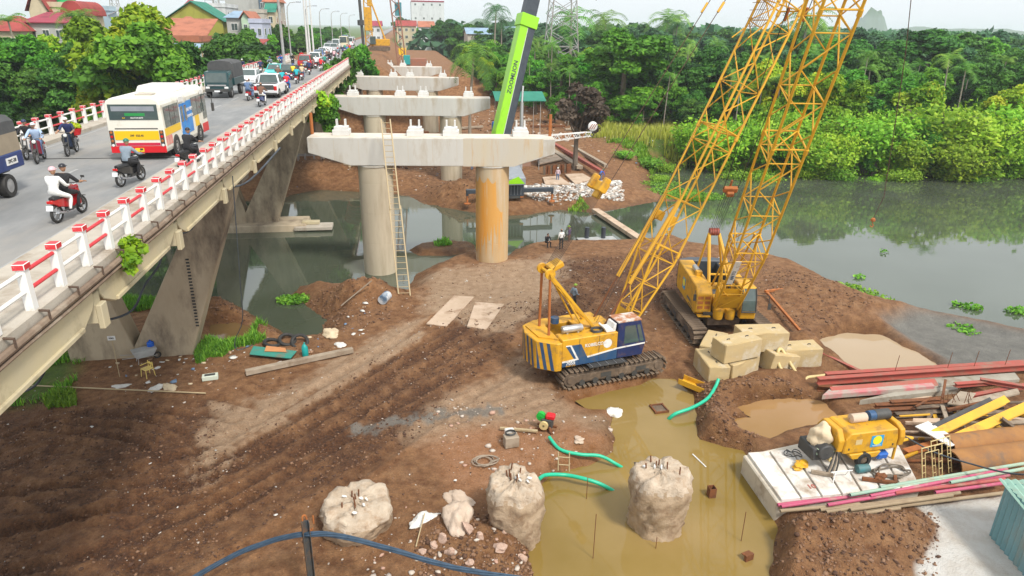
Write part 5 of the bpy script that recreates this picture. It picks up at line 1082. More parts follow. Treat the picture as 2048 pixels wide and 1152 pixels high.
sgx = 1 if ax.x > 0 else -1
t1_ = ln*0.865
slab(0, t1_, -0.84*sgx, 0.02*sgx, -0.6, 0.6, M_LIME, 'boom_section'); slab(0, t1_, 0.08*sgx, 0.84*sgx, -0.6, 0.6, M_CHAR, 'boom_section'); slab(0, t1_, 0.02*sgx, 0.08*sgx, -0.605, 0.605, M_WH, 'boom_stripe')
slab(t1_-0.8, t1_+0.4, -0.97*sgx, 0.97*sgx, -0.73, 0.73, M_LIME, 'boom_collar'); slab(t1_+0.4, ln*2.0, -0.68*sgx, 0.68*sgx, -0.5, 0.5, M_CHAR, 'boom_section')
me = text_mesh('ZOOMLION', 0.62, M_CHAR); X_ = bdir; Z_ = fy if fy.y < 0 else -fy; Y_ = Z_.cross(X_); Mx = Matrix((X_, Y_, Z_)).transposed().to_4x4(); Mx.translation = bp0+bdir*(t1_*0.62)+Z_*0.615-ax*0.41*sgx; link('lettering', me, bm, M=Mx)
strut('lift_cylinder', atY(1043, 262, 71.0)-Vector((0, 0, 4)), atY(1044, 205, 71.5), 0.17, M_SILV, bm, 12); strut('lift_rod', atY(1044, 205, 71.5), atY(1046, 172, 72.0), 0.11, M_SILV, bm, 12)
strut('hose', atY(992, 262, 70.0), atY(1007, 215, 70.5), 0.07, M_LIME, bm, 6)
jb = thing('crane_jib', 'short white lattice jib lying behind the nearest pier cap', 'jib', (0, 0, 0))
ja, jc = atY(1100, 277, 76), atY(1182, 268, 78)
for i, (dy, dz) in enumerate(((-.35, -.3), (-.35, .35), (.35, -.3), (.35, .35))): strut('chord', ja+Vector((0, dy, dz)), jc+Vector((0, dy*.6, dz*.7)), 0.05, M_WH, jb, 6)
for i in range(12):
    a, c = ja.lerp(jc, i/12), ja.lerp(jc, (i+1)/12)
    for dy in (-.33, .33): strut('brace', a+Vector((0, dy, -.3 if i % 2 else .33)), c+Vector((0, dy, .33 if i % 2 else -.3)), 0.035, M_WH if i % 3 else M_ORUST, jb, 5)
hb = thing('hook_block', 'hook block with slanting red and white stripes above the lattice jib', 'hook', jc+Vector((0.1, -0.2, 0.9)))
MB().lathe([(0.02, -0.18), (0.42, -0.18), (0.55, -0.08), (0.55, 0.08), (0.42, 0.18), (0.02, 0.18)], 18, axis='Y').build('cheek', M_WH, hb)
for i in range(3): MB().box((-0.25+i*0.25, -0.19, 0), (0.09, 0.02, 0.7), rot=(0, R(30), 0)).build('stripe', M_REDP, hb)
MB().tube([(0, 0, -0.5), (0, 0, -0.75), (0.2, 0, -0.95), (0.0, 0, -1.2), (-0.2, 0, -1.0)], 0.08, 8).build('hook', M_DARK, hb)

# ------------------------------------------------ far rigs, pylon, lamp posts
def tower(name, label, cat, base, h, w0, w1, m, bays=10, arms=(), r0=0.09, lean=(0, 0)):
    t = thing(name, label, cat, base); P = lambda i, k: Vector((lean[0]*k+math.copysign(1, i[0])*(w0+(w1-w0)*k)/2, lean[1]*k+math.copysign(1, i[1])*(w0+(w1-w0)*k)/2, h*k)); cr = [(-1, -1), (1, -1), (1, 1), (-1, 1)]
    for i in cr: strut('leg', P(i, 0), P(i, 1), r0, m, t, 6)
    for b in range(bays):
        k0, k1 = b/bays, (b+1)/bays
        for f in range(4):
            strut('brace', P(cr[f], k0), P(cr[(f+1) % 4], k1), r0*0.55, m, t, 5)
            strut('brace', P(cr[(f+1) % 4], k0), P(cr[f], k1), r0*0.55, m, t, 5)
            if b % 2 == 0: strut('brace', P(cr[f], k1), P(cr[(f+1) % 4], k1), r0*0.55, m, t, 5)
    for k, l in arms:
        for s in (-1, 1):
            strut('arm', P((s, -1), k), (lean[0]*k+s*l, 0, h*k+0.3), r0*0.7, m, t, 5); strut('arm', P((s, 1), k), (lean[0]*k+s*l, 0, h*k+0.3), r0*0.7, m, t, 5); strut('arm', P((s, -1), k+0.05), (lean[0]*k+s*l, 0, h*k+0.3), r0*0.6, m, t, 5)
            strut('insulator', (lean[0]*k+s*l, 0, h*k+0.3), (lean[0]*k+s*l, 0, h*k-1.6), r0*0.8, M_GREY, t, 5)
    return t
M_GALV = mat('galvanised_steel', (0.42, 0.43, 0.42), (0.30, 0.30, 0.29), 2.0, 0.6, dirt=(0.36, 0.19, 0.12), dscale=0.8, damt=0.35)
p = atY(1122, 95, 190); tower('power_pylon', 'rust-tinged lattice power pylon rising from the grove', 'pylon', (p.x, p.y, gz(p.x, p.y)), 34, 9.0, 4.6, M_GALV, 9, ((0.72, 9.0), (0.86, 8.0)), 0.16)
p = atY(232, 25, 420); tower('power_pylon', 'faint pylon far behind the red-roofed house', 'pylon', (p.x, p.y, 2), 36, 7, 1.6, M_GALV, 9, ((0.75, 6), (0.9, 5)), 0.16)
p = atY(434, 20, 520); tower('power_pylon', 'faint pylon far behind the green shed', 'pylon', (p.x, p.y, 2), 38, 8, 1.8, M_GALV, 9, ((0.75, 7), (0.9, 6)), 0.2)
zf = 7.7
def rig(label, px, Y, m, leanx, h, teal=False):
    p = atY(px, 100, Y); z = gz(p.x, p.y); t = thing('piling_rig', label, 'piling rig', (p.x, p.y, z))
    for y in (-1.5, 1.5): MB().prism([(-2.6, 0.15), (-2.2, 0), (2.2, 0), (2.6, 0.15), (2.6, 0.8), (2.2, 0.95), (-2.2, 0.95), (-2.6, 0.8)], y-0.4, y+0.4).build('track', M_MUDM, t)
    MB().box((0.3, 0, 2.0), (4.6, 2.8, 1.6)).build('machine_house', m, t, bevel=0.08); MB().box((-1.6, -1.2, 2.5), (1.4, 1.0, 1.9)).build('cab', M_GLASS if not teal else mat('teal_paint', (0.02, 0.3, 0.3), None), t, bevel=0.06)
    ms = bpy.data.objects.new('mast', None); COL.objects.link(ms); ms.parent = t; ms.location = (-2.6, 0, 1.0); w_ = 1.7
    P = lambda i, j, k: Vector((leanx*k+i*w_/2, j*w_/2, h*k))
    for i in (-1, 1):
        for j in (-1, 1): strut('chord', P(i, j, 0), P(i, j, 1), 0.13, m, ms, 6)
    nb = int(h/1.5)
    for b in range(nb):
        for j in (-1, 1):
            strut('brace', P(-1 if b % 2 else 1, j, b/nb), P(1 if b % 2 else -1, j, (b+1)/nb), 0.085, m, ms, 5)
        for i in (-1, 1): strut('brace', P(i, -1 if b % 2 else 1, b/nb), P(i, 1 if b % 2 else -1, (b+1)/nb), 0.085, m, ms, 5)
    return t, p, z
t, p, z = rig('yellow piling rig with dark leader on the far work site', 760, 188, M_YEL, 0.0, 26)
strut('leader', (-4.0, -1, 0), (-5.0, -1, 30), 0.35, M_DARK, t, 8); MB().box((-2.6, -0.4, 7.5), (1.8, 1.6, 5.5)).build('leader_guide', M_YEL, t, bevel=0.06); MB().box((-2.0, -0.4, 12.5), (1.2, 1.4, 4.0)).build('leader_guide', M_YEL, t, bevel=0.06); MB().lathe([(0.1, -.7), (0.8, -.6), (0.8, .6), (0.1, .7)], 12, (-4.4, -1, 6.6)).build('rotary_head', M_DARK, t); strut('stay', (1.5, 0, 2.5), (-1.8, 0, 12), 0.2, M_YEL, t)
t, p, z = rig('rust-red lattice-boom crane on the far work site', 828, 156, mat('rust_red_lattice', (0.36, 0.13, 0.07), (0.25, 0.14, 0.10), 1.5, 0.8), -2.6, 30, True)
MB().box((-3.0, 0, 12.5), (1.4, 1.4, 2.6)).build('mast_cage', mat('teal_cage', (0.03, 0.28, 0.32), (0.10, 0.2, 0.24), 2.0, 0.7), t); strut('hoist_rope', (-2.5, -.3, 1), (-4.9, -.3, 30), 0.05, M_ROPE, t, 5)
for i, (px, Y) in enumerate(((678, 170), (683, 170))): p = atY(px+8, 30, Y); q = atY(px+8, 118, Y); tag(strut('steel_pile', (q.x, q.y, gz(q.x, q.y)-0.5), (p.x, p.y, p.z), 0.22, M_GALV), ('left', 'right')[i]+' one of two slim steel piles standing on the far work site', 'pile', 'slim piles on the far site') if False else None
def lamp_post(px, py, X, Y, h, label, arm=-1):
    t = thing('street_lamp', label, 'street lamp', (X, Y, RZ-0.1)); MB().tube([(0, 0, 0), (0, 0, h*0.8), (arm*0.1, 0, h*0.93), (arm*0.6, 0, h), (arm*1.7, 0, h+0.15)], [0.13, 0.09, 0.07, 0.06, 0.05], 8).build('pole', M_GALV, t); MB().box((arm*2.0, 0, h+0.13), (0.8, 0.28, 0.14)).build('lamp_head', M_GREY, t, bevel=0.03)
for i, (Y, X, h, a) in enumerate(((128, -18.6, 9.0, 1), (152, -18.6, 9, 1), (178, -18.6, 9, 1), (208, -18.6, 9, 1), (240, -18.6, 9, 1), (280, -18.6, 9, 1))):
    lamp_post(0, 0, X, Y, h, ('nearest', 'second', 'third', 'fourth', 'fifth', 'farthest')[i]+' curved street lamp along the left side of the far road', a)
p = atY(592, 104, 108); t = thing('utility_pole', 'very tall grey pole rising out of frame beside the left railing', 'pole', (p.x-1.8, p.y, 5)); MB().tube([(0, 0, 0), (0, 0, 24)], [0.24, 0.14], 10).build('pole', M_GALV, t)
for i, (px, Y) in enumerate(((615, 140), (620, 143), (627, 150))):
    p = atY(px, 100, Y); t = thing('utility_pole', ('left', 'middle', 'right')[i]+' one of three concrete poles by the end of the left railing', 'pole', (p.x, p.y, gz(p.x, p.y)-.2), group='concrete poles by the far road'); MB().tube([(0, 0, 0), (0, 0, 12)], [0.2, 0.12], 8).build('pole', M_PED, t); MB().box((0, 0, 11.2), (1.6, 0.12, 0.12)).build('cross_arm', M_GALV, t)
# ================================================================== PEOPLE, MOTORBIKES, CARS
def flat(name, c, rough=0.7, **k): return mat(name, c, None, rough=rough, **k)
SKIN = flat('skin', (0.42, 0.23, 0.14)); M_HAIR = flat('black_hair', (0.012, 0.010, 0.009)); M_SHOE = flat('dark_shoe', (0.03, 0.028, 0.026))
CL = {k: mat('cloth_'+k, v, tuple(min(1, a*1.25+0.01) for a in v), 6.0, 0.9, bump=0.2, bscale=20) for k, v in dict(black=(0.014, 0.014, 0.016), white=(0.70, 0.70, 0.68), grey=(0.20, 0.25, 0.30), lightblue=(0.34, 0.44, 0.60), navy=(0.02, 0.03, 0.10), blue=(0.03, 0.14, 0.50), red=(0.62, 0.02, 0.025), green=(0.02, 0.22, 0.16), beige=(0.52, 0.40, 0.26), brown=(0.16, 0.08, 0.05), pink=(0.70, 0.38, 0.42), teal=(0.02, 0.35, 0.40), purple=(0.10, 0.06, 0.14), yellow=(0.70, 0.50, 0.03), stripe=(0.55, 0.42, 0.45), denim=(0.10, 0.16, 0.28)).items()}
HL = {k: mat('helmet_'+k, v, None, rough=0.3) for k, v in dict(black=(0.015, 0.015, 0.02), green=(0.02, 0.16, 0.10), white=(0.80, 0.78, 0.76), pink=(0.75, 0.42, 0.45), blue=(0.02, 0.10, 0.42), lime=(0.25, 0.42, 0.03), silver=(0.55, 0.58, 0.60), red=(0.55, 0.02, 0.02), yellow=(0.75, 0.5, 0.02), navy=(0.015, 0.03, 0.08)).items()}
def pose_joints(kind):
    J = dict(pelvis=(0, 0, .95), chest=(0, .01, 1.30), neck=(0, .02, 1.46), hipL=(-.10, 0, .92), hipR=(.10, 0, .92), kneeL=(-.11, .02, .50), kneeR=(.11, .02, .50), ankL=(-.11, -.02, .08), ankR=(.11, -.02, .08), toeL=(-.12, .14, .04), toeR=(.12, .14, .04), shL=(-.18, .0, 1.40), shR=(.18, .0, 1.40), elL=(-.25, -.03, 1.12), elR=(.25, -.03, 1.12), wrL=(-.25, .10, .90), wrR=(.25, .10, .90))
    if kind == 'walk': J.update(kneeL=(-.10, .20, .53), ankL=(-.10, .26, .10), toeL=(-.10, .42, .07), kneeR=(.10, -.06, .50), ankR=(.10, -.30, .14), toeR=(.10, -.18, .05), elL=(-.25, -.12, 1.12), wrL=(-.22, .05, .95), elR=(.25, .05, 1.12), wrR=(.22, .24, 1.02))
    if kind == 'ride': J.update(pelvis=(0, -.12, .90), chest=(0, .0, 1.24), neck=(0, .06, 1.40), hipL=(-.10, -.08, .87), hipR=(.10, -.08, .87), kneeL=(-.17, .34, .78), kneeR=(.17, .34, .78), ankL=(-.16, .22, .36), ankR=(.16, .22, .36), toeL=(-.16, .38, .31), toeR=(.16, .38, .31), shL=(-.19, .03, 1.34), shR=(.19, .03, 1.34), elL=(-.30, .22, 1.12), elR=(.30, .22, 1.12), wrL=(-.29, .50, 1.08), wrR=(.29, .50, 1.08))
    if kind == 'pillion': J.update(pelvis=(0, -.12, .95), chest=(0, -.06, 1.28), neck=(0, -.02, 1.44), hipL=(-.11, -.08, .92), hipR=(.11, -.08, .92), kneeL=(-.24, .26, .76), kneeR=(.24, .26, .76), ankL=(-.22, .14, .40), ankR=(.22, .14, .40), toeL=(-.22, .30, .36), toeR=(.22, .30, .36), shL=(-.18, -.04, 1.38), shR=(.18, -.04, 1.38), elL=(-.27, .10, 1.14), elR=(.27, .10, 1.14), wrL=(-.20, .34, 1.10), wrR=(.20, .34, 1.10))
    if kind == 'sit': J.update(pelvis=(0, 0, .42), chest=(0, .08, .76), neck=(0, .13, .92), hipL=(-.10, .03, .40), hipR=(.10, .03, .40), kneeL=(-.14, .42, .50), kneeR=(.14, .42, .50), ankL=(-.14, .36, .08), ankR=(.14, .36, .08), toeL=(-.14, .52, .04), toeR=(.14, .52, .04), shL=(-.18, .10, .86), shR=(.18, .10, .86), elL=(-.26, .22, .64), elR=(.26, .22, .64), wrL=(-.14, .42, .58), wrR=(.14, .42, .58))
    if kind == 'bend': J.update(pelvis=(0, -.10, .90), chest=(0, .24, 1.08), neck=(0, .40, 1.12), kneeL=(-.13, .08, .50), kneeR=(.13, .08, .50), shL=(-.18, .30, 1.10), shR=(.18, .30, 1.10), elL=(-.22, .42, .84), elR=(.22, .42, .84), wrL=(-.16, .58, .62), wrR=(.16, .58, .62))
    return {k: Vector(v) for k, v in J.items()}
BODY = {}
def body_mesh(kind):
    if kind in BODY: return BODY[kind]
    J = pose_joints(kind); rad = dict(pelvis=.155, chest=.165, neck=.062, hipL=.10, hipR=.10, kneeL=.068, kneeR=.068, ankL=.046, ankR=.046, toeL=.04, toeR=.04, shL=.075, shR=.075, elL=.052, elR=.052, wrL=.034, wrR=.034)
    E_ = [('pelvis', 'chest'), ('chest', 'neck'), ('pelvis', 'hipL'), ('hipL', 'kneeL'), ('kneeL', 'ankL'), ('ankL', 'toeL'), ('pelvis', 'hipR'), ('hipR', 'kneeR'), ('kneeR', 'ankR'), ('ankR', 'toeR'), ('chest', 'shL'), ('shL', 'elL'), ('elL', 'wrL'), ('chest', 'shR'), ('shR', 'elR'), ('elR', 'wrR')]
    nm = list(J); me = bpy.data.meshes.new('b'); me.from_pydata([J[k][:] for k in nm], [(nm.index(a), nm.index(b)) for a, b in E_], [])
    o = bpy.data.objects.new('b', me); COL.objects.link(o); o.modifiers.new('s', 'SKIN'); sv = me.skin_vertices[0].data
    for i, k in enumerate(nm): sv[i].radius = (rad[k], rad[k]*(0.72 if k in ('pelvis', 'chest') else 1.0)); sv[i].use_root = (k == 'pelvis')
    ss = o.modifiers.new('u', 'SUBSURF'); ss.levels = 1; ss.render_levels = 1
    dg = bpy.context.evaluated_depsgraph_get(); ev = bpy.data.meshes.new_from_object(o.evaluated_get(dg)); bpy.data.objects.remove(o)
    # slots: 0 shirt 1 trousers 2 skin 3 shoes 4 hair
    segs = [(J['pelvis'], J['chest'], 0), (J['chest'], J['neck'], 0), (J['hipL'], J['kneeL'], 1), (J['kneeL'], J['ankL'], 1), (J['hipR'], J['kneeR'], 1), (J['kneeR'], J['ankR'], 1), (J['ankL'], J['toeL'], 3), (J['ankR'], J['toeR'], 3), (J['shL'], J['elL'], 0), (J['elL'], J['wrL'], 5), (J['shR'], J['elR'], 0), (J['elR'], J['wrR'], 5), (J['pelvis'], J['hipL'], 1), (J['pelvis'], J['hipR'], 1), (J['neck'], J['neck']+Vector((0, 0, .1)), 2)]
    def near(p):
        b = (1e9, 0)
        for a, c, m in segs:
            d = c-a; t = max(0, min(1, (p-a).dot(d)/d.length_squared)); b = min(b, ((p-a-d*t).length, m))
        return b[1]
    b = MB(); b.add([v.co[:] for v in ev.vertices], [], 0); b.f = [tuple(p.vertices) for p in ev.polygons]; b.m = [near(p.center) for p in ev.polygons]; b.sm = [True]*len(b.f)
    hd = J['neck']+Vector((0, .035, .155)); hx = []
    for i in range(9):
        a = math.pi*i/8; r_ = math.sin(a); z = -math.cos(a); jaw = 0.80 if z < -0.3 else 1.0
        hx.append([hd+Vector((.078*r_*math.cos(t)*jaw, .098*r_*math.sin(t)+(.012 if z < 0 else -.006), .122*z)) for t in np.linspace(0, 2*math.pi, 13)[:-1]])
    b.loft(hx, 2, caps=False); k0 = len(b.f)
    b.add([hd+Vector(q) for q in ((-.016, .092, -.03), (.016, .092, -.03), (0, .122, -.026), (0, .095, .025))], [(0, 1, 2), (0, 2, 3), (1, 3, 2)], 2)
    for s in (-1, 1):
        b.box(hd+Vector((s*.082, -.005, -.01)), (.014, .035, .055), 2); b.box(hd+Vector((s*.033, .090, .012)), (.024, .012, .012), 4)
        W, El = (J['wrL'], J['elL']) if s < 0 else (J['wrR'], J['elR']); d = (W-El).normalized(); sd = d.cross(Vector((0, 0, 1))).normalized(); up = sd.cross(d)
        b.beam(W+d*0.0, W+d*.085, .07, .028, 2)
        for f in range(4):
            r0 = W+d*.08+sd*(-.026+f*.0175); ln_ = (.055, .068, .064, .048)[f]; b.tube([r0, r0+d*ln_*.55-up*.008, r0+d*ln_*.8-up*.03], [.0095, .009, .007], 5, 2)
        r0 = W+d*.03+sd*s*-.034; b.tube([r0, r0+d*.03-sd*s*.018, r0+d*.055-sd*s*.012-up*.012], [.011, .010, .008], 5, 2)
    b.box(hd+Vector((0, .090, -.062)), (.042, .012, .009), 4)
    me2 = b.mesh('body', [CL['grey'], CL['black'], SKIN, M_SHOE, M_HAIR, SKIN], fix=False, ang=80); BODY[kind] = (me2, hd); return BODY[kind]
def cap_mesh():
    b = MB(); R_ = []
    for i in range(6):
        a = math.pi/2*i/5; R_.append([Vector((.098*math.cos(a)*math.cos(t), .118*math.cos(a)*math.sin(t), .105*math.sin(a)+.012)) for t in np.linspace(0, 2*math.pi, 15)[:-1]])
    b.loft(R_, 0, caps=False); b.box((0, .125, .02), (.12, .06, .012)); return b.mesh('helmet', HL['black'])
def hair_mesh():
    b = MB(); R_ = []
    for i in range(5):
        a = -0.25+(math.pi/2+0.25)*i/4; R_.append([Vector((.084*math.cos(a)*math.cos(t), .103*math.cos(a)*math.sin(t)-.008, .120*math.sin(a)+.014*(1 if math.sin(t) > 0 else -1.5)*math.cos(a))) for t in np.linspace(0, 2*math.pi, 15)[:-1]])
    b.loft(R_, 0, caps=False); return b.mesh('hair', M_HAIR)
CAPM, HAIRM = cap_mesh(), hair_mesh()
def person(kind, loc, rz, shirt, trousers, hat, label, scale=1.0, sleeves=True, shoes=None, group=None, tilt=0):
    me, hd = body_mesh(kind); t = thing('person', label, 'person', loc, rz, group); t.scale = (scale,)*3
    o = link('body', me, t)
    for i, m in enumerate((CL[shirt], CL[trousers], SKIN, shoes or M_SHOE, M_HAIR, CL[shirt] if sleeves else SKIN)): o.material_slots[i].link = 'OBJECT'; o.material_slots[i].material = m
    if hat: h = link('helmet', CAPM, t, hd+Vector((0, 0, .02))); h.material_slots[0].link = 'OBJECT'; h.material_slots[0].material = HL[hat]
    else: link('hair', HAIRM, t, hd)
    return t
# ------------------------------------------------ motorbike
BK = {k: mat('bike_'+k, v, None, rough=0.25, coat=0.4) for k, v in dict(black=(0.015, 0.015, 0.017), red=(0.42, 0.012, 0.015), white=(0.75, 0.74, 0.72), blue=(0.02, 0.05, 0.20), navy=(0.02, 0.03, 0.06), silver=(0.45, 0.45, 0.46), maroon=(0.20, 0.02, 0.04)).items()}
M_PLATE = mat('number_plate', (0.78, 0.80, 0.82), None, rough=0.5); M_TAIL = mat('tail_lamp_red', (0.55, 0.01, 0.01), None, rough=0.2); M_HEAD = mat('head_lamp', (0.75, 0.76, 0.74), None, rough=0.1); M_SEAT = mat('black_vinyl', (0.02, 0.02, 0.021), None, rough=0.5); M_CHROME = mat('chrome', (0.5, 0.5, 0.5), None, rough=0.25, metal=0.9)
def ring(r, w, n=20, m=8): return [(r+w*math.cos(a), w*0.95*math.sin(a)) for a in np.linspace(0, 2*math.pi, m+1)[:-1]]
bike0 = thing('motorbike', 'motorbike', 'motorbike')
def mkwheel(y):
    e = bpy.data.objects.new('wheel', None); COL.objects.link(e); e.parent = bike0; e.location = (0, y, 0.28)
    MB().lathe(ring(0.235, 0.045), 22, axis='X', close=True).build('tyre', M_BLACK, e)
    b = MB(); b.lathe([(0.185, -.02), (0.205, -.02), (0.205, .02), (0.185, .02)], 20, axis='X', close=True); b.lathe([(0.001, -.04), (0.04, -.04), (0.04, .04), (0.001, .04)], 10, axis='X')
    for k in range(5): a = k*1.2566; b.beam((0, 0, 0), (0, .19*math.cos(a), .19*math.sin(a)), .02, .02)
    b.build('rim', M_CHROME, e)
mkwheel(0.62); mkwheel(-0.60)
b = MB(); b.loft([[Vector((sx*w, y, z)) for sx, z in ((-1, z0), (1, z0), (1, z1), (-1, z1))] for y, w, z0, z1 in ((-.78, .05, .62, .70), (-.55, .10, .48, .72), (-.15, .13, .38, .70), (.12, .10, .34, .58), (.28, .10, .40, .60))], 0, smooth=False)
b.loft([[Vector((sx*w, y, z)) for sx, z in ((-1, z0), (1, z0), (1, z1), (-1, z1))] for y, w, z0, z1 in ((.26, .17, .38, .86), (.36, .19, .36, .92), (.46, .12, .42, .96))], 0, smooth=False); b.build('fairing', BK['black'], bike0, bevel=0.02)
b = MB(); b.loft([[Vector((sx*w, y, z)) for sx, z in ((-1, .70), (1, .70), (.8, .79), (-.8, .79))] for y, w in ((-.72, .09), (-.4, .14), (-.1, .12), (.08, .07))], 0, smooth=False); b.build('seat', M_SEAT, bike0, bevel=0.02)
b = MB(); b.tube([(-.34, .30, 1.04), (-.2, .38, 1.03), (0, .42, .99), (.2, .38, 1.03), (.34, .30, 1.04)], .016, 6); b.build('handlebar', M_DARK, bike0)
b = MB(); b.beam((-.09, .62, .28), (-.07, .44, .95), .04, .05); b.beam((.09, .62, .28), (.07, .44, .95), .04, .05); b.box((0, .66, .56), (.11, .34, .03), rot=(R(-14), 0, 0)); b.build('fork', M_DARK, bike0)
b = MB(); b.box((0, .10, .36), (.2, .34, .2)); b.beam((.09, -.62, .28), (.09, .0, .36), .03, .05); b.build('engine', M_DARK, bike0, bevel=0.02)
b = MB(); b.tube([(.12, .1, .26), (.14, -.3, .26), (.15, -.75, .36)], [.025, .03, .045], 8); b.build('exhaust', M_CHROME, bike0)
b = MB(); b.lathe([(.001, .08), (.07, .06), (.08, 0), (.05, -.05)], 10, (0, .45, .90), axis='Y'); b.build('head_lamp', M_HEAD, bike0)
MB().box((0, -.80, .66), (.17, .05, .08)).build('tail_lamp', M_TAIL, bike0, bevel=0.01); MB().box((0, -.86, .50), (.20, .015, .15), rot=(R(-15), 0, 0)).build('number_plate', M_PLATE, bike0)
b = MB(); b.box((0, -.78, .48), (.12, .2, .02), rot=(R(25), 0, 0)); b.build('mudguard', M_DARK, bike0)
for s in (-1, 1): b = MB(); b.tube([(s*.26, .36, 1.04), (s*.34, .38, 1.18)], .008, 5); b.box((s*.36, .38, 1.21), (.11, .02, .07)); b.build('mirror', M_DARK, bike0)
bikes_used = [0]
def bike(loc, rz, col, label, scale=1.0, group='motorbikes on the bridge'):
    t = bike0 if not bikes_used[0] else copy_tree(bike0); bikes_used[0] = 1
    t.location = loc; t.rotation_euler = (0, 0, rz); t.scale = (scale,)*3; tag(t, label, 'motorbike', group)
    for c in t.children:
        if c.name.startswith('fairing'): c.material_slots[0].link = 'OBJECT'; c.material_slots[0].material = BK[col]
    return t
def rider(px, py, away, col, shirt, trousers, hat, what, sleeves=True, pillion=None, dz=0.0, yaw=0.0, sc=1.0, ref=-0.6):
    """px,py: where the wheel nearest the viewer meets the road"""
    p = at(px, py, RZ+dz); rz = (0 if away else math.pi)+R(yaw); off = Vector((-math.sin(rz), math.cos(rz), 0))*((0.6 if away else -0.6)*sc); loc = p+off
    bike(loc, rz, col, '%s motorbike ridden by %s' % (BN[col], what), sc)
    person('ride', loc+Vector((0, 0, -0.04)), rz, shirt, trousers, hat, what[0].upper()*0+what+' riding a motorbike', sc, sleeves)
    if pillion:
        q = loc+Vector((math.sin(rz), -math.cos(rz), 0))*0.40*sc; person('pillion', q+Vector((0, 0, -0.03)), rz, *pillion[:3], pillion[3], sc*0.97)
    return loc, rz
BN = dict(black='black', red='red', white='white', blue='blue', navy='dark navy', silver='silver', maroon='maroon')
rider(118, 446, True, 'red', 'black', 'black', 'black', 'a man in black T-shirt with a passenger in white', False, ('white', 'white', 'pink', 'passenger in white jacket and pink cap behind a man in black'), yaw=-9)
rider(244, 374, True, 'black', 'grey', 'black', 'green', 'a man in grey-blue shirt and green helmet', True, yaw=-14)
rider(366, 342, True, 'black', 'black', 'black', 'black', 'a man in black right beside the bus', False, yaw=-18)
rider(55, 320, False, 'white', 'black', 'black', 'navy', 'a masked man in black jacket and dark helmet', True, yaw=6)
rider(76, 328, False, 'maroon', 'lightblue', 'denim', 'silver', 'a person in pale blue jacket and silver helmet', True, yaw=12)
l6, r6 = rider(137, 313, False, 'navy', 'navy', 'black', 'white', 'a man in navy T-shirt carrying a red basket of flowers', False, yaw=6)
bs = thing('flower_basket', 'red basket of yellow-green flowers strapped behind the rider in navy', 'basket', l6+Vector((0, 0.55, 0.78))); MB().lathe([(0.02, 0), (0.24, 0), (0.34, 0.3)], 12).build('basket', CL['red'], bs); link('flowers', crown('flowers', [((0, 0, .36), (.3, .3, .16))], 6000, 0.10, LF['bright']), bs)
FAR = [(497, 202, 1, 'red', 'grey', 'denim', None, 'a man in grey shirt with a passenger in denim', ('denim', 'denim', 'white', 'passenger in denim jacket and white cap on a red motorbike')), (520, 214, 1, 'blue', 'brown', 'white', None, 'a woman in brown top nearest the railing'), (549, 194, 1, 'black', 'lightblue', 'black', 'blue', 'a man in pale blue shirt right of the white pickup'),
       (575, 185, 1, 'navy', 'blue', 'black', 'white', 'a person in blue wearing a white helmet', ('red', 'blue', 'red', 'passenger in red on the dark motorbike near the railing')), (557, 166, 1, 'silver', 'brown', 'black', 'silver', 'a person in brown behind the pickup'), (593, 168, 1, 'red', 'teal', 'black', 'black', 'a person in teal between the cars'),
       (604, 161, 1, 'red', 'beige', 'denim', 'yellow', 'a person in beige with a yellow helmet'), (619, 150, 1, 'red', 'navy', 'black', 'white', 'a person in navy near the dark car'), (641, 143, 1, 'white', 'red', 'black', 'green', 'a man in bright red shirt by the railing'), (650, 134, 1, 'black', 'green', 'black', 'white', 'a person in green by the railing'),
       (660, 126, 1, 'black', 'black', 'black', 'black', 'a person in black far along the railing'), (522, 148, 1, 'white', 'navy', 'black', 'black', 'a person in navy beside the left railing'), (484, 147, 0, 'blue', 'navy', 'black', 'white', 'an oncoming person in navy at the left railing'), (502, 145, 0, 'black', 'black', 'black', 'navy', 'an oncoming person in black at the left railing'),
       (562, 134, 0, 'blue', 'blue', 'denim', 'blue', 'an oncoming person in blue beside the teal taxi'), (586, 132, 0, 'black', 'black', 'black', 'silver', 'an oncoming person in black beyond the dark sedan'), (676, 114, 1, 'red', 'grey', 'black', 'red', 'a distant person in grey'), (686, 110, 1, 'blue', 'navy', 'black', 'white', 'a distant person in navy'), (695, 109, 1, 'blue', 'blue', 'black', 'blue', 'a distant person in blue under a blue cape'), (668, 120, 1, 'black', 'pink', 'black', 'white', 'a distant person in pink')]
for i, (px, py, aw, sh, wh) in enumerate(((632, 138, 1, 'white', 'a person in white ahead of the one in red'), (612, 146, 1, 'grey', 'a person in grey behind the red car'), (585, 160, 1, 'yellow', 'a person in yellow beside the black car'), (566, 176, 1, 'teal', 'a person in teal behind the black car'), (654, 121, 1, 'brown', 'a distant person in brown'), (662, 116, 1, 'white', 'a distant person in white'), (540, 141, 0, 'grey', 'an oncoming person in grey ahead of the taxi'), (604, 124, 0, 'red', 'an oncoming distant person in red'), (690, 104, 1, 'green', 'a far person in green'), (700, 104, 1, 'red', 'a far person in red'))): FAR.append((px, py, aw, ('red', 'black', 'blue', 'white', 'silver')[i % 5], sh, 'black', ('white', 'black', 'blue', 'green')[i % 4], wh))
for f in FAR: rider(f[0], f[1], bool(f[2]), f[3], f[4], f[5], f[6], f[7], True, f[8] if len(f) > 8 else None, yaw=random.uniform(-8, 8))
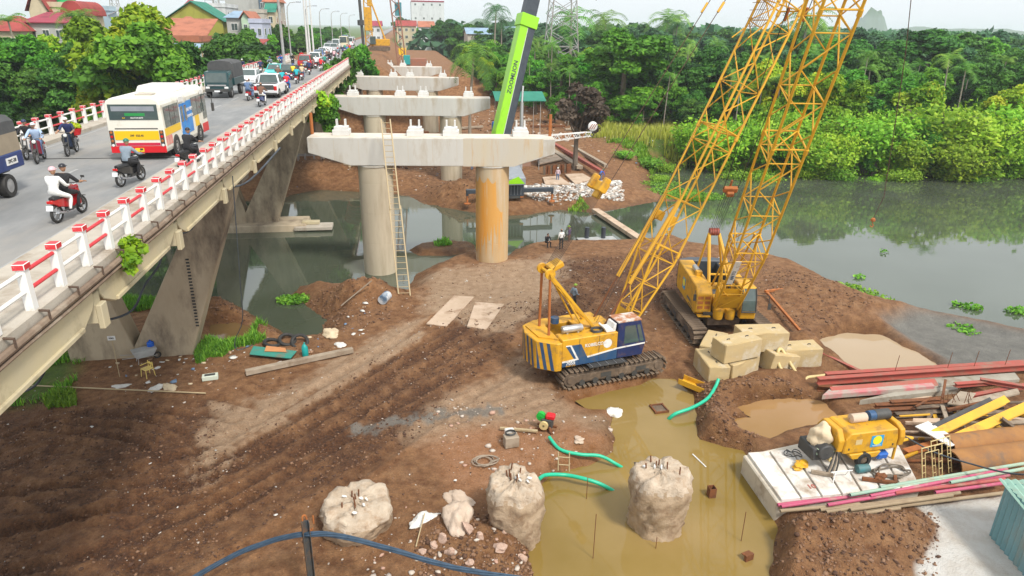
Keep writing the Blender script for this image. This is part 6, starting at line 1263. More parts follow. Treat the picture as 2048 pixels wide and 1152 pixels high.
# ------------------------------------------------ cars
def wheel(parent, x, y, r, w=0.2):
    e = bpy.data.objects.new('wheel', None); COL.objects.link(e); e.parent = parent; e.location = (x, y, r)
    MB().lathe([(r*0.6, -w/2), (r*0.95, -w/2), (r, -w*0.35), (r, w*0.35), (r*0.95, w/2), (r*0.6, w/2)], 20, axis='X').build('tyre', M_BLACK, e); s = 1 if x > 0 else -1
    b = MB(); b.lathe([(0.001, s*w*0.42), (r*0.2, s*w*0.45), (r*0.3, s*w*0.38), (r*0.6, s*w*0.44), (r*0.62, s*w*0.3)], 16, axis='X'); b.build('rim', M_SILV, e)
CARP = {k: mat('car_'+k, v, None, rough=0.25, coat=0.5) for k, v in dict(white=(0.78, 0.79, 0.80), teal=(0.02, 0.48, 0.46), black=(0.02, 0.022, 0.026), red=(0.40, 0.015, 0.02), silver=(0.45, 0.47, 0.49), cream=(0.72, 0.66, 0.45), blue=(0.03, 0.10, 0.30), grey=(0.13, 0.14, 0.15), orange=(0.70, 0.24, 0.02)).items()}
def car(px, py, away, kind, col, label, yaw=0.0, plate='30A'):
    p = at(px, py, RZ); L, W, hb, ht = dict(sedan=(4.4, 1.75, 0.92, 1.45), suv=(4.5, 1.85, 1.08, 1.75), pickup=(5.0, 1.85, 1.10, 1.78), van=(5.2, 1.95, 1.15, 2.25), bus=(7.5, 2.2, 1.2, 2.8))[kind]
    rz = (0 if away else math.pi)+R(yaw); loc = p+Vector((-math.sin(rz), math.cos(rz), 0))*(L/2 if away else -L/2)
    t = thing('van' if kind in ('van', 'bus') else 'pickup_truck' if kind == 'pickup' else 'car', label, 'bus' if kind == 'bus' else 'van' if kind == 'van' else 'pickup' if kind == 'pickup' else 'car', loc, rz, 'cars on the bridge'); m = CARP[col]
    y0, y1 = -L/2, L/2; hood = 0.80*hb if kind != 'van' and kind != 'bus' else hb
    prof = [(y0, .32), (y0-.04, .6), (y0+.02, hb-.06), (y0+.15, hb), (y1-1.5, hb), (y1-1.1, hb-.02), (y1-.25, hood), (y1, hood-.18), (y1+.03, .5), (y1-.05, .28)]
    if kind in ('van', 'bus'): prof = [(y0, .3), (y0-.02, .7), (y0, hb), (y1-.6, hb), (y1-.05, hb-.1), (y1+.02, .5), (y1-.05, .28)]
    R_ = []
    for i, sx in enumerate((-1, -.92, .92, 1)): pass
    b = MB(); b.prism(prof, -W/2, W/2, 'X'); b.build('body', m, t, bevel=0.06)
    if kind == 'sedan': gh = [(y0+.25, hb-.03), (y0+.85, ht), (y1-2.05, ht), (y1-1.2, hb-.03)]
    elif kind == 'suv': gh = [(y0+.05, hb-.03), (y0+.25, ht), (y1-1.9, ht), (y1-1.15, hb-.03)]
    elif kind == 'pickup': gh = [(y0+1.65, hb-.03), (y0+1.8, ht), (y1-2.0, ht), (y1-1.3, hb-.03)]
    else: gh = [(y0+.02, hb-.03), (y0+.08, ht), (y1-.5, ht), (y1-.08, hb-.03)]
    def rr(x, k): return [Vector((x*(1.0 if z < hb else k), y, z)) for y, z in gh]
    w0 = W/2-.06; k = 0.82 if kind not in ('van', 'bus') else 0.94
    A, B = rr(-w0, k), rr(w0, k); b = MB(); b.add(A+B, [(0, 1, 2, 3), (7, 6, 5, 4), (0, 4, 5, 1), (1, 5, 6, 2), (2, 6, 7, 3), (3, 7, 4, 0)]); cb_ = b.build('roof', m, t, bevel=0.05)
    def win(q, n, off=0.012, nm='window'):
        q = [Vector(v) for v in q]; c = sum(q, Vector())/4; q = [c+(v-c)*0.86+Vector(n)*off for v in q]
        MB().add(q+[v-Vector(n)*0.01 for v in q], [(0, 1, 2, 3), (0, 4, 5, 1), (1, 5, 6, 2), (2, 6, 7, 3), (3, 7, 4, 0)]).build(nm, M_GLASS, cb_)
    win([A[0], B[0], B[1], A[1]], (0, -1, .2), nm='rear_window'); win([A[3], B[3], B[2], A[2]], (0, 1, .3), nm='windscreen')
    for S, n in ((A, (-1, 0, .2)), (B, (1, 0, .2))):
        mm = [S[0].lerp(S[3], .5), S[1].lerp(S[2], .5)]; win([S[0], mm[0], mm[1], S[1]], n); win([mm[0], S[3], S[2], mm[1]], n)
    for x in (-W/2+.05, W/2-.05):
        for y in (y0+.75, y1-.8): wheel(t, x, y, .32 if kind == 'sedan' else .37)
    for s in (-1, 1): MB().box((s*(W/2-.22), y1-.01, .62), (.36, .10, .16)).build('head_lamp', M_HEAD, t, bevel=0.02); MB().box((s*(W/2-.16), y0-.01, .78 if kind != 'van' else 1.0), (.24, .08, .18 if kind == 'sedan' else .34)).build('tail_lamp', M_TAIL, t, bevel=0.02); MB().box((s*(W/2+.08), y1-1.45, hb+.06), (.16, .10, .12)).build('mirror', m, t, bevel=0.02)
    MB().box((0, y0-.055, .55), (.46, .02, .13)).build('number_plate', M_PLATE, t); MB().box((0, y1+.045, .42), (.46, .02, .12)).build('number_plate', M_PLATE, t); MB().box((0, y1+.02, .60), (.7, .04, .12)).build('grille', M_DARK, t)
    MB().box((0, y0-.03, .36), (W*.96, .1, .16)).build('bumper', M_DARK if kind in ('pickup', 'suv') else m, t, bevel=0.02)
    if kind == 'pickup': MB().box((0, y0+.85, hb+.003), (W-.3, 1.4, .012)).build('cargo_bed', M_DARK, t); MB().box((0, y0-.05, .86), (1.3, .03, .36)).build('tailgate', M_DARK, t)
    return t
car(492, 173, False, 'sedan', 'white', 'white sedan coming towards the viewer beside the canvas-topped truck')
car(533, 197, True, 'pickup', 'white', 'white pickup truck seen from behind among the motorbikes')
tx = car(545, 158, False, 'sedan', 'teal', 'bright teal taxi coming towards the viewer'); MB().box((0, -.1, 1.5), (.5, .18, .14)).build('taxi_sign', M_WH, tx, bevel=0.02)
car(577, 158, True, 'sedan', 'black', 'black car seen from behind right of the teal taxi'); car(610, 138, True, 'suv', 'red', 'red car ahead of the black car'); car(630, 130, True, 'suv', 'white', 'white car ahead of the red car, near the railing')
car(636, 118, False, 'sedan', 'blue', 'distant blue car oncoming near the far end of the bridge'); car(655, 104, False, 'suv', 'white', 'distant white car beside the purple-windowed one'); car(668, 104, True, 'suv', 'silver', 'distant silver car ahead on the right'); car(645, 112, True, 'sedan', 'white', 'distant white sedan in the queue'); car(687, 96, True, 'bus', 'cream', 'distant cream minibus at the head of the queue'); car(672, 98, False, 'van', 'white', 'distant white van coming towards the bridge'); car(700, 92, True, 'van', 'white', 'distant white van beyond the minibus'); car(660, 98, False, 'suv', 'grey', 'distant grey car coming towards the bridge'); car(704, 84, True, 'suv', 'silver', 'farthest silver car before the junction'); car(690, 84, False, 'van', 'blue', 'far blue van before the junction')
# ------------------------------------------------ bus
M_BUSW = mat('bus_white', (0.78, 0.75, 0.66), (0.72, 0.69, 0.60), 1.0, 0.35, dirt=(0.5, 0.44, 0.34), dscale=1.2, damt=0.2); M_BUSY = mat('bus_yellow', (0.80, 0.50, 0.01), None, rough=0.4); M_BUSR = mat('bus_red', (0.62, 0.012, 0.02), None, rough=0.4); M_BUSB = mat('bus_blue', (0.015, 0.12, 0.52), (0.02, 0.32, 0.70), 0.9, 0.4)
p = at(283, 321, RZ); bw, bl, bh = 2.26, 7.0, 2.62
bus = thing('city_bus', 'white, yellow and red city bus seen from behind', 'bus', (p.x, p.y, RZ), R(0)); bx = bw/2
sec = lambda y, k, z0: [Vector((x*k, y, z)) for x, z in ((-bx+.05, z0), (bx-.05, z0), (bx, .5), (bx, 1.2), (bx-.03, bh-.30), (bx-.10, bh-.12), (bx-.34, bh), (-bx+.34, bh), (-bx+.10, bh-.12), (-bx+.03, bh-.30), (-bx, 1.2), (-bx, .5))]
MB().loft([sec(0.0, .985, .40), sec(.06, 1, .34), sec(bl-.1, 1, .32), sec(bl, .97, .36)], 0, smooth=False).build('body', M_BUSW, bus, bevel=0.02)
def pan(name, x0, x1, z0, z1, m, off=0.012, y=0.0, par=None): return MB().box(((x0+x1)/2, y-off/2, (z0+z1)/2), (x1-x0, off, z1-z0)).build(name, m, par or bus, bevel=0.003)
pan('rear_window', -bx+.16, bx-.16, 1.72, 2.36, M_GLASS, .02); pan('window_panel', -bx+.28, bx-.28, 2.08, 2.28, M_GREY, .028); pan('destination_sign', -.35, .45, 1.88, 2.0, mat('green_sign', (0.02, 0.25, 0.06), None), .026)
lettering('024.7109.0079', .085, M_WH, bus, (.12, -.03, 1.80), RX); lettering('BUS', .06, M_BUSY, bus, (-.40, -.03, 1.80), RX)
pan('vent_slot', -bx+.3, bx-.25, 1.34, 1.375, M_DARK, .018); pan('yellow_panel', -bx+.24, bx-.24, .88, 1.26, M_BUSY, .016); lettering('29F  025.45', .115, M_DARK, bus, (0, -.02, 1.06), RX); pan('red_bumper', -bx+.02, bx-.02, .34, .62, M_BUSR, .03); pan('red_band', -bx+.24, bx-.24, .64, .76, mat('bus_magenta', (0.45, 0.02, 0.10), M_BUSR and (0.6, 0.02, 0.02), 1.0), .014)
pan('number_plate', -.16, .20, .38, .54, mat('yellow_plate', (0.80, 0.60, 0.02), None), .04)
for s in (-1, 1):
    lc = MB().box((s*(bx-.13), -.012, .92), (.17, .03, .72)).build('lamp_cluster', M_DARK, bus, bevel=0.01)
    for i, m in enumerate((M_HEAD, M_ORUST, M_TAIL, M_ORUST)): MB().lathe([(.001, -.05), (.055, -.045), (.06, -.02)], 12, (s*(bx-.13), 0, .66+i*.18), axis='Y').build('lamp', m, lc)
    for y in (1.4, 5.3): wheel(bus, s*(bx-.10), y, .42, .26); MB().lathe([(.50, s*.135), (.50, s*.145), (.02, s*.145)], 20, (s*(bx-.14), y, .42), axis='X').build('wheel_arch', M_DARK, bus)
X = bx+.004
def side(name, y0, y1, z0, z1, m, off=0.008): return MB().box((X+off/2, (y0+y1)/2, (z0+z1)/2), (off, y1-y0, z1-z0)).build(name, m, bus)
side('window', .25, 2.3, 1.35, 2.22, M_GLASS); side('window', 4.35, 6.1, 1.35, 2.22, M_GLASS); side('window', 6.2, 6.9, 1.0, 2.2, M_GLASS); side('yellow_panel', .06, 2.3, 1.02, 1.33, M_BUSY); side('yellow_panel', 4.7, 5.4, .82, 1.33, M_BUSY); side('red_panel', .06, .9, .62, 1.0, mat('bus_red_fade', (0.62, 0.04, 0.03), (0.75, 0.6, 0.5), 1.5)); side('red_panel', 5.9, 6.95, .36, .8, M_BUSR)
for y0 in (2.45, 3.0): side('door', y0, y0+.5, .42, 2.1, M_BUSB, .016); side('door_glass', y0+.08, y0+.42, 1.3, 2.0, M_GLASS, .022)
side('advert', 2.32, 2.44, .9, 2.0, M_WH, .014); side('advert', 3.55, 4.3, .7, 2.15, M_BUSB, .012); lettering('BAO HIEM', .22, M_WH, bus, (X+.02, 3.92, 1.75), (R(90), R(0), R(90))); lettering('DUONG BO', .18, M_WH, bus, (X+.02, 3.92, 1.45), (R(90), 0, R(90))); side('sign_box', 2.4, 3.1, 2.2, 2.42, M_WH, .03); side('sign_box', 6.0, 6.5, 2.25, 2.45, M_WH, .03)
for y in (.95, 1.6, 5.2): side('window_bar', y, y+.06, 1.35, 2.22, M_DARK, .012)
ac = MB(); ac.loft([[Vector((x, y, z)) for x, z in ((-.85*k, bh-.02), (.85*k, bh-.02), (.7*k, bh+h_), (-.7*k, bh+h_))] for y, k, h_ in ((2.6, .85, .05), (3.1, 1.0, .26), (5.0, 1.0, .26), (5.5, .85, .05))], 0); ac.build('air_conditioner', M_BUSW, bus, bevel=0.04)
MB().box((.1, 1.5, bh+.03), (.7, .6, .06)).build('roof_hatch', M_WALK, bus, bevel=0.02); MB().tube([(bx-.1, bl, 2.2), (bx+.25, bl+.15, 2.1), (bx+.28, bl+.15, 1.6)], .025, 6).build('mirror_arm', M_DARK, bus); MB().box((bx+.28, bl+.15, 1.5), (.12, .16, .42)).build('mirror', M_DARK, bus, bevel=0.02)
# ------------------------------------------------ trucks
M_CANV = mat('grey_canvas', (0.055, 0.057, 0.060), (0.09, 0.09, 0.088), 2.0, 0.9, bump=0.4, bscale=3); M_TANC = mat('tan_canvas', (0.33, 0.27, 0.19), (0.26, 0.21, 0.15), 2.0, 0.9, bump=0.3, bscale=5); M_TRG = mat('truck_green', (0.010, 0.045, 0.050), (0.015, 0.06, 0.065), 2.0, 0.35, coat=0.2); M_TRB = mat('truck_blue', (0.012, 0.03, 0.13), (0.02, 0.05, 0.18), 2.0, 0.4)
def truck(name, label, loc, rz, m, top, sidec, W=2.0, L=5.4, H=2.75, k=1.0):
    t = thing(name, label, 'truck', loc, rz); t.scale = (k,)*3; hw = W/2
    MB().prism([(L/2-1.45, .55), (L/2-.02, .55), (L/2, 1.15), (L/2-.18, 2.0), (L/2-1.45, 2.05)], -hw+.1, hw-.1, 'X').build('cab', m, t, bevel=0.05)
    MB().add([(-hw+.2, L/2+.012, 1.22), (hw-.2, L/2+.012, 1.22), (hw-.24, L/2-.155, 1.93), (-hw+.24, L/2-.155, 1.93)], [(0, 1, 2, 3)]).build('windscreen', M_GLASS, t)
    for s in (-1, 1):
        MB().box((s*(hw-.095), L/2-.65, 1.6), (.012, .75, .55)).build('side_window', M_GLASS, t); MB().box((s*(hw-.3), L/2+.0, .82), (.3, .06, .16)).build('head_lamp', M_HEAD, t, bevel=0.02); MB().box((s*(hw+.12), L/2-.1, 1.65), (.14, .06, .36)).build('mirror', M_DARK, t, bevel=0.02)
        for y in (L/2-.75, -L/2+1.1): wheel(t, s*(hw-.18), y, .40, .28)
    MB().box((0, L/2+.03, .62), (W-.2, .12, .22)).build('bumper', M_DARK, t, bevel=0.02); MB().box((0, L/2+.015, 1.0), (W-.6, .04, .10)).build('grille', M_SILV, t); MB().box((0, L/2+.1, .56), (.42, .02, .12)).build('number_plate', M_PLATE, t)
    MB().box((0, -.75, .80), (W*.5, L-1.6, .2)).build('chassis', M_DARK, t); bd = MB().box((0, -L/2+1.85, 1.18), (W, 3.7, .55)).build('cargo_bed', m, t, bevel=0.03)
    MB().box((0, -L/2-.01, 1.15), (W-.1, .03, .5)).build('tailgate', m, t)
    R_ = []
    for y in np.linspace(-L/2+.02, -L/2+3.68, 7): s = .02*math.sin(y*5); R_.append([Vector((x, y, z)) for x, z in ((-hw+.02, 1.46), (hw-.02, 1.46), (hw-.03, 2.1), (hw-.06, H-.22+s), (hw-.25, H-.04+s), (0, H+.05+s), (-hw+.25, H-.04+s), (-hw+.06, H-.22+s), (-hw+.03, 2.1))])
    b = MB(); b.loft(R_, 0)
    for i, f in enumerate(b.f):
        if len(f) == 4:
            zc = sum(b.v[q][2] for q in f)/4
            if zc < H-.5: b.m[i] = 1
    b.build('canvas_cover', [top, sidec], t); return t
p = at(437, 197, RZ); tk = truck('cargo_truck', 'dark green truck with grey canvas cover coming towards the viewer', (p.x, p.y+2.7, RZ), math.pi, M_TRG, M_CANV, M_CANV)
MB().box((0, 2.66, 1.36), (1.2, .02, .12), rot=(R(10), 0, 0)).build('dashboard_papers', M_WH, tk)
p = at(14, 397, RZ); tk2 = truck('cargo_truck', 'blue truck with grey and tan canvas cut by the left frame edge', (p.x-.85, p.y-1.35, RZ), math.pi, M_TRB, M_CANV, M_TANC, W=2.05, H=2.7, k=0.98)
MB().box((-1.04, -1.9, 1.2), (.02, .7, .24)).build('number_board', M_WH, tk2); lettering('29C-38', .17, M_DARK, tk2, (-1.055, -1.9, 1.2), (R(90), 0, R(-90)))
# ------------------------------------------------ people on the site
def stand(px, py, kind, face, shirt, tr, hat, label, dz=0.0, sc=1.0, sleeves=True): p = on(px, py); return person(kind, (p.x, p.y, p.z+dz), R(face), shirt, tr, hat, label, sc, sleeves)
stand(1147, 618, 'walk', -70, 'grey', 'black', 'lime', 'worker in grey shirt, black shorts and lime helmet walking behind the striped crane')
stand(1093, 493, 'sit', 200, 'black', 'black', None, 'man in black sitting at the end of the pontoon')
stand(1122, 499, 'stand', 10, 'white', 'black', None, 'man in white shirt standing beside the pontoon')
p = at(1138, 490, -.25); person('stand', (p.x, p.y, -.28), R(60), 'purple', 'brown', 'lime', 'worker in purple shirt and lime helmet standing on the pontoon')
stand(1115, 364, 'stand', 160, 'stripe', 'denim', 'white', 'worker in striped vest on the steel plates beside the green crane')
stand(1200, 362, 'bend', -60, 'blue', 'denim', 'green', 'worker in blue bending at the end of the red beams')
stand(1077, 334, 'stand', 120, 'black', 'black', 'black', 'person in black standing behind the green crane')
stand(944, 340, 'stand', 40, 'stripe', 'denim', 'white', 'worker half hidden by the stained column')
# ================================================================== HOUSES AND FAR BUILDINGS
def wallm(n, c): return mat('wall_'+n, c, tuple(a*0.84 for a in c), 0.35, 0.9, dirt=tuple(a*0.6 for a in c), dscale=0.3, damt=0.35, stretch=(1, 1, 0.5))
def roofm(n, c): return mat('roof_'+n, c, tuple(a*0.75 for a in c), 0.5, 0.85, dirt=tuple(a*0.5 for a in c), dscale=0.5, damt=0.35)
WM = {k: wallm(k, v) for k, v in dict(cream=(0.62, 0.53, 0.36), grey=(0.46, 0.46, 0.43), white=(0.68, 0.70, 0.70), blue=(0.45, 0.60, 0.68), mint=(0.50, 0.66, 0.48), lav=(0.50, 0.53, 0.66), beige=(0.52, 0.47, 0.40), ochre=(0.60, 0.42, 0.22), green=(0.05, 0.22, 0.20), olive=(0.36, 0.36, 0.06), brick=(0.40, 0.24, 0.17), pink=(0.62, 0.42, 0.36), glass=(0.10, 0.16, 0.22)).items()}
RM = {k: roofm(k, v) for k, v in dict(red=(0.36, 0.06, 0.05), crimson=(0.34, 0.045, 0.075), tile=(0.44, 0.16, 0.09), grey=(0.36, 0.38, 0.40), blue=(0.28, 0.40, 0.52), white=(0.60, 0.62, 0.63), green=(0.03, 0.22, 0.15), brown=(0.20, 0.16, 0.14)).items()}
win_m = MB(); win_m.box((0, 0, 0), (1.0, 0.10, 1.0)); WINM = win_m.mesh('window', M_WH, 0.0); PANE = MB().box((0, 0, 0), (0.42, 0.04, 0.86)).mesh('pane', M_GLASS)
def house(px0, px1, pe, Y, depth, roof, wall, rcol, label, rise=2.0, storey=3.3, nw=3, z0=None, cat='house', name='house', over=0.5, windows=True, balc=False, dx=0.0, maxrows=5):
    a, c = atY(px0, pe, Y), atY(px1, pe, Y); x0, x1, zt = a.x, c.x, (a.z+c.z)/2; xc = (x0+x1)/2; W = x1-x0
    if z0 is None: z0 = gz(xc, Y+depth/2)-0.5
    t = thing(name, label, cat, (xc, Y, z0)); h = zt-z0
    MB().box((0, depth/2, h/2), (W, depth, h)).build('wall', WM[wall], t, bevel=0.02)
    o = over; rf = None
    if roof == 'hip': b = MB(); b.add([(-W/2-o, -o, h), (W/2+o, -o, h), (W/2+o, depth+o, h), (-W/2-o, depth+o, h), (-W/2+min(W, depth)*.35, depth/2, h+rise), (W/2-min(W, depth)*.35, depth/2, h+rise)], [(0, 1, 5, 4), (1, 2, 5), (2, 3, 4, 5), (3, 0, 4), (3, 2, 1, 0)]); rf = b.build('roof', RM[rcol], t)
    elif roof == 'gable':  # ridge along x
        b = MB(); b.prism([(-o, h-.05), (depth/2, h+rise), (depth+o, h-.05), (depth/2, h+rise-.25)], -W/2-o, W/2+o, 'X'); rf = b.build('roof', RM[rcol], t); MB().prism([(0, h), (depth/2, h+rise-.3), (depth, h)], -W/2+.02, W/2-.02, 'X').build('gable_wall', WM[wall], t)
    elif roof == 'front':  # ridge along y, gable to the viewer
        b = MB(); b.prism([(-W/2-o, h-.05), (0, h+rise), (W/2+o, h-.05), (0, h+rise-.25)], -o, depth+o, 'Y'); rf = b.build('roof', RM[rcol], t); MB().prism([(-W/2, h), (0, h+rise-.3), (W/2, h)], .02, depth-.02, 'Y').build('gable_wall', WM[wall], t)
    elif roof == 'shed': b = MB(); b.prism([(-o, h), (depth+o, h+rise), (depth+o, h+rise+.12), (-o, h+.12)], -W/2-o, W/2+o, 'X'); rf = b.build('roof', RM[rcol], t)
    elif roof == 'arch': b = MB(); q = [(-W/2-o, h)]+[(-(W/2+o)*math.cos(u), h+rise*math.sin(u)) for u in np.linspace(0.1, 3.04, 12)]+[(W/2+o, h)]; b.prism(q, -o, depth+o, 'Y'); rf = b.build('roof', RM[rcol], t)
    else: b = MB(); b.box((0, depth/2, h+.1), (W+.3, depth+.3, .2)); b.box((0, -.05, h+.5), (W+.2, .12, .7)); b.box((W/2+.02, depth/2, h+.5), (.12, depth, .7)); rf = b.build('roof', WM[wall] if rcol is None else RM[rcol], t)
    if windows:
        rows = min(maxrows, max(1, int(h/storey)))
        for r_ in range(rows):
            z = h-1.7-r_*storey
            if z < 1: break
            for i in range(nw):
                x = -W/2+W*(i+.5)/nw; w_ = link('window', WINM, t, (x, -.02, z), scale=(min(1.3, W/nw*.5), 1, 1.5)); [link('pane', PANE, w_, (s*.235, -.05, 0)) for s in (-1, 1)]
            for i in range(max(1, int(depth/4))):
                y = depth*(i+.5)/max(1, int(depth/4)); w_ = link('window', WINM, t, (W/2+.02, y, z), (0, 0, R(90)), (1.2, 1, 1.5)); [link('pane', PANE, w_, (s*.235, -.05, 0)) for s in (-1, 1)]
            if balc: g = MB(); g.box((0, -.6, z-1.2), (W*.9, 1.2, .15)); g.build('balcony', WM['white'], t); [strut('baluster', (-W*.43+W*.86*q/9, -1.15, z-1.1), (-W*.43+W*.86*q/9, -1.15, z-.3), .04, M_WH, t, 5) for q in range(10)]; strut('balcony_rail', (-W*.45, -1.15, z-.3), (W*.45, -1.15, z-.3), .05, M_WH, t, 5)
    return t, h, W
house(-30, 40, 62, 122, 10, 'hip', 'cream', 'red', 'cream house with red hipped roof and balcony at the left edge', 2.2, balc=True, nw=2)
house(48, 128, 46, 126, 9, 'shed', 'grey', 'crimson', 'weathered grey house under a long crimson roof', 1.6, nw=3)
house(58, 95, 22, 140, 8, 'front', 'cream', 'red', 'tall cream house with steep red gable behind the crimson roof', 4.0, nw=2)
t, h, W = house(96, 126, 14, 141, 8, 'flat', 'cream', None, 'cream roof block carrying a green water tank', nw=1)
MB().lathe([(0.02, 0), (1.5, 0), (1.5, 3.0), (1.2, 3.5), (0.02, 3.6)], 14, (W*.3, 3, h+.3)).build('water_tank', mat('tank_green', (0.02, 0.42, 0.12), None), t)
house(130, 164, 31, 136, 9, 'arch', 'cream', 'red', 'cream house with a barrel-vaulted red roof', 2.4, nw=2)
house(165, 190, 20, 144, 10, 'flat', 'blue', None, 'pale blue block between the barrel roof and the lime-green tree', nw=0, windows=False)
house(186, 215, 30, 150, 8, 'shed', 'grey', 'grey', 'small grey-roofed house behind the lime-green tree', 1.5, nw=1)
house(262, 322, 52, 150, 9, 'hip', 'beige', 'tile', 'low house with faded pink tile roof behind the trees', 2.5, nw=2)
house(286, 366, 112, 98, 9, 'shed', 'white', 'blue', 'white house with pale blue metal roof beside the bridge', 1.2, nw=3)
house(350, 398, 84, 118, 8, 'flat', 'ochre', 'tile', 'ochre house with terracotta parapet beside the bridge', nw=2)
house(352, 378, 118, 108, 3, 'front', 'ochre', 'tile', 'small ochre gateway gable beside the bridge', 1.0, nw=0, windows=False)
house(320, 410, 72, 142, 9, 'shed', 'brick', 'tile', 'wide house with patched orange tile roof', 3.0, nw=4)
house(352, 388, 50, 152, 6, 'hip', 'pink', 'tile', 'little pavilion roof above the patched orange tiles', 1.6, nw=1)
t, h, W = house(328, 445, 42, 164, 12, 'front', 'olive', 'green', 'big corrugated shed in olive and green patches', 4.0, nw=0, windows=False)
for i, (x0, x1) in enumerate(((-.5, -.28), (-.12, -.02), (.06, .16))): MB().box((W*(x0+x1)/2, -.03, h*.5), (W*(x1-x0), .04, h*.98)).build('green_panel', WM['green'], t)
house(362, 392, 22, 172, 6, 'hip', 'beige', 'crimson', 'small crimson-roofed house peeping over the corrugated shed', 2.4, nw=1)
house(392, 450, 14, 180, 14, 'flat', 'white', None, 'plain pale block right of the corrugated shed', nw=1)
house(446, 512, -30, 205, 14, 'flat', 'grey', None, 'tall blank-walled pale apartment block', nw=0, windows=False)
house(512, 530, -30, 206, 12, 'flat', 'glass', None, 'glazed blue-grey flank beside the blank apartment block', nw=1, maxrows=6)
house(452, 482, 36, 158, 10, 'shed', 'grey', 'blue', 'narrow grey house with blue canopy roof', 1.4, nw=1)
house(482, 497, 38, 156, 12, 'front', 'mint', 'tile', 'narrow mint green house with red gable', 1.6, nw=1)
house(498, 524, 46, 154, 10, 'flat', 'lav', None, 'lavender house with dark windows', nw=2)
house(500, 528, 26, 178, 10, 'flat', 'beige', None, 'bare concrete house behind the lavender one', nw=1)
house(527, 556, 4, 192, 10, 'hip', 'beige', 'tile', 'tall beige house with red roof, rightmost in the village', 3.0, nw=2)
house(532, 548, 24, 182, 6, 'gable', 'cream', 'green', 'cream house front with green dormer roof and blue sign', 2.0, nw=1)
house(503, 522, 88, 128, 5, 'shed', 'pink', 'red', 'red corrugated shed behind the rounded dark tree', 0.6, nw=0, windows=False)
t = thing('tarpaulin_shelter', 'blue tarpaulin shelter under the trees left of the bridge', 'shelter', (0, 0, 0))
a, c = atY(146, 160, 98), atY(188, 161, 98); MB().add([a, c, c+Vector((0, 1.6, .25)), a+Vector((0, 1.6, .25)), a+Vector((0, 0, -.03)), c+Vector((0, 0, -.03)), c+Vector((0, 1.6, .22)), a+Vector((0, 1.6, .22))], [(0, 1, 2, 3), (7, 6, 5, 4), (0, 4, 5, 1), (1, 5, 6, 2), (2, 6, 7, 3), (3, 7, 4, 0)]).build('tarpaulin', mat('blue_tarp', (0.01, 0.10, 0.55), (0.01, 0.14, 0.6), 1.0, 0.5), t)
for q in (a, c, a+Vector((0, 1.6, .25)), c+Vector((0, 1.6, .25))): strut('post', (q.x, q.y, gz(q.x, q.y)-.2), q, .05, M_BARK, t, 6)
house(822, 888, 4, 520, 30, 'flat', 'white', 'crimson', 'white high-rise with dark red crown on the horizon', nw=4, storey=9, cat='building', name='high_rise', z0=0)
house(738, 762, 52, 330, 14, 'gable', 'white', 'crimson', 'distant white house with purple-red roof behind the yellow rig', 2.2, nw=2, z0=0)
house(793, 832, 52, 360, 14, 'gable', 'cream', 'red', 'distant cream house with red roof under the high-rise', 2.6, nw=3, z0=0); house(838, 868, 54, 345, 12, 'gable', 'white', 'tile', 'distant white house with orange roof right of the red-roofed one', 2.6, nw=2, z0=0); house(905, 930, 50, 380, 12, 'flat', 'white', None, 'distant small white house before the hill', nw=2, z0=0)
house(935, 992, 68, 250, 14, 'gable', 'beige', 'blue', 'long shed with pale blue metal roof, left of two', 2.0, nw=0, windows=False, z0=0); house(992, 1052, 66, 262, 14, 'gable', 'beige', 'blue', 'long shed with pale blue metal roof, right of two', 2.2, nw=0, windows=False, z0=0)
house(1972, 2030, 114, 150, 8, 'shed', 'brick', 'brown', 'brick house with dark roof among the trees at the far right', 1.6, nw=2); house(1986, 2036, 158, 128, 7, 'gable', 'white', 'white', 'small white-roofed house among the trees at the far right', 1.6, nw=1); house(1795, 1830, 98, 190, 7, 'gable', 'white', 'white', 'tiny white roof glimpsed between the big dark trees', 1.6, nw=0, windows=False)
# hut with a green roof
p0 = atY(1000, 196, 84); hz_ = gz(p0.x+3, 84); t = thing('hut', 'open hut with green sheet roof and brick base by the withered tree', 'hut', (p0.x, 84, hz_)); zr = p0.z-hz_
MB().prism([(-.4, zr-.35), (2.4, zr+.5), (5.2, zr-.2), (5.2, zr-.12), (2.4, zr+.58), (-.4, zr-.27)], -.6, 5.6, 'X').build('roof', RM['green'], t)
for x in (0, 2.5, 5.0):
    for y in (0, 4.6): strut('post', (x, y, 0), (x, y, zr-.2), .05, M_GALV, t, 6)
MB().box((3.0, 3.0, .9), (2.6, 2.2, 1.9)).build('brick_wall', WM['brick'], t, bevel=0.03)
# hills
def hill(name, label, px0, px1, ptop, Y, seed, z0=0):
    a, c = atY(px0, 50, Y), atY(px1, 50, Y); n = 40; m = 14; W = c.x-a.x; H_ = atY((px0+px1)/2, ptop, Y).z; V, Fc = [], []
    for j in range(m):
        for i in range(n):
            u, v = i/(n-1), j/(m-1); e = math.sin(math.pi*u)**.8*math.sin(math.pi*v)**.7; k = 0.75+0.9*float(fbm(np.array([u*6+seed]), np.array([v*3.0+seed]), 1.0, 4)[0]); V.append((a.x+W*u, Y+W*.3*(v-.5), z0-6+e*k*H_))
    for j in range(m-1):
        for i in range(n-1): q = j*n+i; Fc.append((q, q+1, q+n+1, q+n))
    me = bpy.data.meshes.new(name); me.from_pydata(V, [], Fc); me.materials.append(mat('hill_forest', (0.05, 0.10, 0.05), (0.08, 0.14, 0.06), 0.02, 0.95)); [setattr(q, 'use_smooth', True) for q in me.polygons]; return struct(link(name, me))
hill('hill', '', 860, 1130, 26, 1900, 2.0); hill('hill', '', 1690, 1790, 8, 2600, 9.0); hill('hill', '', 1560, 2200, 46, 2300, 5.0); hill('hill', '', 2000, 2300, 40, 2600, 7.0)
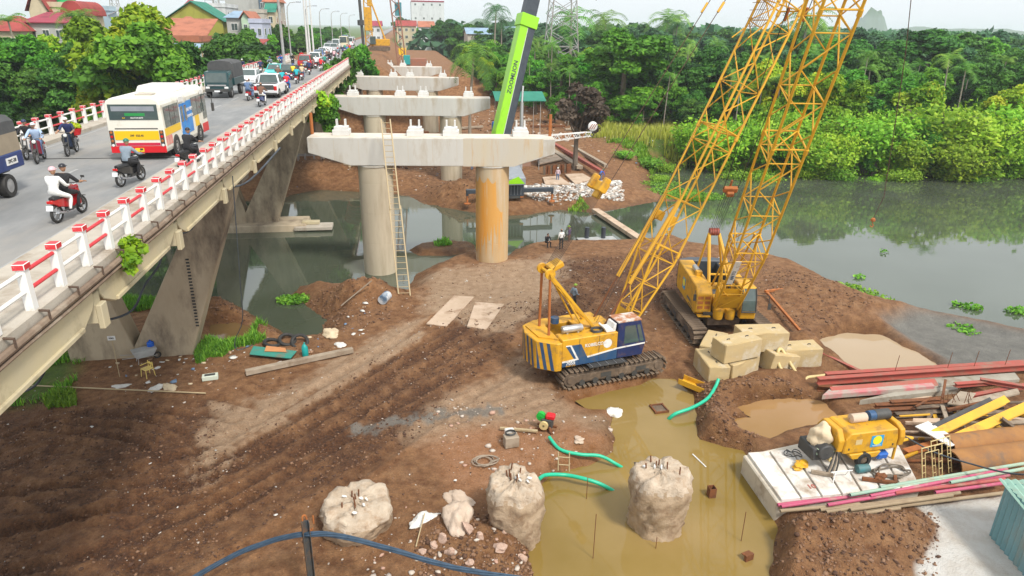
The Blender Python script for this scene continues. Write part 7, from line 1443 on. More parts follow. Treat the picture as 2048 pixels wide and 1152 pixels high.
# haze over the plain
b = MB(); b.box((200, 3000, 34), (9000, 6400, 74)); hzm = bpy.data.materials.new('haze_air'); hzm.use_nodes = True; N = hzm.node_tree.nodes; N.remove(N['Principled BSDF']); pv = N.new('ShaderNodeVolumePrincipled'); pv.inputs['Color'].default_value = (0.86, 0.93, 1.0, 1); pv.inputs['Density'].default_value = 0.00022; pv.inputs['Anisotropy'].default_value = 0.0; hzm.node_tree.links.new(pv.outputs[0], N['Material Output'].inputs['Volume'])
tag(b.build('haze', hzm), 'thin pale haze lying over the plain', 'haze', kind='stuff')
# ================================================================== SITE CLUTTER
def rock(seed, sub=2, rough=0.28, squash=(1, 1, .75)):
    b = bmesh.new(); bmesh.ops.create_icosphere(b, subdivisions=sub, radius=1.0); r_ = random.Random(seed); ph = [r_.uniform(0, 6) for _ in range(9)]
    for v in b.verts:
        c = v.co; k = 1+rough*(math.sin(c.x*3.1+ph[0])*math.cos(c.y*2.7+ph[1])+.5*math.sin(c.z*5.3+ph[2]+c.x*4)+.35*math.sin(c.y*9+ph[3])*math.cos(c.x*8+ph[4])); v.co = Vector((c.x*squash[0], c.y*squash[1], c.z*squash[2]))*k
    me = bpy.data.meshes.new('rock'); b.to_mesh(me); b.free(); return me
# ---- concrete blocks
M_BLK = mat('block_concrete', (0.52, 0.385, 0.185), (0.46, 0.36, 0.205), 0.9, 0.9, bump=0.3, bscale=14, dirt=(0.58, 0.53, 0.43), dscale=1.1, damt=0.36)
bb = MB(); bb.box((0, 0, .52), (2.35, 1.12, 1.04)); 
def block_mesh():
    b = bmesh.new(); me = bb.mesh('concrete_block', M_BLK, 0.035); b.from_mesh(me); bmesh.ops.subdivide_edges(b, edges=b.edges, cuts=3, use_grid_fill=True)
    for v in b.verts: v.co += Vector((random.uniform(-.012, .012), random.uniform(-.012, .012), random.uniform(-.012, .012)))
    b.to_mesh(me); b.free(); return me
BLKM = [block_mesh() for _ in range(3)]; LUG = MB().tube([(-.09, 0, 0), (-.07, 0, .05), (.07, 0, .05), (.09, 0, 0)], .022, 6).mesh('lifting_lug', M_DARK)
def block(px, py, z, rz, label, rot=(0, 0), sc=(1, 1, 1), i=0):
    p = at(px, py, z); t = link('concrete_block', BLKM[i % 3], None, (p.x, p.y, z), (R(rot[0]), R(rot[1]), R(rz)), sc); tag(t, label, 'concrete block', 'concrete blocks heaped before the yellow crane')
    for x in (-.6, .6): link('lifting_lug', LUG, t, (x, 0, 1.04))
z0 = gz(*at(1470, 745, 0)[:2]); zb = max(0.0, z0)
block(1470, 748, zb-.1, 24, 'front block of the heap, right under the topmost one', i=0, sc=(.9, 1.1, 1)); block(1420, 752, zb-.1, 86, 'end-on block at the left front of the heap', i=1, sc=(.95, 1, 1.05)); block(1424, 712, zb-.05, 55, 'block half hidden behind the topmost one, left rear of the heap', i=2)
block(1470, 712, zb+1.02, 14, 'topmost block of the heap, lying long side to the front', i=1); block(1512, 700, zb-.1, -4, 'low block hidden beneath the rear upper one', i=2); block(1518, 694, zb+.95, -3, 'rear upper block of the heap with two lifting lugs', i=0, sc=(1.08, 1.15, 1.05)); block(1550, 738, zb-.05, 10, 'tilted block leaning in the middle of the heap', (0, 12), (.75, 1, 1), 2); block(1594, 726, zb-.05, -6, 'block draped with the cream hose at the right end of the heap', (0, -3), (.9, 1.1, 1.05), 1)
# ---- broken pile heads
M_PILE = mat('broken_pile_concrete', (0.35, 0.25, 0.155), (0.47, 0.36, 0.25), 1.8, 0.95, bump=1.0, bscale=7, dirt=(0.22, 0.14, 0.08), dscale=1.4, damt=0.5)
M_PILET = mat('chipped_pile_top', (0.57, 0.48, 0.375), (0.42, 0.32, 0.225), 2.6, 0.95, bump=0.9, bscale=14, dirt=(0.36, 0.24, 0.15), dscale=2.2, damt=0.35)
def pile_head(px, py, zw, h, r0, r1, label, seed, lean=(0, 0)):
    p = at(px, py, zw); t = thing('concrete_pile', label, 'pile', (p.x, p.y, zw), 0, 'broken concrete pile heads'); n, m = 56, 30; V, Fc = [], []; rr = np.random.RandomState(seed); o = seed*7.7
    def nz(a, z, s): return float(fbm(np.array([math.cos(a)*2+o]), np.array([math.sin(a)*2+z*s+o]), 1.3, 4)[0])
    for j in range(m):
        k = j/(m-1); z = -1.6+(h+1.6)*k
        for i in range(n):
            a = 2*math.pi*i/n; r_ = r0+(r1-r0)*max(0, min(1, (z/h)))+.34*nz(a, z, 1.0)*(0.5+k)+.15*nz(a*1.0+4, z*3.1, 2.2)+.025*rr.randn()-(.22*max(0, k-.88)/.12)
            V.append((r_*math.cos(a)+lean[0]*k, r_*math.sin(a)+lean[1]*k, z+(.55*nz(a, 3, 0) if k > .8 else 0)*(k-.8)/.2))
    for j in range(m-1):
        for i in range(n): Fc.append((j*n+i, j*n+(i+1) % n, (j+1)*n+(i+1) % n, (j+1)*n+i))
    base = (m-1)*n; rings = 7
    for q in range(1, rings):
        for i in range(n):
            a = 2*math.pi*i/n; s = 1-q/rings; b0 = Vector(V[base+i]); c0 = Vector((lean[0], lean[1], h)); v = c0.lerp(b0, s); v.z += .30*nz(a*1.7, 5+s*3, 1.0)*math.sin(math.pi*min(1, s+.1))+.12*rr.randn()*.35; V.append(v[:])
        for i in range(n):
            A = base+(q-1)*n if q == 1 else m*n+(q-2)*n; B = m*n+(q-1)*n; Fc.append((A+i, A+(i+1) % n, B+(i+1) % n, B+i))
    V.append((lean[0], lean[1], h+.05)); L_ = m*n+(rings-2)*n
    for i in range(n): Fc.append((L_+i, L_+(i+1) % n, len(V)-1))
    me = bpy.data.meshes.new('pile'); me.from_pydata(V, [], Fc); me.materials.append(M_PILE); me.materials.append(M_PILET)
    nf = (m-1)*n
    for i, q in enumerate(me.polygons): q.use_smooth = True; q.material_index = 1 if i > nf-2*n-(i*7 % 11)*6 else 0
    link('concrete', me, t)
    for k in range(6):
        a = rr.rand()*6.28; q = r1*.62*rr.rand(); strut('rebar_stub', (q*math.cos(a)+lean[0], q*math.sin(a)+lean[1], h-.15), (q*math.cos(a)+lean[0]+rr.randn()*.03, q*math.sin(a)+lean[1], h+.18+.2*rr.rand()), .028, M_RUST, t, 6)
    for k in range(5): a = rr.rand()*6.28; q = r1*.55*rr.rand(); r__ = link('litter', rock(seed*10+k, 1), t, (q*math.cos(a), q*math.sin(a), h+.08), (rr.rand()*3,)*3, (.09, .06, .05)); r__.data.materials.append(M_WH)
    return t
pile_head(1310, 1048, PZ, 2.42, .98, 1.14, 'tallest broken pile head standing in the muddy pond', 3); pile_head(1040, 1068, -.25, 2.3, .84, 1.10, 'broken pile head at the left edge of the pond', 5, (-.22, .1)); pile_head(716, 1052, 0.0, 1.05, 1.12, 1.38, 'squat broken pile head littered with rubbish, beside the cable', 8)
# ---- fabric lumps
M_SACK = mat('dusty_sack_cloth', (0.50, 0.38, 0.28), (0.60, 0.48, 0.38), 1.5, 0.95, bump=0.6, bscale=6); M_CRM = mat('cream_cloth', (0.66, 0.55, 0.38), (0.56, 0.43, 0.28), 2.0, 0.95, bump=0.6, bscale=6); M_WPL = mat('white_plastic', (0.74, 0.73, 0.70), (0.6, 0.57, 0.52), 4.0, 0.5, bump=0.4, bscale=12); M_GRN = mat('green_hose', (0.01, 0.42, 0.24), (0.02, 0.50, 0.30), 3.0, 0.4); M_CRH = mat('cream_hose', (0.66, 0.52, 0.24), (0.55, 0.42, 0.2), 3.0, 0.6)
def lump(px, py, s, m, label, seed, name='tarpaulin_heap', cat='cloth', dz=0.0):
    p = on(px, py); me = rock(seed, 4, .22, (1, 1, .8)); me.materials.append(m); [setattr(q, 'use_smooth', True) for q in me.polygons]
    for v in me.vertices: c = v.co; k = 1+.07*math.sin(c.x*17+c.z*9+seed)*math.sin(c.y*15); v.co = (c.x*k, c.y*k, max(c.z*k, -.35))
    return tag(link(name, me, None, (p.x, p.y, p.z+dz), (0, 0, seed), s), label, cat)
lump(915, 1040, (.75, .5, .55), M_SACK, 'dusty cloth-covered lump between the pile heads', 11, dz=.12); lump(918, 1000, (.62, .35, .32), M_SACK, 'smaller cloth heap behind the dusty lump', 12); lump(848, 1040, (.5, .3, .22), M_WPL, 'crumpled whitish sacking left of the dusty lump', 13, 'plastic_heap', 'sacking'); lump(662, 668, (.6, .45, .35), M_CRM, 'cream cloth heap at the water edge', 14); lump(680, 690, (.35, .25, .15), M_WPL, 'white plastic bag below the cream cloth', 15, 'plastic_heap', 'bag'); lump(1226, 828, (.45, .35, .35), M_WPL, 'white sack in front of the crane track', 16, 'sack', 'sack'); lump(312, 778, (.4, .25, .2), M_WPL, 'crumpled clear plastic near the yellow chair', 17, 'plastic_heap', 'bag'); lump(340, 776, (.45, .25, .18), M_CRM, 'brownish cloth scraps right of the clear plastic', 18); lump(242, 772, (.4, .2, .06), M_WPL, 'flat pale plastic sheet left of the clear plastic', 19, 'plastic_heap', 'sheet'); lump(1158, 880, (.3, .22, .14), M_SACK, 'small sack right of the red pump', 20)
# ---- hoses
def hose(pts, r, m, label, name='hose', cat='hose'): tag(MB().tube(smooth_path(pts, 5), r, 10).build(name, m), label, cat)
G = lambda px, py, dz=0.08: on(px, py)+Vector((0, 0, dz))
hose([at(1437, 758, .75), at(1430, 775, .45), at(1415, 797, .25), at(1385, 815, .1), at(1350, 828, -.05), at(1334, 842, -.5)], .085, M_GRN, 'green hose running from the blocks into the pond')
hose([G(1098, 882, .2), G(1120, 902), G(1160, 912), G(1200, 916, .1), at(1232, 928, -.2), at(1252, 940, -.6)], .075, M_GRN, 'green hose leading from the red pump into the pond')
hose([at(1078, 958, .5), at(1092, 950, .25), at(1130, 950, .05), at(1170, 958, .05), at(1205, 970, -.15), at(1240, 990, -.6)], .08, M_GRN, 'green hose curving from behind the pile head into the pond')
hose([at(1585, 738, .15), at(1562, 722, .5), at(1556, 704, 1.15), at(1562, 698, 1.2), at(1572, 712, .9), at(1590, 742, .3), at(1608, 762, .15), at(1616, 755, .2), at(1640, 752, .2), at(1690, 746, .3), at(1760, 742, .4)], .085, M_CRH, 'cream hose looped over the rightmost block'); hose([at(1553, 706, 1.15), at(1558, 730, .6), at(1575, 755, .2), at(1600, 766, .12), at(1612, 760, .15)], .085, M_CRH, 'second cream hose strand hanging down the rightmost block')
# ---- plates, planks, poles
M_PLATE2 = mat('muddy_plate', (0.56, 0.43, 0.32), (0.44, 0.32, 0.22), 1.0, 0.8, dirt=(0.26, 0.15, 0.08), dscale=0.8, damt=0.35); M_WOOD = mat('grey_timber', (0.40, 0.33, 0.25), (0.28, 0.22, 0.16), 2.0, 0.9, dirt=(0.2, 0.14, 0.09), damt=0.4); M_TEALS = mat('teal_board', (0.03, 0.28, 0.22), (0.06, 0.22, 0.17), 2.0, 0.7, dirt=(0.2, 0.15, 0.1), damt=0.3)
def plate(pts, th, m, label, name='steel_plate', cat='steel plate', dz=0.06, group=None, z=None):
    P = [on(*q) if z is None else at(q[0], q[1], z) for q in pts]; zz = sum(p.z for p in P)/4+dz; P = [Vector((p.x, p.y, zz+.3*(p.z-zz+dz))) for p in P]
    return tag(MB().add(P+[p-Vector((0, 0, th)) for p in P], [(0, 1, 2, 3), (7, 6, 5, 4), (0, 4, 5, 1), (1, 5, 6, 2), (2, 6, 7, 3), (3, 7, 4, 0)]).build(name, m, bevel=0.01), label, cat, group)
plate([(853, 651), (893, 655), (948, 596), (908, 593)], .10, M_PLATE2, 'left one of two muddy steel plates lying by the ladder', group='plates on the mud', dz=.1); plate([(934, 656), (972, 660), (1008, 612), (950, 606)], .10, M_PLATE2, 'right one of two muddy steel plates lying by the ladder', group='plates on the mud', dz=.1)
def bar(p, q, w, h, m, label, name='timber', cat='timber', group=None): return tag(MB().beam(p, q, w, h).build(name, m, bevel=0.01), label, cat, group)
bar(G(492, 752, .2), G(706, 706, .2), .30, .26, M_WOOD, 'long muddy beam lying at the edge of the dump under the bridge', 'steel_beam', 'beam'); bar(G(682, 614), G(744, 576, .5), .10, .06, M_WOOD, 'pale plank leaning on the dirt mound', 'plank', 'plank'); tag(strut('bamboo_pole', G(5, 772, .1), G(412, 790, .1), .035, M_LAD), 'long thin pole lying across the dark mud at the left', 'pole'); bar(G(832, 1098, .1), G(850, 1040, .3), .04, .04, M_LAD, 'thin stick leaning by the squat pile head', 'stick', 'stick')
plate([(500, 716), (582, 724), (594, 710), (508, 700)], .06, M_TEALS, 'green board lying on the dump under the bridge', 'board', 'board', .25); plate([(530, 712), (574, 714), (572, 706), (534, 702)], .03, mat('orange_board', (0.62, 0.28, 0.10), (0.5, 0.22, 0.1), 2.0, 0.8), 'orange board on top of the green one', 'board', 'board', .32)
for i, (px, py) in enumerate(((545, 690), (575, 684), (600, 688))):
    p = on(px, py); tag(MB().lathe(ring(.42, .10), 22, close=True).build('tyre', M_BLACK, None, (p.x, p.y, p.z+.15), (R(20*i), R(12), 0)), ('left', 'middle', 'right')[i]+' one of three old tyres behind the green board', 'tyre', 'old tyres on the dump')
p = on(611, 712); t = thing('gas_bottle', 'teal gas bottle on the dump beside the green board', 'gas bottle', p); MB().lathe([(.02, 0), (.16, 0), (.17, .1), (.17, .55), (.10, .68), (.05, .72), (.05, .8), (.02, .8)], 14).build('bottle', mat('teal_gas', (0.01, 0.32, 0.30), None, rough=.5), t); MB().tube([(0, 0, .8), (.2, -.1, .6), (.35, -.1, .1), (.1, -.4, .05)], .015, 5).build('tube', M_RUST, t)
# yellow chair
p = on(297, 752); t = thing('plastic_chair', 'cream yellow plastic chair under the bridge', 'chair', p, R(-40)); M_CH = mat('cream_plastic', (0.72, 0.55, 0.16), None, rough=.4)
for x in (-.2, .2):
    for y in (-.2, .2): strut('leg', (x*1.15, y*1.15, 0), (x, y, .42), .022, M_CH, t, 6)
MB().box((0, 0, .44), (.44, .44, .04)).build('seat', M_CH, t, bevel=.01); b = MB(); b.box((0, .21, .66), (.42, .03, .12)); b.box((-.19, .2, .6), (.05, .03, .36)); b.box((.19, .2, .6), (.05, .03, .36)); b.box((0, .2, .6), (.05, .03, .3)); b.build('backrest', M_CH, t, bevel=.008)
for s in (-1, 1): MB().box((s*.23, 0, .62), (.04, .4, .03)).build('armrest', M_CH, t)
p = on(292, 722); t = thing('wheelbarrow', 'grey wheelbarrow at the foot of the near V-shaped pier', 'wheelbarrow', p, R(30)); MB().prism([(-.45, .35), (.35, .35), (.6, .72), (-.6, .72)], -.32, .32).build('tray', M_GALV, t, bevel=.02); MB().lathe(ring(.15, .04), 16, (.6, 0, .19), axis='Y', close=True).build('wheel', M_BLACK, t)
for s in (-1, 1): strut('handle', (.6, s*.05, .2), (-1.1, s*.3, .55), .02, M_GALV, t, 6); strut('leg', (-.35, s*.22, .38), (-.4, s*.25, 0), .018, M_GALV, t, 6)
p = on(306, 716); t = thing('water_jug', 'bright blue water jug sitting in the wheelbarrow', 'jug', p+Vector((0, 0, .55))); MB().lathe([(.02, 0), (.17, 0), (.19, .1), (.17, .2), (.19, .3), (.16, .4), (.05, .46), (.05, .52), (.02, .52)], 14).build('jug', mat('jug_blue', (0.01, 0.10, 0.50), None, rough=.2), t)
p = on(421, 758); t = thing('foam_box', 'pale green foam box on the dark mud under the bridge', 'box', p, R(10)); b = MB(); b.box((0, 0, .12), (.75, .38, .24)); b.build('box', mat('foam', (0.55, 0.60, 0.50), None), t, bevel=.02); MB().box((0, 0, .245), (.5, .2, .02)).build('opening', M_DARK, t)
p = on(770, 604); t = thing('steel_drum', 'grey and blue drum lying beside the foot of the ladder', 'drum', p+Vector((0, 0, .3)), R(70)); MB().lathe([(.02, -.45), (.29, -.45), (.31, -.43), (.29, -.40), (.29, -.15), (.31, -.13), (.29, -.11), (.29, .15), (.31, .17), (.29, .19), (.29, .42), (.31, .45), (.02, .43)], 18, axis='X').build('drum', mat('drum_blue', (0.10, 0.16, 0.24), (0.5, 0.52, 0.54), 1.6, .5, sharp=True), t)
p = atY(223, 676, 33.5); t = thing('depth_marker', 'small white number plate on a stick at the near V-shaped pier', 'marker', (p.x, p.y, gz(p.x, p.y))); zz = p.z-gz(p.x, p.y); strut('stick', (0, 0, 0), (0, 0, zz), .018, M_LAD, t, 6); MB().box((0, -.02, zz), (.36, .03, .22)).build('plate', M_WH, t); lettering('KM2', .12, M_DARK, t, (0, -.04, zz), RX)
# ---- pump, box, cable coil, little ladder
p = on(1090, 862); t = thing('water_pump', 'red and green engine pump beside the pond', 'pump', p, R(-25)); b = MB(); b.box((0, 0, .05), (.9, .08, .08)); b.box((0, .4, .05), (.9, .08, .08)); b.build('skid', M_RUST, t); MB().box((.05, .2, .35), (.5, .4, .45)).build('engine', M_DARK, t, bevel=.04); MB().box((.18, .2, .68), (.42, .36, .24)).build('fuel_tank', mat('pump_red', (0.55, 0.01, 0.02), None, rough=.3), t, bevel=.06); MB().lathe([(.02, -.12), (.2, -.1), (.2, .1), (.02, .12)], 14, (-.25, .2, .62), axis='Y').build('air_filter', mat('pump_green', (0.01, 0.40, 0.05), None, rough=.4), t); MB().lathe([(.05, -.06), (.2, -.06), (.2, .06), (.05, .06)], 16, (-.05, -.08, .32), axis='Y').build('flywheel', M_CRH, t); MB().tube([(.2, 0, .2), (.3, -.2, .15), (.4, -.35, .12)], .07, 8).build('outlet', M_RUST, t)
p = on(1022, 892); t = thing('tool_box', 'grey wooden box with a cable coil on top', 'box', p, R(8)); MB().box((0, 0, .28), (.62, .42, .5)).build('box', M_WOOD, t, bevel=.02); b = MB(); [b.tube([(.22*math.cos(a), .18*math.sin(a)+.1, .58+.03*k) for a in np.linspace(0, 6.283, 16)], .02, 5) for k in range(3)]; b.build('coil', M_DARK, t); MB().box((.05, .42, .45), (.4, .3, .25)).build('tin', M_WPL, t, bevel=.03); bar(G(1000, 862, .15), G(1075, 868, .15), .12, .1, M_LAD, 'short rusty pipe beside the grey box', 'pipe', 'pipe')
def coil(px, py, label, rr=.45, n=5, m=M_WOOD, sx=1.0):
    p = on(px, py); b = MB(); P = [(sx*(rr+.10*math.sin(k*1.7))*math.cos(a)+.14*math.sin(k*2.1), (rr*.8)*math.sin(a)+.10*math.cos(k), .06+.02*k) for k in range(n) for a in np.linspace(0, 6.0, 14)]; b.tube(P, .022, 5); tag(b.build('cable_coil', m, None, p), label, 'cable')
coil(968, 925, 'loose coil of grey cable beside the leftmost pond pile', .42, 5, mat('grey_cable', (0.30, 0.24, 0.18), None)); p = on(1126, 942); t = thing('short_ladder', 'short rough ladder standing at the pond edge', 'ladder', p, R(-15))
for x in (-.2, .25): strut('stile', (x, 0, 0), (x-.03, .25, .75), .025, M_LAD, t, 5)
for k in (.25, .55): strut('rung', (-.2, k*.3, k), (.25, k*.3, k), .025, M_LAD, t, 5)
# ---- pontoon and beam in the river
p = on(1160, 493); zz = -.42; a, c = at(1090, 493, zz), at(1160, 492, zz); e, f = at(1158, 489, zz+.05), at(1231, 485, zz+.05)
t = thing('pontoon', 'dark steel pontoon with two black posts at the bank', 'pontoon', (0, 0, 0)); MB().beam(a, c, .9, .45).build('hull', M_CHAR, t, bevel=.05); h2_ = MB().beam(e+Vector((0, .3, .05)), f+Vector((0, .3, .05)), 1.4, .5).build('hull', M_CHAR, t, bevel=.05); MB().beam(e+Vector((0, .3, .32)), f+Vector((0, .3, .32)), 1.1, .05).build('deck_plate', M_GALV, t)
for px in (1173, 1206): q = at(px, 480, zz+.2); strut('post', q, q+Vector((0, 0, 1.15)), .2, M_CHAR, t, 10)
bar(at(1190, 420, -.55), at(1288, 484, -.55), .75, .35, M_PLATE2, 'long steel beam slanting across the river behind the striped crane', 'steel_beam', 'beam')
bar(at(1530, 583, .55), at(1597, 574, .35), .16, .16, M_ORUST, 'short rusty steel length on the bank behind the yellow crane', 'steel_channel', 'steel'); bar(at(1535, 586, .6), at(1602, 664, .45), .16, .16, M_ORUST, 'long rusty steel length leaning behind the concrete blocks', 'steel_channel', 'steel')
tr = MB(); a, c = at(1362, 758, .12), at(1428, 785, .02); d = (c-a).normalized(); s_ = Vector((d.y, -d.x, 0)); tr.beam(a+s_*.3, c+s_*.3, .04, .3); tr.beam(a-s_*.3, c-s_*.3, .04, .3); tr.beam(a-Vector((0, 0, .12)), c-Vector((0, 0, .12)), .6, .04); tag(tr.build('steel_trough', M_YEL2, bevel=.01), 'rusty yellow steel trough at the foot of the blocks', 'trough')
# ---- slab with the compressor
SZ = .62
def corner(px, py, z): p = at(px, py, z); return (p.x, p.y)
SL = [corner(1487, 905, SZ), corner(1556, 1000, SZ), corner(1842, 972, SZ), corner(1795, 882, SZ), corner(1640, 872, SZ)]
b = MB(); b.prism(SL[::-1], -1.2, SZ-.12, 'Z'); M_SLB = mat('slab_concrete', (0.60, 0.55, 0.46), (0.50, 0.44, 0.35), 1.2, .9, bump=.2, bscale=16, dirt=(0.30, 0.23, 0.16), dscale=1.1, damt=.45); t = thing('concrete_platform', 'white-topped concrete platform at the pond edge under the yellow compressor', 'platform', (0, 0, 0)); b.build('base', M_SLB, t, bevel=.05)
A0, A1, B1, B0 = [Vector((*q, SZ)) for q in (SL[0], SL[1], SL[2], SL[3])]
M_SLT = mat('whitewashed_concrete', (0.74, 0.72, 0.68), (0.60, 0.55, 0.48), 1.0, .85, dirt=(0.30, 0.22, 0.15), dscale=.9, damt=.46)
for i in range(7):
    u0, u1 = (i+.04)/7*.98+.02, (i+.96)/7*.98+.02; q = [A0.lerp(B0, u0), A0.lerp(B0, u1), A1.lerp(B1, u1), A1.lerp(B1, u0)]; c = sum(q, Vector())/4; q = [c+(v-c)*.985 for v in q]
    MB().add(q+[v-Vector((0, 0, .14)) for v in q], [(0, 1, 2, 3), (7, 6, 5, 4), (0, 4, 5, 1), (1, 5, 6, 2), (2, 6, 7, 3), (3, 7, 4, 0)]).build('plank', M_SLT, t, bevel=.015)
X_ = (B1-A1).normalized(); lt = text_mesh('10', .34, M_REDP); o = link('lettering', lt, t, A1.lerp(B1, .28)+(A0-A1)*.18+Vector((0, 0, .006)), (0, 0, math.atan2(X_.y, X_.x)))
# compressor trailer
pc = at(1712, 912, SZ); ch = math.atan2(X_.y, X_.x)+R(3); cz = SZ
cp_ = thing('compressor_trailer', 'yellow towed compressor with a sun emblem on its side', 'compressor', (pc.x, pc.y, cz), ch); cp_.scale = (1.12, 1.12, 1.12)
ch_ = MB(); ch_.prism([(-1.15, .62), (1.05, .62), (1.05, 1.05), (.95, 1.45), (-.95, 1.45), (-1.15, 1.2)], -.62, .62); ch_.build('housing', M_YEL, cp_, bevel=.04)
MB().prism([(-.62, .72), (-.66, 1.1), (-.58, 1.38), (-.3, 1.5), (.3, 1.5), (.58, 1.38), (.66, 1.1), (.62, .72)], 1.08, 1.30, 'X').build('end_housing', M_YEL, cp_, bevel=.03); MB().prism([(-.6, .72), (-.64, 1.2), (-.4, 1.55), (.4, 1.55), (.64, 1.2), (.6, .72)], -1.42, -1.18, 'X').build('end_housing', M_YEL, cp_, bevel=.03)
MB().box((-.6, -.626, 1.08), (.26, .012, .2)).build('gauge_window', M_CRH, cp_); em = MB().box((.15, -.626, 1.04), (.5, .012, .46)).build('emblem', M_SKYB, cp_); MB().lathe([(.001, -.01), (.18, -.01), (.18, .01), (.001, .01)], 24, (.15, -.632, 1.08), axis='Y').build('emblem_sun', M_SUNY, em); lettering('TRUONG SON', .055, M_WH, em, (.15, -.638, .86), RX)
for x in (-.95, .85): MB().box((x, -.625, .82), (.05, .012, .08)).build('latch', M_DARK, cp_)
b = MB(); b.prism([(-.9, .6), (.4, .6), (.25, .38), (-.75, .38)], -.66, .66); b.build('wheel_frame', M_YEL2, cp_, bevel=.02)
for s in (-1, 1): wheel(cp_, s*0, 0, .30) if False else None
for y in (-.60, .60): e = bpy.data.objects.new('wheel', None); COL.objects.link(e); e.parent = cp_; e.location = (-.25, y, .30); MB().lathe([(.15, -.09), (.28, -.09), (.31, -.05), (.31, .05), (.28, .09), (.15, .09)], 20, axis='Y').build('tyre', M_BLACK, e); MB().lathe([(.001, -.07), (.06, -.08), (.15, -.05), (.16, .05)], 14, axis='Y').build('rim', M_MUDM, e)
strut('leg', (1.22, -.4, .75), (1.22, -.4, .0), .05, M_YEL2, cp_); strut('tow_bar', (1.2, -.3, .62), (2.3, 0, .5), .06, M_YEL2, cp_); strut('tow_bar', (1.2, .3, .62), (2.3, 0, .5), .06, M_YEL2, cp_)
for i, (x, y, m, r_) in enumerate(((-.2, .1, M_SACK, .17), (.55, .15, M_BLUE, .19), (.8, .15, M_DARK, .2))): MB().lathe([(.02, -.35), (r_, -.3), (r_, .3), (.02, .35)], 14, (x, y, 1.6), axis='X').build('air_receiver', m, cp_)
b = MB(); b.box((-1.85, 0, .62), (.75, .9, .5)); b.lathe([(.02, -.3), (.3, -.3), (.3, .3), (.02, .3)], 16, (-1.8, -.3, .75), axis='Y'); b.build('engine', M_DARK, cp_, bevel=.04); MB().lathe([(.02, -.06), (.09, -.06), (.09, .06), (.02, .06)], 12, (-1.55, -.52, .42), axis='Y').build('filter', M_CRH, cp_)
for i in range(5): MB().tube(smooth_path([(-1.5+.1*i, -.4, .9), (-1.35, -.62+.04*i, .7), (-1.3-.08*i, -.66, .3), (-1.4-.1*i, -.75, .04)]), .03, 6).build('engine_hose', M_WOOD if i % 2 else M_DARK, cp_)
q = cp_.matrix_basis if False else None
def onc(x, y, z): c_, s__ = math.cos(ch), math.sin(ch); return Vector((pc.x+x*c_-y*s__, pc.y+x*s__+y*c_, cz+z))
me = rock(41, 4, .2, (1, .9, .9)); me.materials.append(M_CRM); [setattr(v, 'use_smooth', True) for v in me.polygons]; tag(link('cover_cloth', me, None, onc(-1.9, 0, 1.25), (0, 0, .4), (.55, .5, .55)), 'cream cloth thrown over the engine end of the compressor', 'cloth'); me = rock(42, 3, .35, (1, .9, .6)); me.materials.append(mat('mint_rag', (0.35, 0.52, 0.40), (0.5, 0.5, 0.3), 5.0, .9)); tag(link('rag', me, None, onc(-1.85, -.4, .85), (0, 0, .2), (.42, .2, .28)), 'mint green rag hanging below the cream cloth', 'rag'); me = rock(43, 3, .4, (1, .8, .4)); me.materials.append(M_YEL2); tag(link('rag', me, None, onc(-2.75, -.25, .12), (0, 0, .2), (.35, .28, .3)), 'yellow rags on the platform left of the compressor', 'rag')
b = MB(); b.lathe([(.02, -.28), (.17, -.25), (.17, .25), (.02, .28)], 14, onc(-.55, -1.05, .2), axis='X'); o = tag(b.build('electric_motor', mat('motor_teal', (0.05, 0.20, 0.22), (0.1, 0.1, 0.09), 3.0, .6)), 'small teal motor on the platform before the wheel', 'motor')
for i, (x0, y0, x1, y1) in enumerate(((-.9, -1.5, .2, -2.0), (.2, -2.0, .5, -1.6), (-1.9, -1.1, -2.6, -.7))): tag(MB().beam(onc(x0, y0, .1), onc(x1, y1, .1), .12, .14).build('steel_offcut', M_RUST if i < 2 else M_WOOD, bevel=.01), ('long rusty steel offcut in front of the compressor', 'short rusty steel offcut in front of the compressor', 'grey steel offcut left of the compressor')[i], 'offcut')
me = rock(44, 3, .3, (1, .8, .6)); me.materials.append(M_RUST); tag(link('rusty_casting', me, None, onc(-.2, -1.65, .2), (0, 0, .3), (.24, .2, .22)), 'rusty lump of machinery among the offcuts', 'casting')
def tangle(c, rx, ry, n, m, label, r_=.03, seed=1):
    rr = random.Random(seed); P = []
    for k in range(n): a = k*.55; s = rr.uniform(.45, 1.0); P.append(c+Vector((math.cos(a)*rx*s, math.sin(a)*ry*s, rr.uniform(.02, .14))))
    tag(MB().tube(smooth_path(P, 4), r_, 6).build('hose_tangle', m), label, 'hoses')
tangle(onc(.65, -1.3, .02), .85, .42, 34, mat('old_hose', (0.20, 0.165, 0.125), (0.12, 0.1, 0.08), 3.0, .8), 'tangle of old hoses on the platform before the compressor', .035, 3); tangle(onc(-2.6, .5, .02), .4, .3, 20, M_DARK, 'black cable tangle at the platform corner', .02, 5); tag(MB().box(onc(.75, -.45, .3), (.5, .3, .3), rot=(.2, 0, ch)).build('plastic_sack', mat('blue_sheet', (0.02, 0.13, 0.50), None, rough=.5), bevel=.05), 'blue plastic scrap behind the compressor wheel', 'plastic')
t = thing('trestle', 'little white trestle on the platform before the engine end', 'trestle', onc(-1.65, -1.25, .0), ch); strut('bar', (-.5, 0, .38), (.45, 0, .34), .025, M_WH, t, 5); [strut('leg', (x, 0, .36), (x+dx_, dy_, 0), .018, M_WH, t, 5) for x, dx_, dy_ in ((-.3, -.2, -.2), (-.3, .1, .2), (.3, 0, -.2), (.3, .05, .2))]
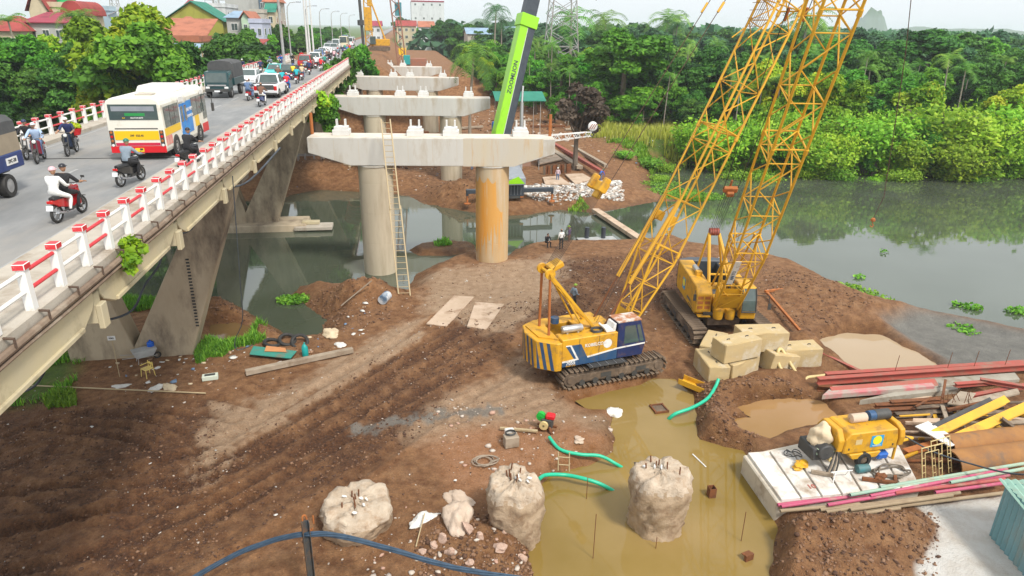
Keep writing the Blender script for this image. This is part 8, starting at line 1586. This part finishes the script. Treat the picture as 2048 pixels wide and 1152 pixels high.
# ---- pipes laid side by side in front
M_PINK = mat('pink_pipe', (0.50, 0.07, 0.16), (0.42, 0.10, 0.16), 2.5, .6, dirt=(0.36, 0.27, 0.2), dscale=1.6, damt=.42); M_TANP = mat('tan_pipe', (0.36, 0.27, 0.17), (0.28, 0.21, 0.13), 2.0, .8, dirt=(0.22, 0.15, 0.09), dscale=1.5, damt=.4); M_MINT = mat('mint_pipe', (0.26, 0.44, 0.36), (0.36, 0.42, 0.30), 2.0, .7, dirt=(0.35, 0.25, 0.15), dscale=1.5, damt=.4); M_REDPP = mat('red_pipe', (0.44, 0.06, 0.07), (0.36, 0.12, 0.09), 2.0, .7, dirt=(0.33, 0.25, 0.18), damt=.4)
PIPES = [((1555, 1010), (1720, 990), 'P', .42), ((1562, 1013), (1850, 972), 'P', .42), ((1560, 1022), (1720, 1008), 'T', .38), ((1655, 1010), (2018, 950), 'P', .52), ((1640, 1020), (1850, 995), 'T', .36), ((1652, 1024), (1920, 985), 'T', .40), ((1700, 1020), (1905, 990), 'T', .46), ((1645, 1032), (2012, 985), 'T', .28), ((1680, 1036), (1760, 1028), 'T', .24), ((1740, 992), (2014, 938), 'P', .60), ((1700, 990), (1930, 950), 'M', .60), ((1760, 975), (2060, 925), 'M', .66), ((1870, 985), (2015, 965), 'P', .48), ((1790, 986), (2010, 958), 'R', .58), ((1720, 1028), (1800, 1016), 'T', .34), ((1900, 965), (2060, 935), 'M', .74)]
rnk = 'nearest,second,third,fourth,fifth,sixth,seventh,eighth,ninth,tenth,eleventh,twelfth,thirteenth,fourteenth,fifteenth,farthest'.split(',')
cn = {'P': 'pink', 'T': 'tan', 'M': 'mint green', 'R': 'red'}; cnt = {}
for (x0, y0), (x1, y1), c, z in PIPES:
    a, e = at(x0, y0, z), at(x1, y1, z); cnt[c] = cnt.get(c, 0)+1; d = (e-a).normalized(); m = {'P': M_PINK, 'T': M_TANP, 'M': M_MINT, 'R': M_REDPP}[c]
    pp = MB(); pp.lathe([(.045, .02), (.062, 0), (.07, .01), (.07, (e-a).length-.01), (.062, (e-a).length), (.045, (e-a).length-.02)], 12); o = link('steel_pipe', pp.mesh('steel_pipe', m), None, M=Matrix.Translation(a) @ d.to_track_quat('Z', 'Y').to_matrix().to_4x4()); tag(o, '%s pipe, number %d of its colour counted from the pond, in the pipe bundle' % (cn[c], cnt[c]), 'pipe', 'pipes laid along the platform'); MB().lathe([(.001, .03), (.046, .03)], 12).build('bore', M_DARK, o)
# ---- beams, plates and scrap behind
def ib(p, q, h, w, m, label, up=(0, 0, 1), group='steel beams stacked at the right'): return tag(MB().ibeam(p, q, h, w, .03, up=up).build('steel_beam', m, bevel=0), label, 'beam', group)
ib(at(1635, 762, .55), at(2120, 728, .55), .34, .3, M_REDP, 'longest red steel beam, front one of the pair reaching the right edge'); ib(at(1650, 752, .5), at(2140, 722, .5), .34, .3, M_REDP, 'red steel beam just behind the longest one'); ib(at(1660, 785, .35), at(1870, 768, .35), .35, .45, M_REDP, 'pink-topped steel beam below the red pair', (0, -.6, 1)); ib(at(1635, 775, .25), at(1720, 782, .25), .3, .3, M_RUST, 'rusty beam end poking out left of the pink-topped beam'); ib(at(1720, 745, .35), at(1625, 700, .3), .25, .2, M_REDP, 'short red beam slanting up to the blocks')
def slabq(pts, z, th, m, label, name='formwork_panel', cat='panel', tilt=(0, 0, 0, 0)):
    P = [at(q[0], q[1], z+tt) for q, tt in zip(pts, tilt)]; return tag(MB().add(P+[p-Vector((0, 0, th)) for p in P], [(0, 1, 2, 3), (7, 6, 5, 4), (0, 4, 5, 1), (1, 5, 6, 2), (2, 6, 7, 3), (3, 7, 4, 0)]).build(name, m, bevel=.01), label, cat)
M_CONP = mat('grey_panel', (0.36, 0.33, 0.27), (0.28, 0.25, 0.2), 1.0, .85, dirt=(0.2, 0.14, 0.09), damt=.35)
slabq([(1645, 790), (1870, 772), (1860, 760), (1665, 772)], .5, .25, mat('pink_panel', (0.52, 0.16, 0.17), (0.38, 0.33, 0.28), .8, .8, sharp=True), 'long panel painted faded pink in the middle'); slabq([(1720, 800), (1915, 778), (1930, 760), (1880, 762), (1740, 782)][:4], .35, .3, M_CONP, 'grey panel right of the faded pink one'); slabq([(1850, 775), (2040, 758), (2030, 745), (1860, 757)], .4, .2, M_CONP, 'long grey panel under the red pair of beams'); slabq([(1895, 806), (1932, 812), (1952, 786), (1920, 782)], .75, .08, M_WOOD, 'weathered square board on top of the scrap', 'board', 'board'); slabq([(1940, 808), (2040, 786), (2035, 776), (1936, 798)], .8, .1, M_WOOD, 'long grey board lying on the scrap at the right', 'board', 'board')
slabq([(1830, 852), (1900, 892), (1926, 884), (1856, 842)], .95, .06, M_WPL, 'dirty white channel lid propped across the scrap', 'steel_sheet', 'sheet', (.2, 0, 0, .2)); slabq([(1825, 848), (1880, 850), (1880, 836), (1826, 836)], .7, .1, M_PLATE2, 'perforated brown plate behind the compressor', 'steel_sheet', 'sheet')
ib(at(1865, 870, .9), at(2010, 800, 1.5), .3, .35, M_YEL2, 'yellow steel beam tilted up over the scrap heap, left one', (.3, -.5, 1), 'yellow scrap beams'); ib(at(1905, 880, .8), at(2050, 815, 1.3), .3, .4, M_YEL2, 'yellow steel beam tilted up over the scrap heap, right one', (.3, -.5, 1), 'yellow scrap beams'); ib(at(1870, 860, .95), at(1985, 805, 1.2), .16, .5, M_DARK, 'dark web plate between the tilted yellow beams', (.2, -.6, 1), 'yellow scrap beams'); ib(at(1930, 882, .6), at(2060, 862, .7), .4, .3, M_YEL2, 'lower yellow beam lying level under the tilted ones', (0, 0, 1), 'yellow scrap beams'); ib(at(2000, 840, 1.2), at(2060, 885, .5), .3, .3, M_MUDM, 'dark steel bracket sloping down at the right edge', (0, 0, 1), 'yellow scrap beams'); ib(at(1810, 905, .45), at(1880, 885, .5), .2, .3, M_ORUST, 'short orange channel right of the compressor', (0, 0, 1), 'yellow scrap beams')
for i, (x0, y0, x1, y1, z, m) in enumerate(((1750, 812, 1900, 806, .5, M_RUST), (1760, 822, 1920, 814, .4, M_RUST), (1790, 830, 1900, 826, .3, M_MUDM), (1780, 806, 1880, 800, .6, M_RUST), (1830, 818, 1960, 808, .45, M_MUDM), (1950, 830, 2060, 822, .4, M_MUDM), (1985, 850, 2060, 846, .5, M_WOOD), (1990, 862, 2060, 858, .55, M_LAD), (1930, 795, 2060, 770, .5, M_REDP), (1960, 760, 2060, 776, .8, M_REDP), (1910, 770, 1990, 764, .7, M_REDP))): ib(at(x0, y0, z), at(x1, y1, z), .2, .25, m, 'rusty steel length in the scrap heap, %s from the viewer' % ('eleventh', 'tenth', 'sixth', 'twelfth', 'eighth', 'fifth', 'third', 'second', 'ninth', 'seventh', 'farthest')[i], (0, 0, 1), 'rusty lengths in the scrap heap')
for i in range(9): a = at(1880+i*8, 808-i%3*2, .7); tag(strut('rebar', a, a+Vector((random.uniform(-.3, .3), .1, random.uniform(.3, .6))), .015, M_RUST), 'bent rebar stub sticking out of the scrap heap', 'rebar', 'bent rebar stubs')
for i, (px, py, h) in enumerate(((1790, 742, .9), (1895, 736, .9), (1948, 733, .9), (2010, 730, .9))): a = at(px, py, .7); tag(strut('rebar', a, a+Vector((.05, 0, h)), .015, M_RUST), ('leftmost', 'second', 'third', 'rightmost')[i]+' upright rebar behind the red beam pair', 'rebar', 'upright rebars')
for i in range(62):
    px = random.uniform(1790, 2050); py = random.uniform(790, 930); z = random.uniform(.15, .75) if py < 860 else random.uniform(.05, .4); a = at(px, py, z); an = random.uniform(-.5, .5)+(1.2 if i % 5 == 0 else 0); ln_ = random.uniform(.9, 2.6); e = a+Vector((math.cos(an)*ln_, math.sin(an)*ln_, random.uniform(-.15, .3)))
    if at(px, py, z).x > 12: tag(MB().beam(a, e, random.uniform(.06, .2), random.uniform(.05, .14)).build('scrap_length', random.choice((M_RUST, M_MUDM, M_WOOD, M_YEL2, M_PLATE2, M_RUST)), bevel=.008), 'odd length of rusty steel or timber tangled in the scrap heap', 'scrap', 'tangled scrap lengths')
# rusty half casings
for i, (x0, x1, py, z, r_) in enumerate(((1900, 2060, 915, .35, .62), (1890, 2050, 880, .55, .55))):
    a, e = at(x0, py+15, z), at(x1, py-5, z); d = (e-a).normalized(); sd = Vector((-d.y, d.x, 0)); R0, R1 = [], []
    b = MB(); ringo = lambda c: [c+sd*r_*math.cos(u)+Vector((0, 0, r_*math.sin(u))) for u in np.linspace(-.2, 3.34, 15)]+[c+sd*(r_-.05)*math.cos(u)+Vector((0, 0, (r_-.05)*math.sin(u))) for u in np.linspace(3.34, -.2, 15)]
    b.loft([ringo(a), ringo(e)], 0); tag(b.build('half_casing', mat('rusty_casing', (0.36, 0.17, 0.05), (0.24, 0.11, 0.04), 1.0, .85, dirt=(0.15, 0.1, 0.07), damt=.35)), ('front', 'rear')[i]+' one of two big rusty half-pipe casings at the right edge', 'casing', 'rusty half casings')
# scaffold frames
def scaffold(px, py, z, rz, label, tilt=0):
    p = at(px, py, z); t = thing('scaffold_frame', label, 'scaffold frame', p, R(rz), 'scaffold frames at the scrap heap'); t.rotation_euler = (R(tilt), 0, R(rz))
    for x in (-.55, .55): strut('upright', (x, 0, 0), (x, 0, 1.55), .022, M_CRH, t, 6); strut('inner_upright', (x*.68, 0, 0), (x*.68, 0, 1.3), .016, M_CRH, t, 6); [strut('rung', (x, 0, k), (x*.68, 0, k), .014, M_CRH, t, 5) for k in (.2, .5, .8, 1.1)]
    strut('top_rail', (-.55, 0, 1.52), (.55, 0, 1.52), .022, M_CRH, t, 6); strut('top_rail', (-.37, 0, 1.3), (.37, 0, 1.3), .016, M_CRH, t, 6); [strut('rung', (x, 0, 1.3), (x, 0, 1.52), .014, M_CRH, t, 5) for x in (-.2, .2)]
scaffold(1865, 965, .15, 12, 'front one of two leaning scaffold frames', -16); scaffold(1885, 950, .15, 14, 'rear one of two leaning scaffold frames', -18)
# dark cable over the scrap, shed, foreground post
hose([at(1805, 870, 1.3), at(1870, 905, 1.15), at(1950, 930, 1.2), at(2010, 945, 1.5), at(2060, 950, 1.8)], .035, M_CABLE, 'dark cable running from the compressor to the corrugated shed', 'cable', 'cable')
M_CORR = mat('corrugated_teal', (0.12, 0.27, 0.29), (0.20, 0.34, 0.36), .8, .5, dirt=(0.25, 0.25, 0.2), dscale=1.0, damt=.3, stretch=(1, 1, .2)); M_CORR2 = mat('corrugated_mint', (0.22, 0.40, 0.32), (0.30, 0.44, 0.36), .8, .5, dirt=(0.3, 0.25, 0.18), damt=.3)
q0 = at(2012, 968, 2.3); t = thing('corrugated_shed', 'teal corrugated metal shed at the lower right corner', 'shed', (q0.x, q0.y, -.1), R(-12)); hz_ = 2.4
def corrug(n, L, h, amp=.035):
    b = MB(); V = []; k = n*4
    for i in range(k+1): x = L*i/k; y = amp*math.sin(i*math.pi/2); V += [(x, y, 0), (x, y, h)]
    b.add(V, [(2*i, 2*i+2, 2*i+3, 2*i+1) for i in range(k)], 0, None, True); return b
corrug(16, 4.0, hz_).build('wall', M_CORR, t, (0, 0, 0), fix=False); corrug(16, 4.0, hz_).build('wall', M_CORR, t, (0, 0, 0), (0, 0, R(-90)), fix=False); b = corrug(18, 4.6, 4.6); b.build('roof', M_CORR2, t, (-.12, .25, hz_+.03), (R(96), 0, 0), fix=False)
M_DBL = mat('dark_blue_steel', (0.02, 0.05, 0.075), (0.12, 0.09, 0.06), 2.5, .6, dirt=(0.3, 0.13, 0.04), damt=.3)
pp = at(611, 1060, 2.6); t = thing('steel_post', 'rust-edged dark steel post with hooked rebar in the foreground', 'post', (pp.x, pp.y, gz(pp.x, pp.y)-.3), R(20)); hp = 2.6+.3-gz(pp.x, pp.y)+.35; b = MB(); b.box((0, 0, hp/2), (.20, .02, hp)); b.box((-.1, -.08, hp/2), (.02, .16, hp)); b.box((.1, -.08, hp/2), (.02, .16, hp)); b.build('channel', M_DBL, t); b = MB(); b.tube(smooth_path([(-.05, .02, hp-.3), (-.05, .02, hp+.1), (.0, .02, hp+.18), (.06, .02, hp+.1), (.12, .02, hp-.35), (.17, .02, hp-.45), (.22, .02, hp-.38)]), .028, 8); b.build('hooked_rebar', M_ORUST, t); MB().tube([(.27, .05, hp-.25), (.27, .05, hp+.05)], .024, 7).build('rebar_stub', M_ORUST, t)
M_BCAB = mat('blue_black_cable', (0.022, 0.045, 0.075), (0.05, 0.09, 0.14), 4.0, .45); t = thing('cable_bundle', 'twisted bundle of dark blue cables sagging across the foreground', 'cable', (0, 0, 0)); pts = [at(330, 1190, 1.3), at(400, 1148, 1.6), at(480, 1105, 1.95), at(560, 1077, 2.3), at(620, 1068, 2.45), at(680, 1072, 2.4), at(780, 1098, 2.15), at(880, 1128, 1.9), at(960, 1145, 1.7), at(1060, 1160, 1.5)]; base = smooth_path(pts, 7)
for k in range(5):
    P = [p+Vector((0, .055*math.sin(i*.22+k*1.257), .055*math.cos(i*.22+k*1.257))) for i, p in enumerate(base)]; MB().tube(P, .034, 7).build('strand', M_BCAB, t)
# ---- small things in the pond
p = at(1318, 818, PZ+.02); t = thing('frame', 'rusty square frame lying at the pond inlet', 'frame', p); [MB().box((x, y, .03), s, rot=(0, 0, .1)).build('bar', M_RUST, t) for x, y, s in ((0, .35, (.7, .07, .1)), (0, -.35, (.7, .07, .1)), (.32, 0, (.07, .7, .1)), (-.32, 0, (.07, .7, .1)))]; MB().box((0, 0, .0), (.6, .6, .05)).build('mud_fill', M_MUDM, t)
p = at(1422, 992, PZ); t = thing('box_section', 'rusty box section standing in the pond', 'box section', p); [MB().box((x, y, .15), s).build('side', M_RUST, t) for x, y, s in ((0, .13, (.28, .02, .55)), (0, -.13, (.28, .02, .55)), (.13, 0, (.02, .24, .55)), (-.13, 0, (.02, .24, .55)))]
bar(at(1385, 908, PZ+.02), at(1412, 934, PZ+.02), .06, .04, M_WPL, 'pale lath floating in the pond', 'lath', 'lath'); [tag(strut('rod', at(px, py, PZ-.3), at(px, py, PZ-.3)+Vector((0, 0, h)), .014, M_RUST), l, 'rod') for px, py, h, l in ((1185, 1130, 2.2, 'tall thin rod standing in the pond left of the tallest pile'), (1172, 1010, 1.3, 'short thin rod beside the curving green hose'), (1310, 1110, .8, 'short pale rod before the tallest pile'), (1480, 1095, 1.6, 'thin rod standing near the platform corner'))]
p = at(1497, 1120, PZ); t = thing('steel_bracket', 'rusty bracket lying at the pond corner below the platform', 'bracket', p, .3); MB().box((0, 0, .1), (.35, .1, .3)).build('web', M_RUST, t); MB().box((0, .1, .2), (.35, .2, .03)).build('flange', M_RUST, t)
# ---- far bank
bar(at(1108, 288, 1.2), at(1206, 345, 1.0), .5, .4, M_REDP, 'long red beam on the far bank, nearest the striped hook block', 'steel_beam', 'beam'); bar(at(1130, 285, 1.0), at(1212, 332, .9), .5, .4, M_WOOD, 'grey beam behind the long red one on the far bank', 'steel_beam', 'beam'); bar(at(1095, 295, .9), at(1160, 335, .7), .8, .4, M_WOOD, 'greenish grey beam left of the long red one on the far bank', 'steel_beam', 'beam')
for i, (x0, y0, x1, y1, x2, y2, x3, y3) in enumerate(((1072, 322, 1105, 315, 1095, 300, 1065, 306), (1076, 334, 1125, 322, 1112, 310, 1072, 320), (1090, 372, 1140, 372, 1118, 355, 1085, 358), (1150, 372, 1185, 362, 1165, 350, 1130, 352))): plate([(x0, y0), (x1, y1), (x2, y2), (x3, y3)], .15, M_PLATE2, ('rear left', 'rear right', 'front left', 'front right')[i]+' rusty plate beside the green crane', group='plates by the green crane', dz=.25)
t = thing('sheet_pile_wall', 'short rusty sheet pile wall beside the green crane', 'wall', (0, 0, 0)); a, c = on(1086, 350), on(1142, 345)
for i in range(12): p, q = a.lerp(c, i/12), a.lerp(c, (i+1)/12); MB().beam(p+Vector((0, .15*(i % 2), .45)), q+Vector((0, .15*(i % 2), .45)), .06, 1.3).build('sheet_pile', M_RUST if i % 3 else M_MUDM, t)
p = on(990, 262); t = thing('plastic_barrel', 'blue plastic barrel behind the nearest pier cap', 'barrel', p); MB().lathe([(.02, 0), (.5, 0), (.55, .2), (.55, 1.2), (.45, 1.5), (.02, 1.52)], 16).build('barrel', mat('barrel_blue', (0.01, 0.14, 0.5), None, rough=.4), t)
for i in range(6):
    u = i/5; p = atY(703-2*i, 235, 84); z = .2+.42*i; b = MB(); c0 = Vector((p.x, 84, gz(p.x, 84)+z)); r_ = 1.1
    rg = lambda c: [c+Vector((r_*math.cos(v), 0, .9*math.sin(v))) for v in np.linspace(0, 3.14, 13)]+[c+Vector(((r_-.1)*math.cos(v), 0, .8*math.sin(v))) for v in np.linspace(3.14, 0, 13)]
    b.loft([rg(c0), rg(c0+Vector((1.2, 3.2, 0)))], 0); tag(b.build('pile_casing', M_REDP), 'dark red half casing in the nested stack, %s from the bottom' % ('lowest', 'second', 'third', 'fourth', 'fifth', 'topmost')[i], 'casing', 'nested red casings')
t = thing('scaffold_frame', 'grey scaffold legs under the nearest pier cap at the left', 'scaffold', on(620, 345)); [strut('upright', (x, y, 0), (x, y, 2.2), .06, M_GALV, t, 6) for x in (-1.3, -.5, .6, 1.5) for y in (0, 1)]; [strut('ledger', (-1.3, y, 2.1), (1.5, y, 2.1), .05, M_GALV, t, 6) for y in (0, 1)]
for i, (px, py, Y, h) in enumerate(((624, 262, 52.0, 3.4), (1100, 265, 50.2, 2.4))): p = atY(px, py, Y); tag(strut('steel_stub', (p.x, p.y, 9.45), (p.x, p.y, p.z+1.3), .12, M_ORUST), ('orange rusty stub on the left end of the nearest pier cap', 'orange rusty stub on the right end of the nearest pier cap')[i], 'steel stub')
bar(at(800, 252, 1.2), at(860, 250, 1.2), 1.2, .5, M_CHAR, 'dark steel stack seen between the second pier columns', 'steel_stack', 'steel stack'); bar(at(815, 240, 1.4), at(850, 238, 1.4), 1.2, .5, M_WOOD, 'brown timber stack behind the dark steel stack', 'timber_stack', 'timber'); lump(560, 330, (1.4, .8, .5), M_CRM, 'tan tarpaulin heap on the far bank left of the piers', 31); lump(715, 330, (1.6, .8, .5), M_CRM, 'orange-tan tarpaulin under the nearest cap', 32); lump(645, 165, (1.6, 1, 1.2), M_CRM, 'tan bundle on the second pier side', 33) if False else None
t = thing('yellow_container', 'yellow box standing on the far work site', 'box', on(805, 112)); MB().box((0, 0, 1.2), (2.4, 2, 2.6)).build('box', M_BUSY, t, bevel=.05)
t = thing('dump_truck', 'red-bodied dump truck on the far work site', 'truck', on(850, 112)); MB().box((0, 0, 2.2), (5.2, 2.4, 1.5)).build('body', M_REDP, t, bevel=.06); MB().box((-3.4, 0, 1.8), (1.6, 2.3, 2.0)).build('cab', M_BLUE, t, bevel=.1); [MB().lathe([(.1, -.2), (.55, -.2), (.55, .2), (.1, .2)], 14, (x, y, .55), axis='Y').build('wheel', M_BLACK, t) for x in (-3.2, .5, 1.9) for y in (-1, 1)]
p = on(868, 116); tag(MB().tube([p+Vector((-3, 0, .6)), p+Vector((3.5, 0, .6))], .8, 14).build('concrete_pipe', mat('orange_tube', (0.70, 0.26, 0.02), (0.6, 0.3, 0.1), 1.0, .6)), 'orange tube lying in front of the red dump truck', 'tube')
for i, (px, py, ln_, an, m, w_) in enumerate(((760, 330, 5, .2, 'W', .3), (800, 315, 4, -.3, 'R', .3), (840, 330, 4, .5, 'W', .25), (700, 300, 5, .1, 'P', 1.2), (880, 300, 4, -.2, 'W', .4), (660, 315, 4, .7, 'R', .3), (910, 260, 5, .3, 'W', .5), (940, 285, 5, -.4, 'P', 1.4), (1010, 245, 5, .15, 'W', .4), (1060, 255, 6, -.2, 'R', .4), (780, 270, 6, .05, 'R', .8), (735, 255, 5, .4, 'W', .5), (1130, 262, 5, .3, 'W', .4), (905, 225, 5, .1, 'P', 1.5))):
    p = on(px, py); a = p+Vector((0, 0, .25)); tag(MB().beam(a, a+Vector((math.cos(an)*ln_, math.sin(an)*ln_, .1)), w_, .3).build('site_timber', {'W': M_WOOD, 'R': M_RUST, 'P': M_PLATE2}[m], bevel=.02), '%s length on the far bank, %s in the row from left to right' % ({'W': 'grey timber', 'R': 'rusty steel', 'P': 'flat muddy plate'}[m], ('fourth', 'sixth', 'seventh', 'second', 'eighth', 'first', 'tenth', 'eleventh', 'twelfth', 'thirteenth', 'fifth', 'third', 'last', 'ninth')[i]), 'site material')
# ---- loose stones, clods and litter
def scatter_stuff(name, n, polys, smin, smax, mats, label, sub=1, seed=1, flatk=.7, dark_only=False):
    r2 = np.random.RandomState(seed); P0 = []
    per = n//len(polys)
    for poly in polys:
        A = np.array(poly); x0, y0 = A.min(0); x1, y1 = A.max(0); c = np.column_stack([r2.uniform(x0, x1, per*5), r2.uniform(y0, y1, per*5)]); dd = sdf(c[:, 0], c[:, 1], poly); c = c[dd < 0]; w_ = fbm(c[:, 0], c[:, 1], .8, 3); c = c[w_ > r2.uniform(-.35, .25, len(c))][:per]; P0.append(c)
    c = np.concatenate(P0); z = ground(c[:, 0], c[:, 1], False); zl = np.where(sdf(c[:, 0], c[:, 1], POND) < .3, PZ+.02, WZ); ok = z > zl; c, z = c[ok], z[ok]; n = len(c)
    base = rock(seed*3, sub, .3, (1, 1, flatk)); bv = np.array([v.co[:] for v in base.vertices]); bf = np.array([p.vertices[:] for p in base.polygons]); nv = len(bv)
    s = smin*(smax/smin)**(r2.rand(n)**1.8); a = r2.rand(n)*6.28; k = 1+.35*r2.randn(n, 3); ca, sa = np.cos(a), np.sin(a); V = bv[None]*np.clip(k, .5, 1.6)[:, None]*s[:, None, None]; X = V[..., 0]*ca[:, None]-V[..., 1]*sa[:, None]; Y = V[..., 0]*sa[:, None]+V[..., 1]*ca[:, None]
    W = np.stack([X+c[:, 0, None], Y+c[:, 1, None], V[..., 2]+(z+s*.25)[:, None]], -1).reshape(-1, 3); Fc = (bf[None]+np.arange(n)[:, None, None]*nv).reshape(-1, 3)
    me = bpy.data.meshes.new(name); me.vertices.add(len(W)); me.vertices.foreach_set('co', W.ravel()); me.loops.add(Fc.size); me.loops.foreach_set('vertex_index', Fc.ravel().astype(np.int32)); me.polygons.add(len(Fc)); me.polygons.foreach_set('loop_start', np.arange(0, Fc.size, 3)); me.polygons.foreach_set('loop_total', np.full(len(Fc), 3)); mi = np.repeat(r2.randint(0, len(mats), n), len(bf)); me.polygons.foreach_set('material_index', mi.astype(np.int32)); me.update(); [me.materials.append(m) for m in mats]; return tag(link(name, me), label, name.split('_')[-1], kind='stuff')
SITE = ats([(0, 790), (250, 720), (500, 690), (800, 560), (1000, 520), (1350, 490), (1600, 560), (1640, 680), (1400, 800), (1240, 830), (1230, 930), (1080, 980), (1060, 1200), (0, 1200)])
M_CLD = mat('dark_clod', (0.060, 0.029, 0.017), (0.12, 0.060, 0.034), 6.0, .95); M_CLM = mat('brown_clod', (0.17, 0.090, 0.050), (0.27, 0.155, 0.09), 6.0, .95); M_STN = mat('pale_stone', (0.46, 0.38, 0.31), (0.56, 0.49, 0.42), 5.0, .9); M_STG = mat('grey_stone', (0.30, 0.28, 0.26), (0.40, 0.37, 0.33), 5.0, .9)
scatter_stuff('mud_clods', 17000, [DARK], .014, .065, [M_CLD, M_CLD, M_CLM], 'dark clods churned up by the tracks', 1, 2)
scatter_stuff('mud_clods', 4500, [SITE], .014, .06, [M_CLM, M_CLM, M_CLD], 'brown clods lying over the site', 1, 3)
scatter_stuff('gravel', 1300, [SITE], .012, .045, [M_STN, M_STG, M_STN], 'pale gravel strewn over the site', 1, 4)
scatter_stuff('mud_clods', 9000, [ats([(1390, 770), (1500, 760), (1640, 790), (1500, 900), (1400, 880)]), ats([(1530, 1040), (1880, 1030), (1870, 1200), (1530, 1200)]), ats([(580, 580), (800, 560), (780, 640), (640, 680)]), ats([(400, 600), (480, 600), (560, 670), (420, 700)]), ats([(840, 1030), (1080, 1040), (1080, 1200), (820, 1200)]), ats([(1520, 530), (1650, 560), (1750, 620), (1640, 670), (1540, 640)]), ats([(820, 350), (950, 345), (960, 420), (830, 400)])], .018, .085, [M_CLM, M_CLD, M_CLM], 'lumpy spoil on the dirt mounds', 1, 5)
scatter_stuff('rubble', 300, [ats([(640, 1000), (1090, 1020), (1080, 1200), (700, 1200)]), ats([(850, 800), (1230, 830), (1230, 930), (900, 950)])], .02, .11, [M_STN, mat('brick_rubble', (0.42, 0.24, 0.17), (0.5, 0.33, 0.25), 4.0, .9), M_STN], 'broken rubble around the pile heads', 1, 6)
scatter_stuff('rubble', 2200, [ats([(1020, 375), (1240, 362), (1250, 392), (1100, 400), (1020, 395)])], .06, .25, [M_STN, M_WPL, M_STG], 'pale rubble spread beside the green crane', 1, 7)
scatter_stuff('litter', 270, [ats([(200, 730), (480, 690), (640, 660), (760, 600), (720, 700), (500, 760), (300, 790)]), ats([(560, 350), (900, 330), (900, 380), (560, 375)]), ats([(1150, 300), (1330, 290), (1330, 330), (1160, 330)])], .05, .17, [M_WPL, mat('litter_blue', (0.16, 0.24, 0.36), None), M_WPL, M_CRM, mat('litter_brown', (0.34, 0.2, 0.12), None)], 'plastic litter scattered along the banks', 1, 8, .3)
scatter_stuff('litter', 160, [SITE], .03, .09, [M_WPL, M_WPL, M_STN], 'white litter specks on the mud', 1, 9, .3)
for i, (px, py, s) in enumerate(((1000, 1098, .22), (745+190, 1060, .26), (885, 1080, .17), (960, 1075, .15), (900, 1108, .18), (940, 1128, .14), (868, 1092, .14), (845, 1105, .12), (1010, 1060, .2), (1045, 1120, .16))): p = on(px, py); me = rock(90+i, 2, .3); me.materials.append(mat('pink_rock', (0.42, 0.27, 0.20), (0.52, 0.38, 0.30), 3.0, .95, bump=.4, bscale=12)); tag(link('rock', me, None, (p.x, p.y, p.z+s*.35), (i, i*.5, i*1.3), (s*1.2, s, s*.8)), ('pinkish rock on the mud bank beside the pond, %s in size' % ('third', 'largest', 'sixth', 'eighth', 'fifth', 'ninth', 'tenth', 'smallest', 'fourth', 'seventh')[i]), 'rock', 'rocks on the mud bank')

scatter_stuff('rubble', 1500, [ats([(640, 300), (900, 290), (910, 350), (640, 345)]), ats([(940, 230), (1170, 240), (1170, 300), (960, 300)])], .06, .35, [M_CLM, M_STN, M_CLD], 'spoil and rubble strewn over the far bank', 1, 12)
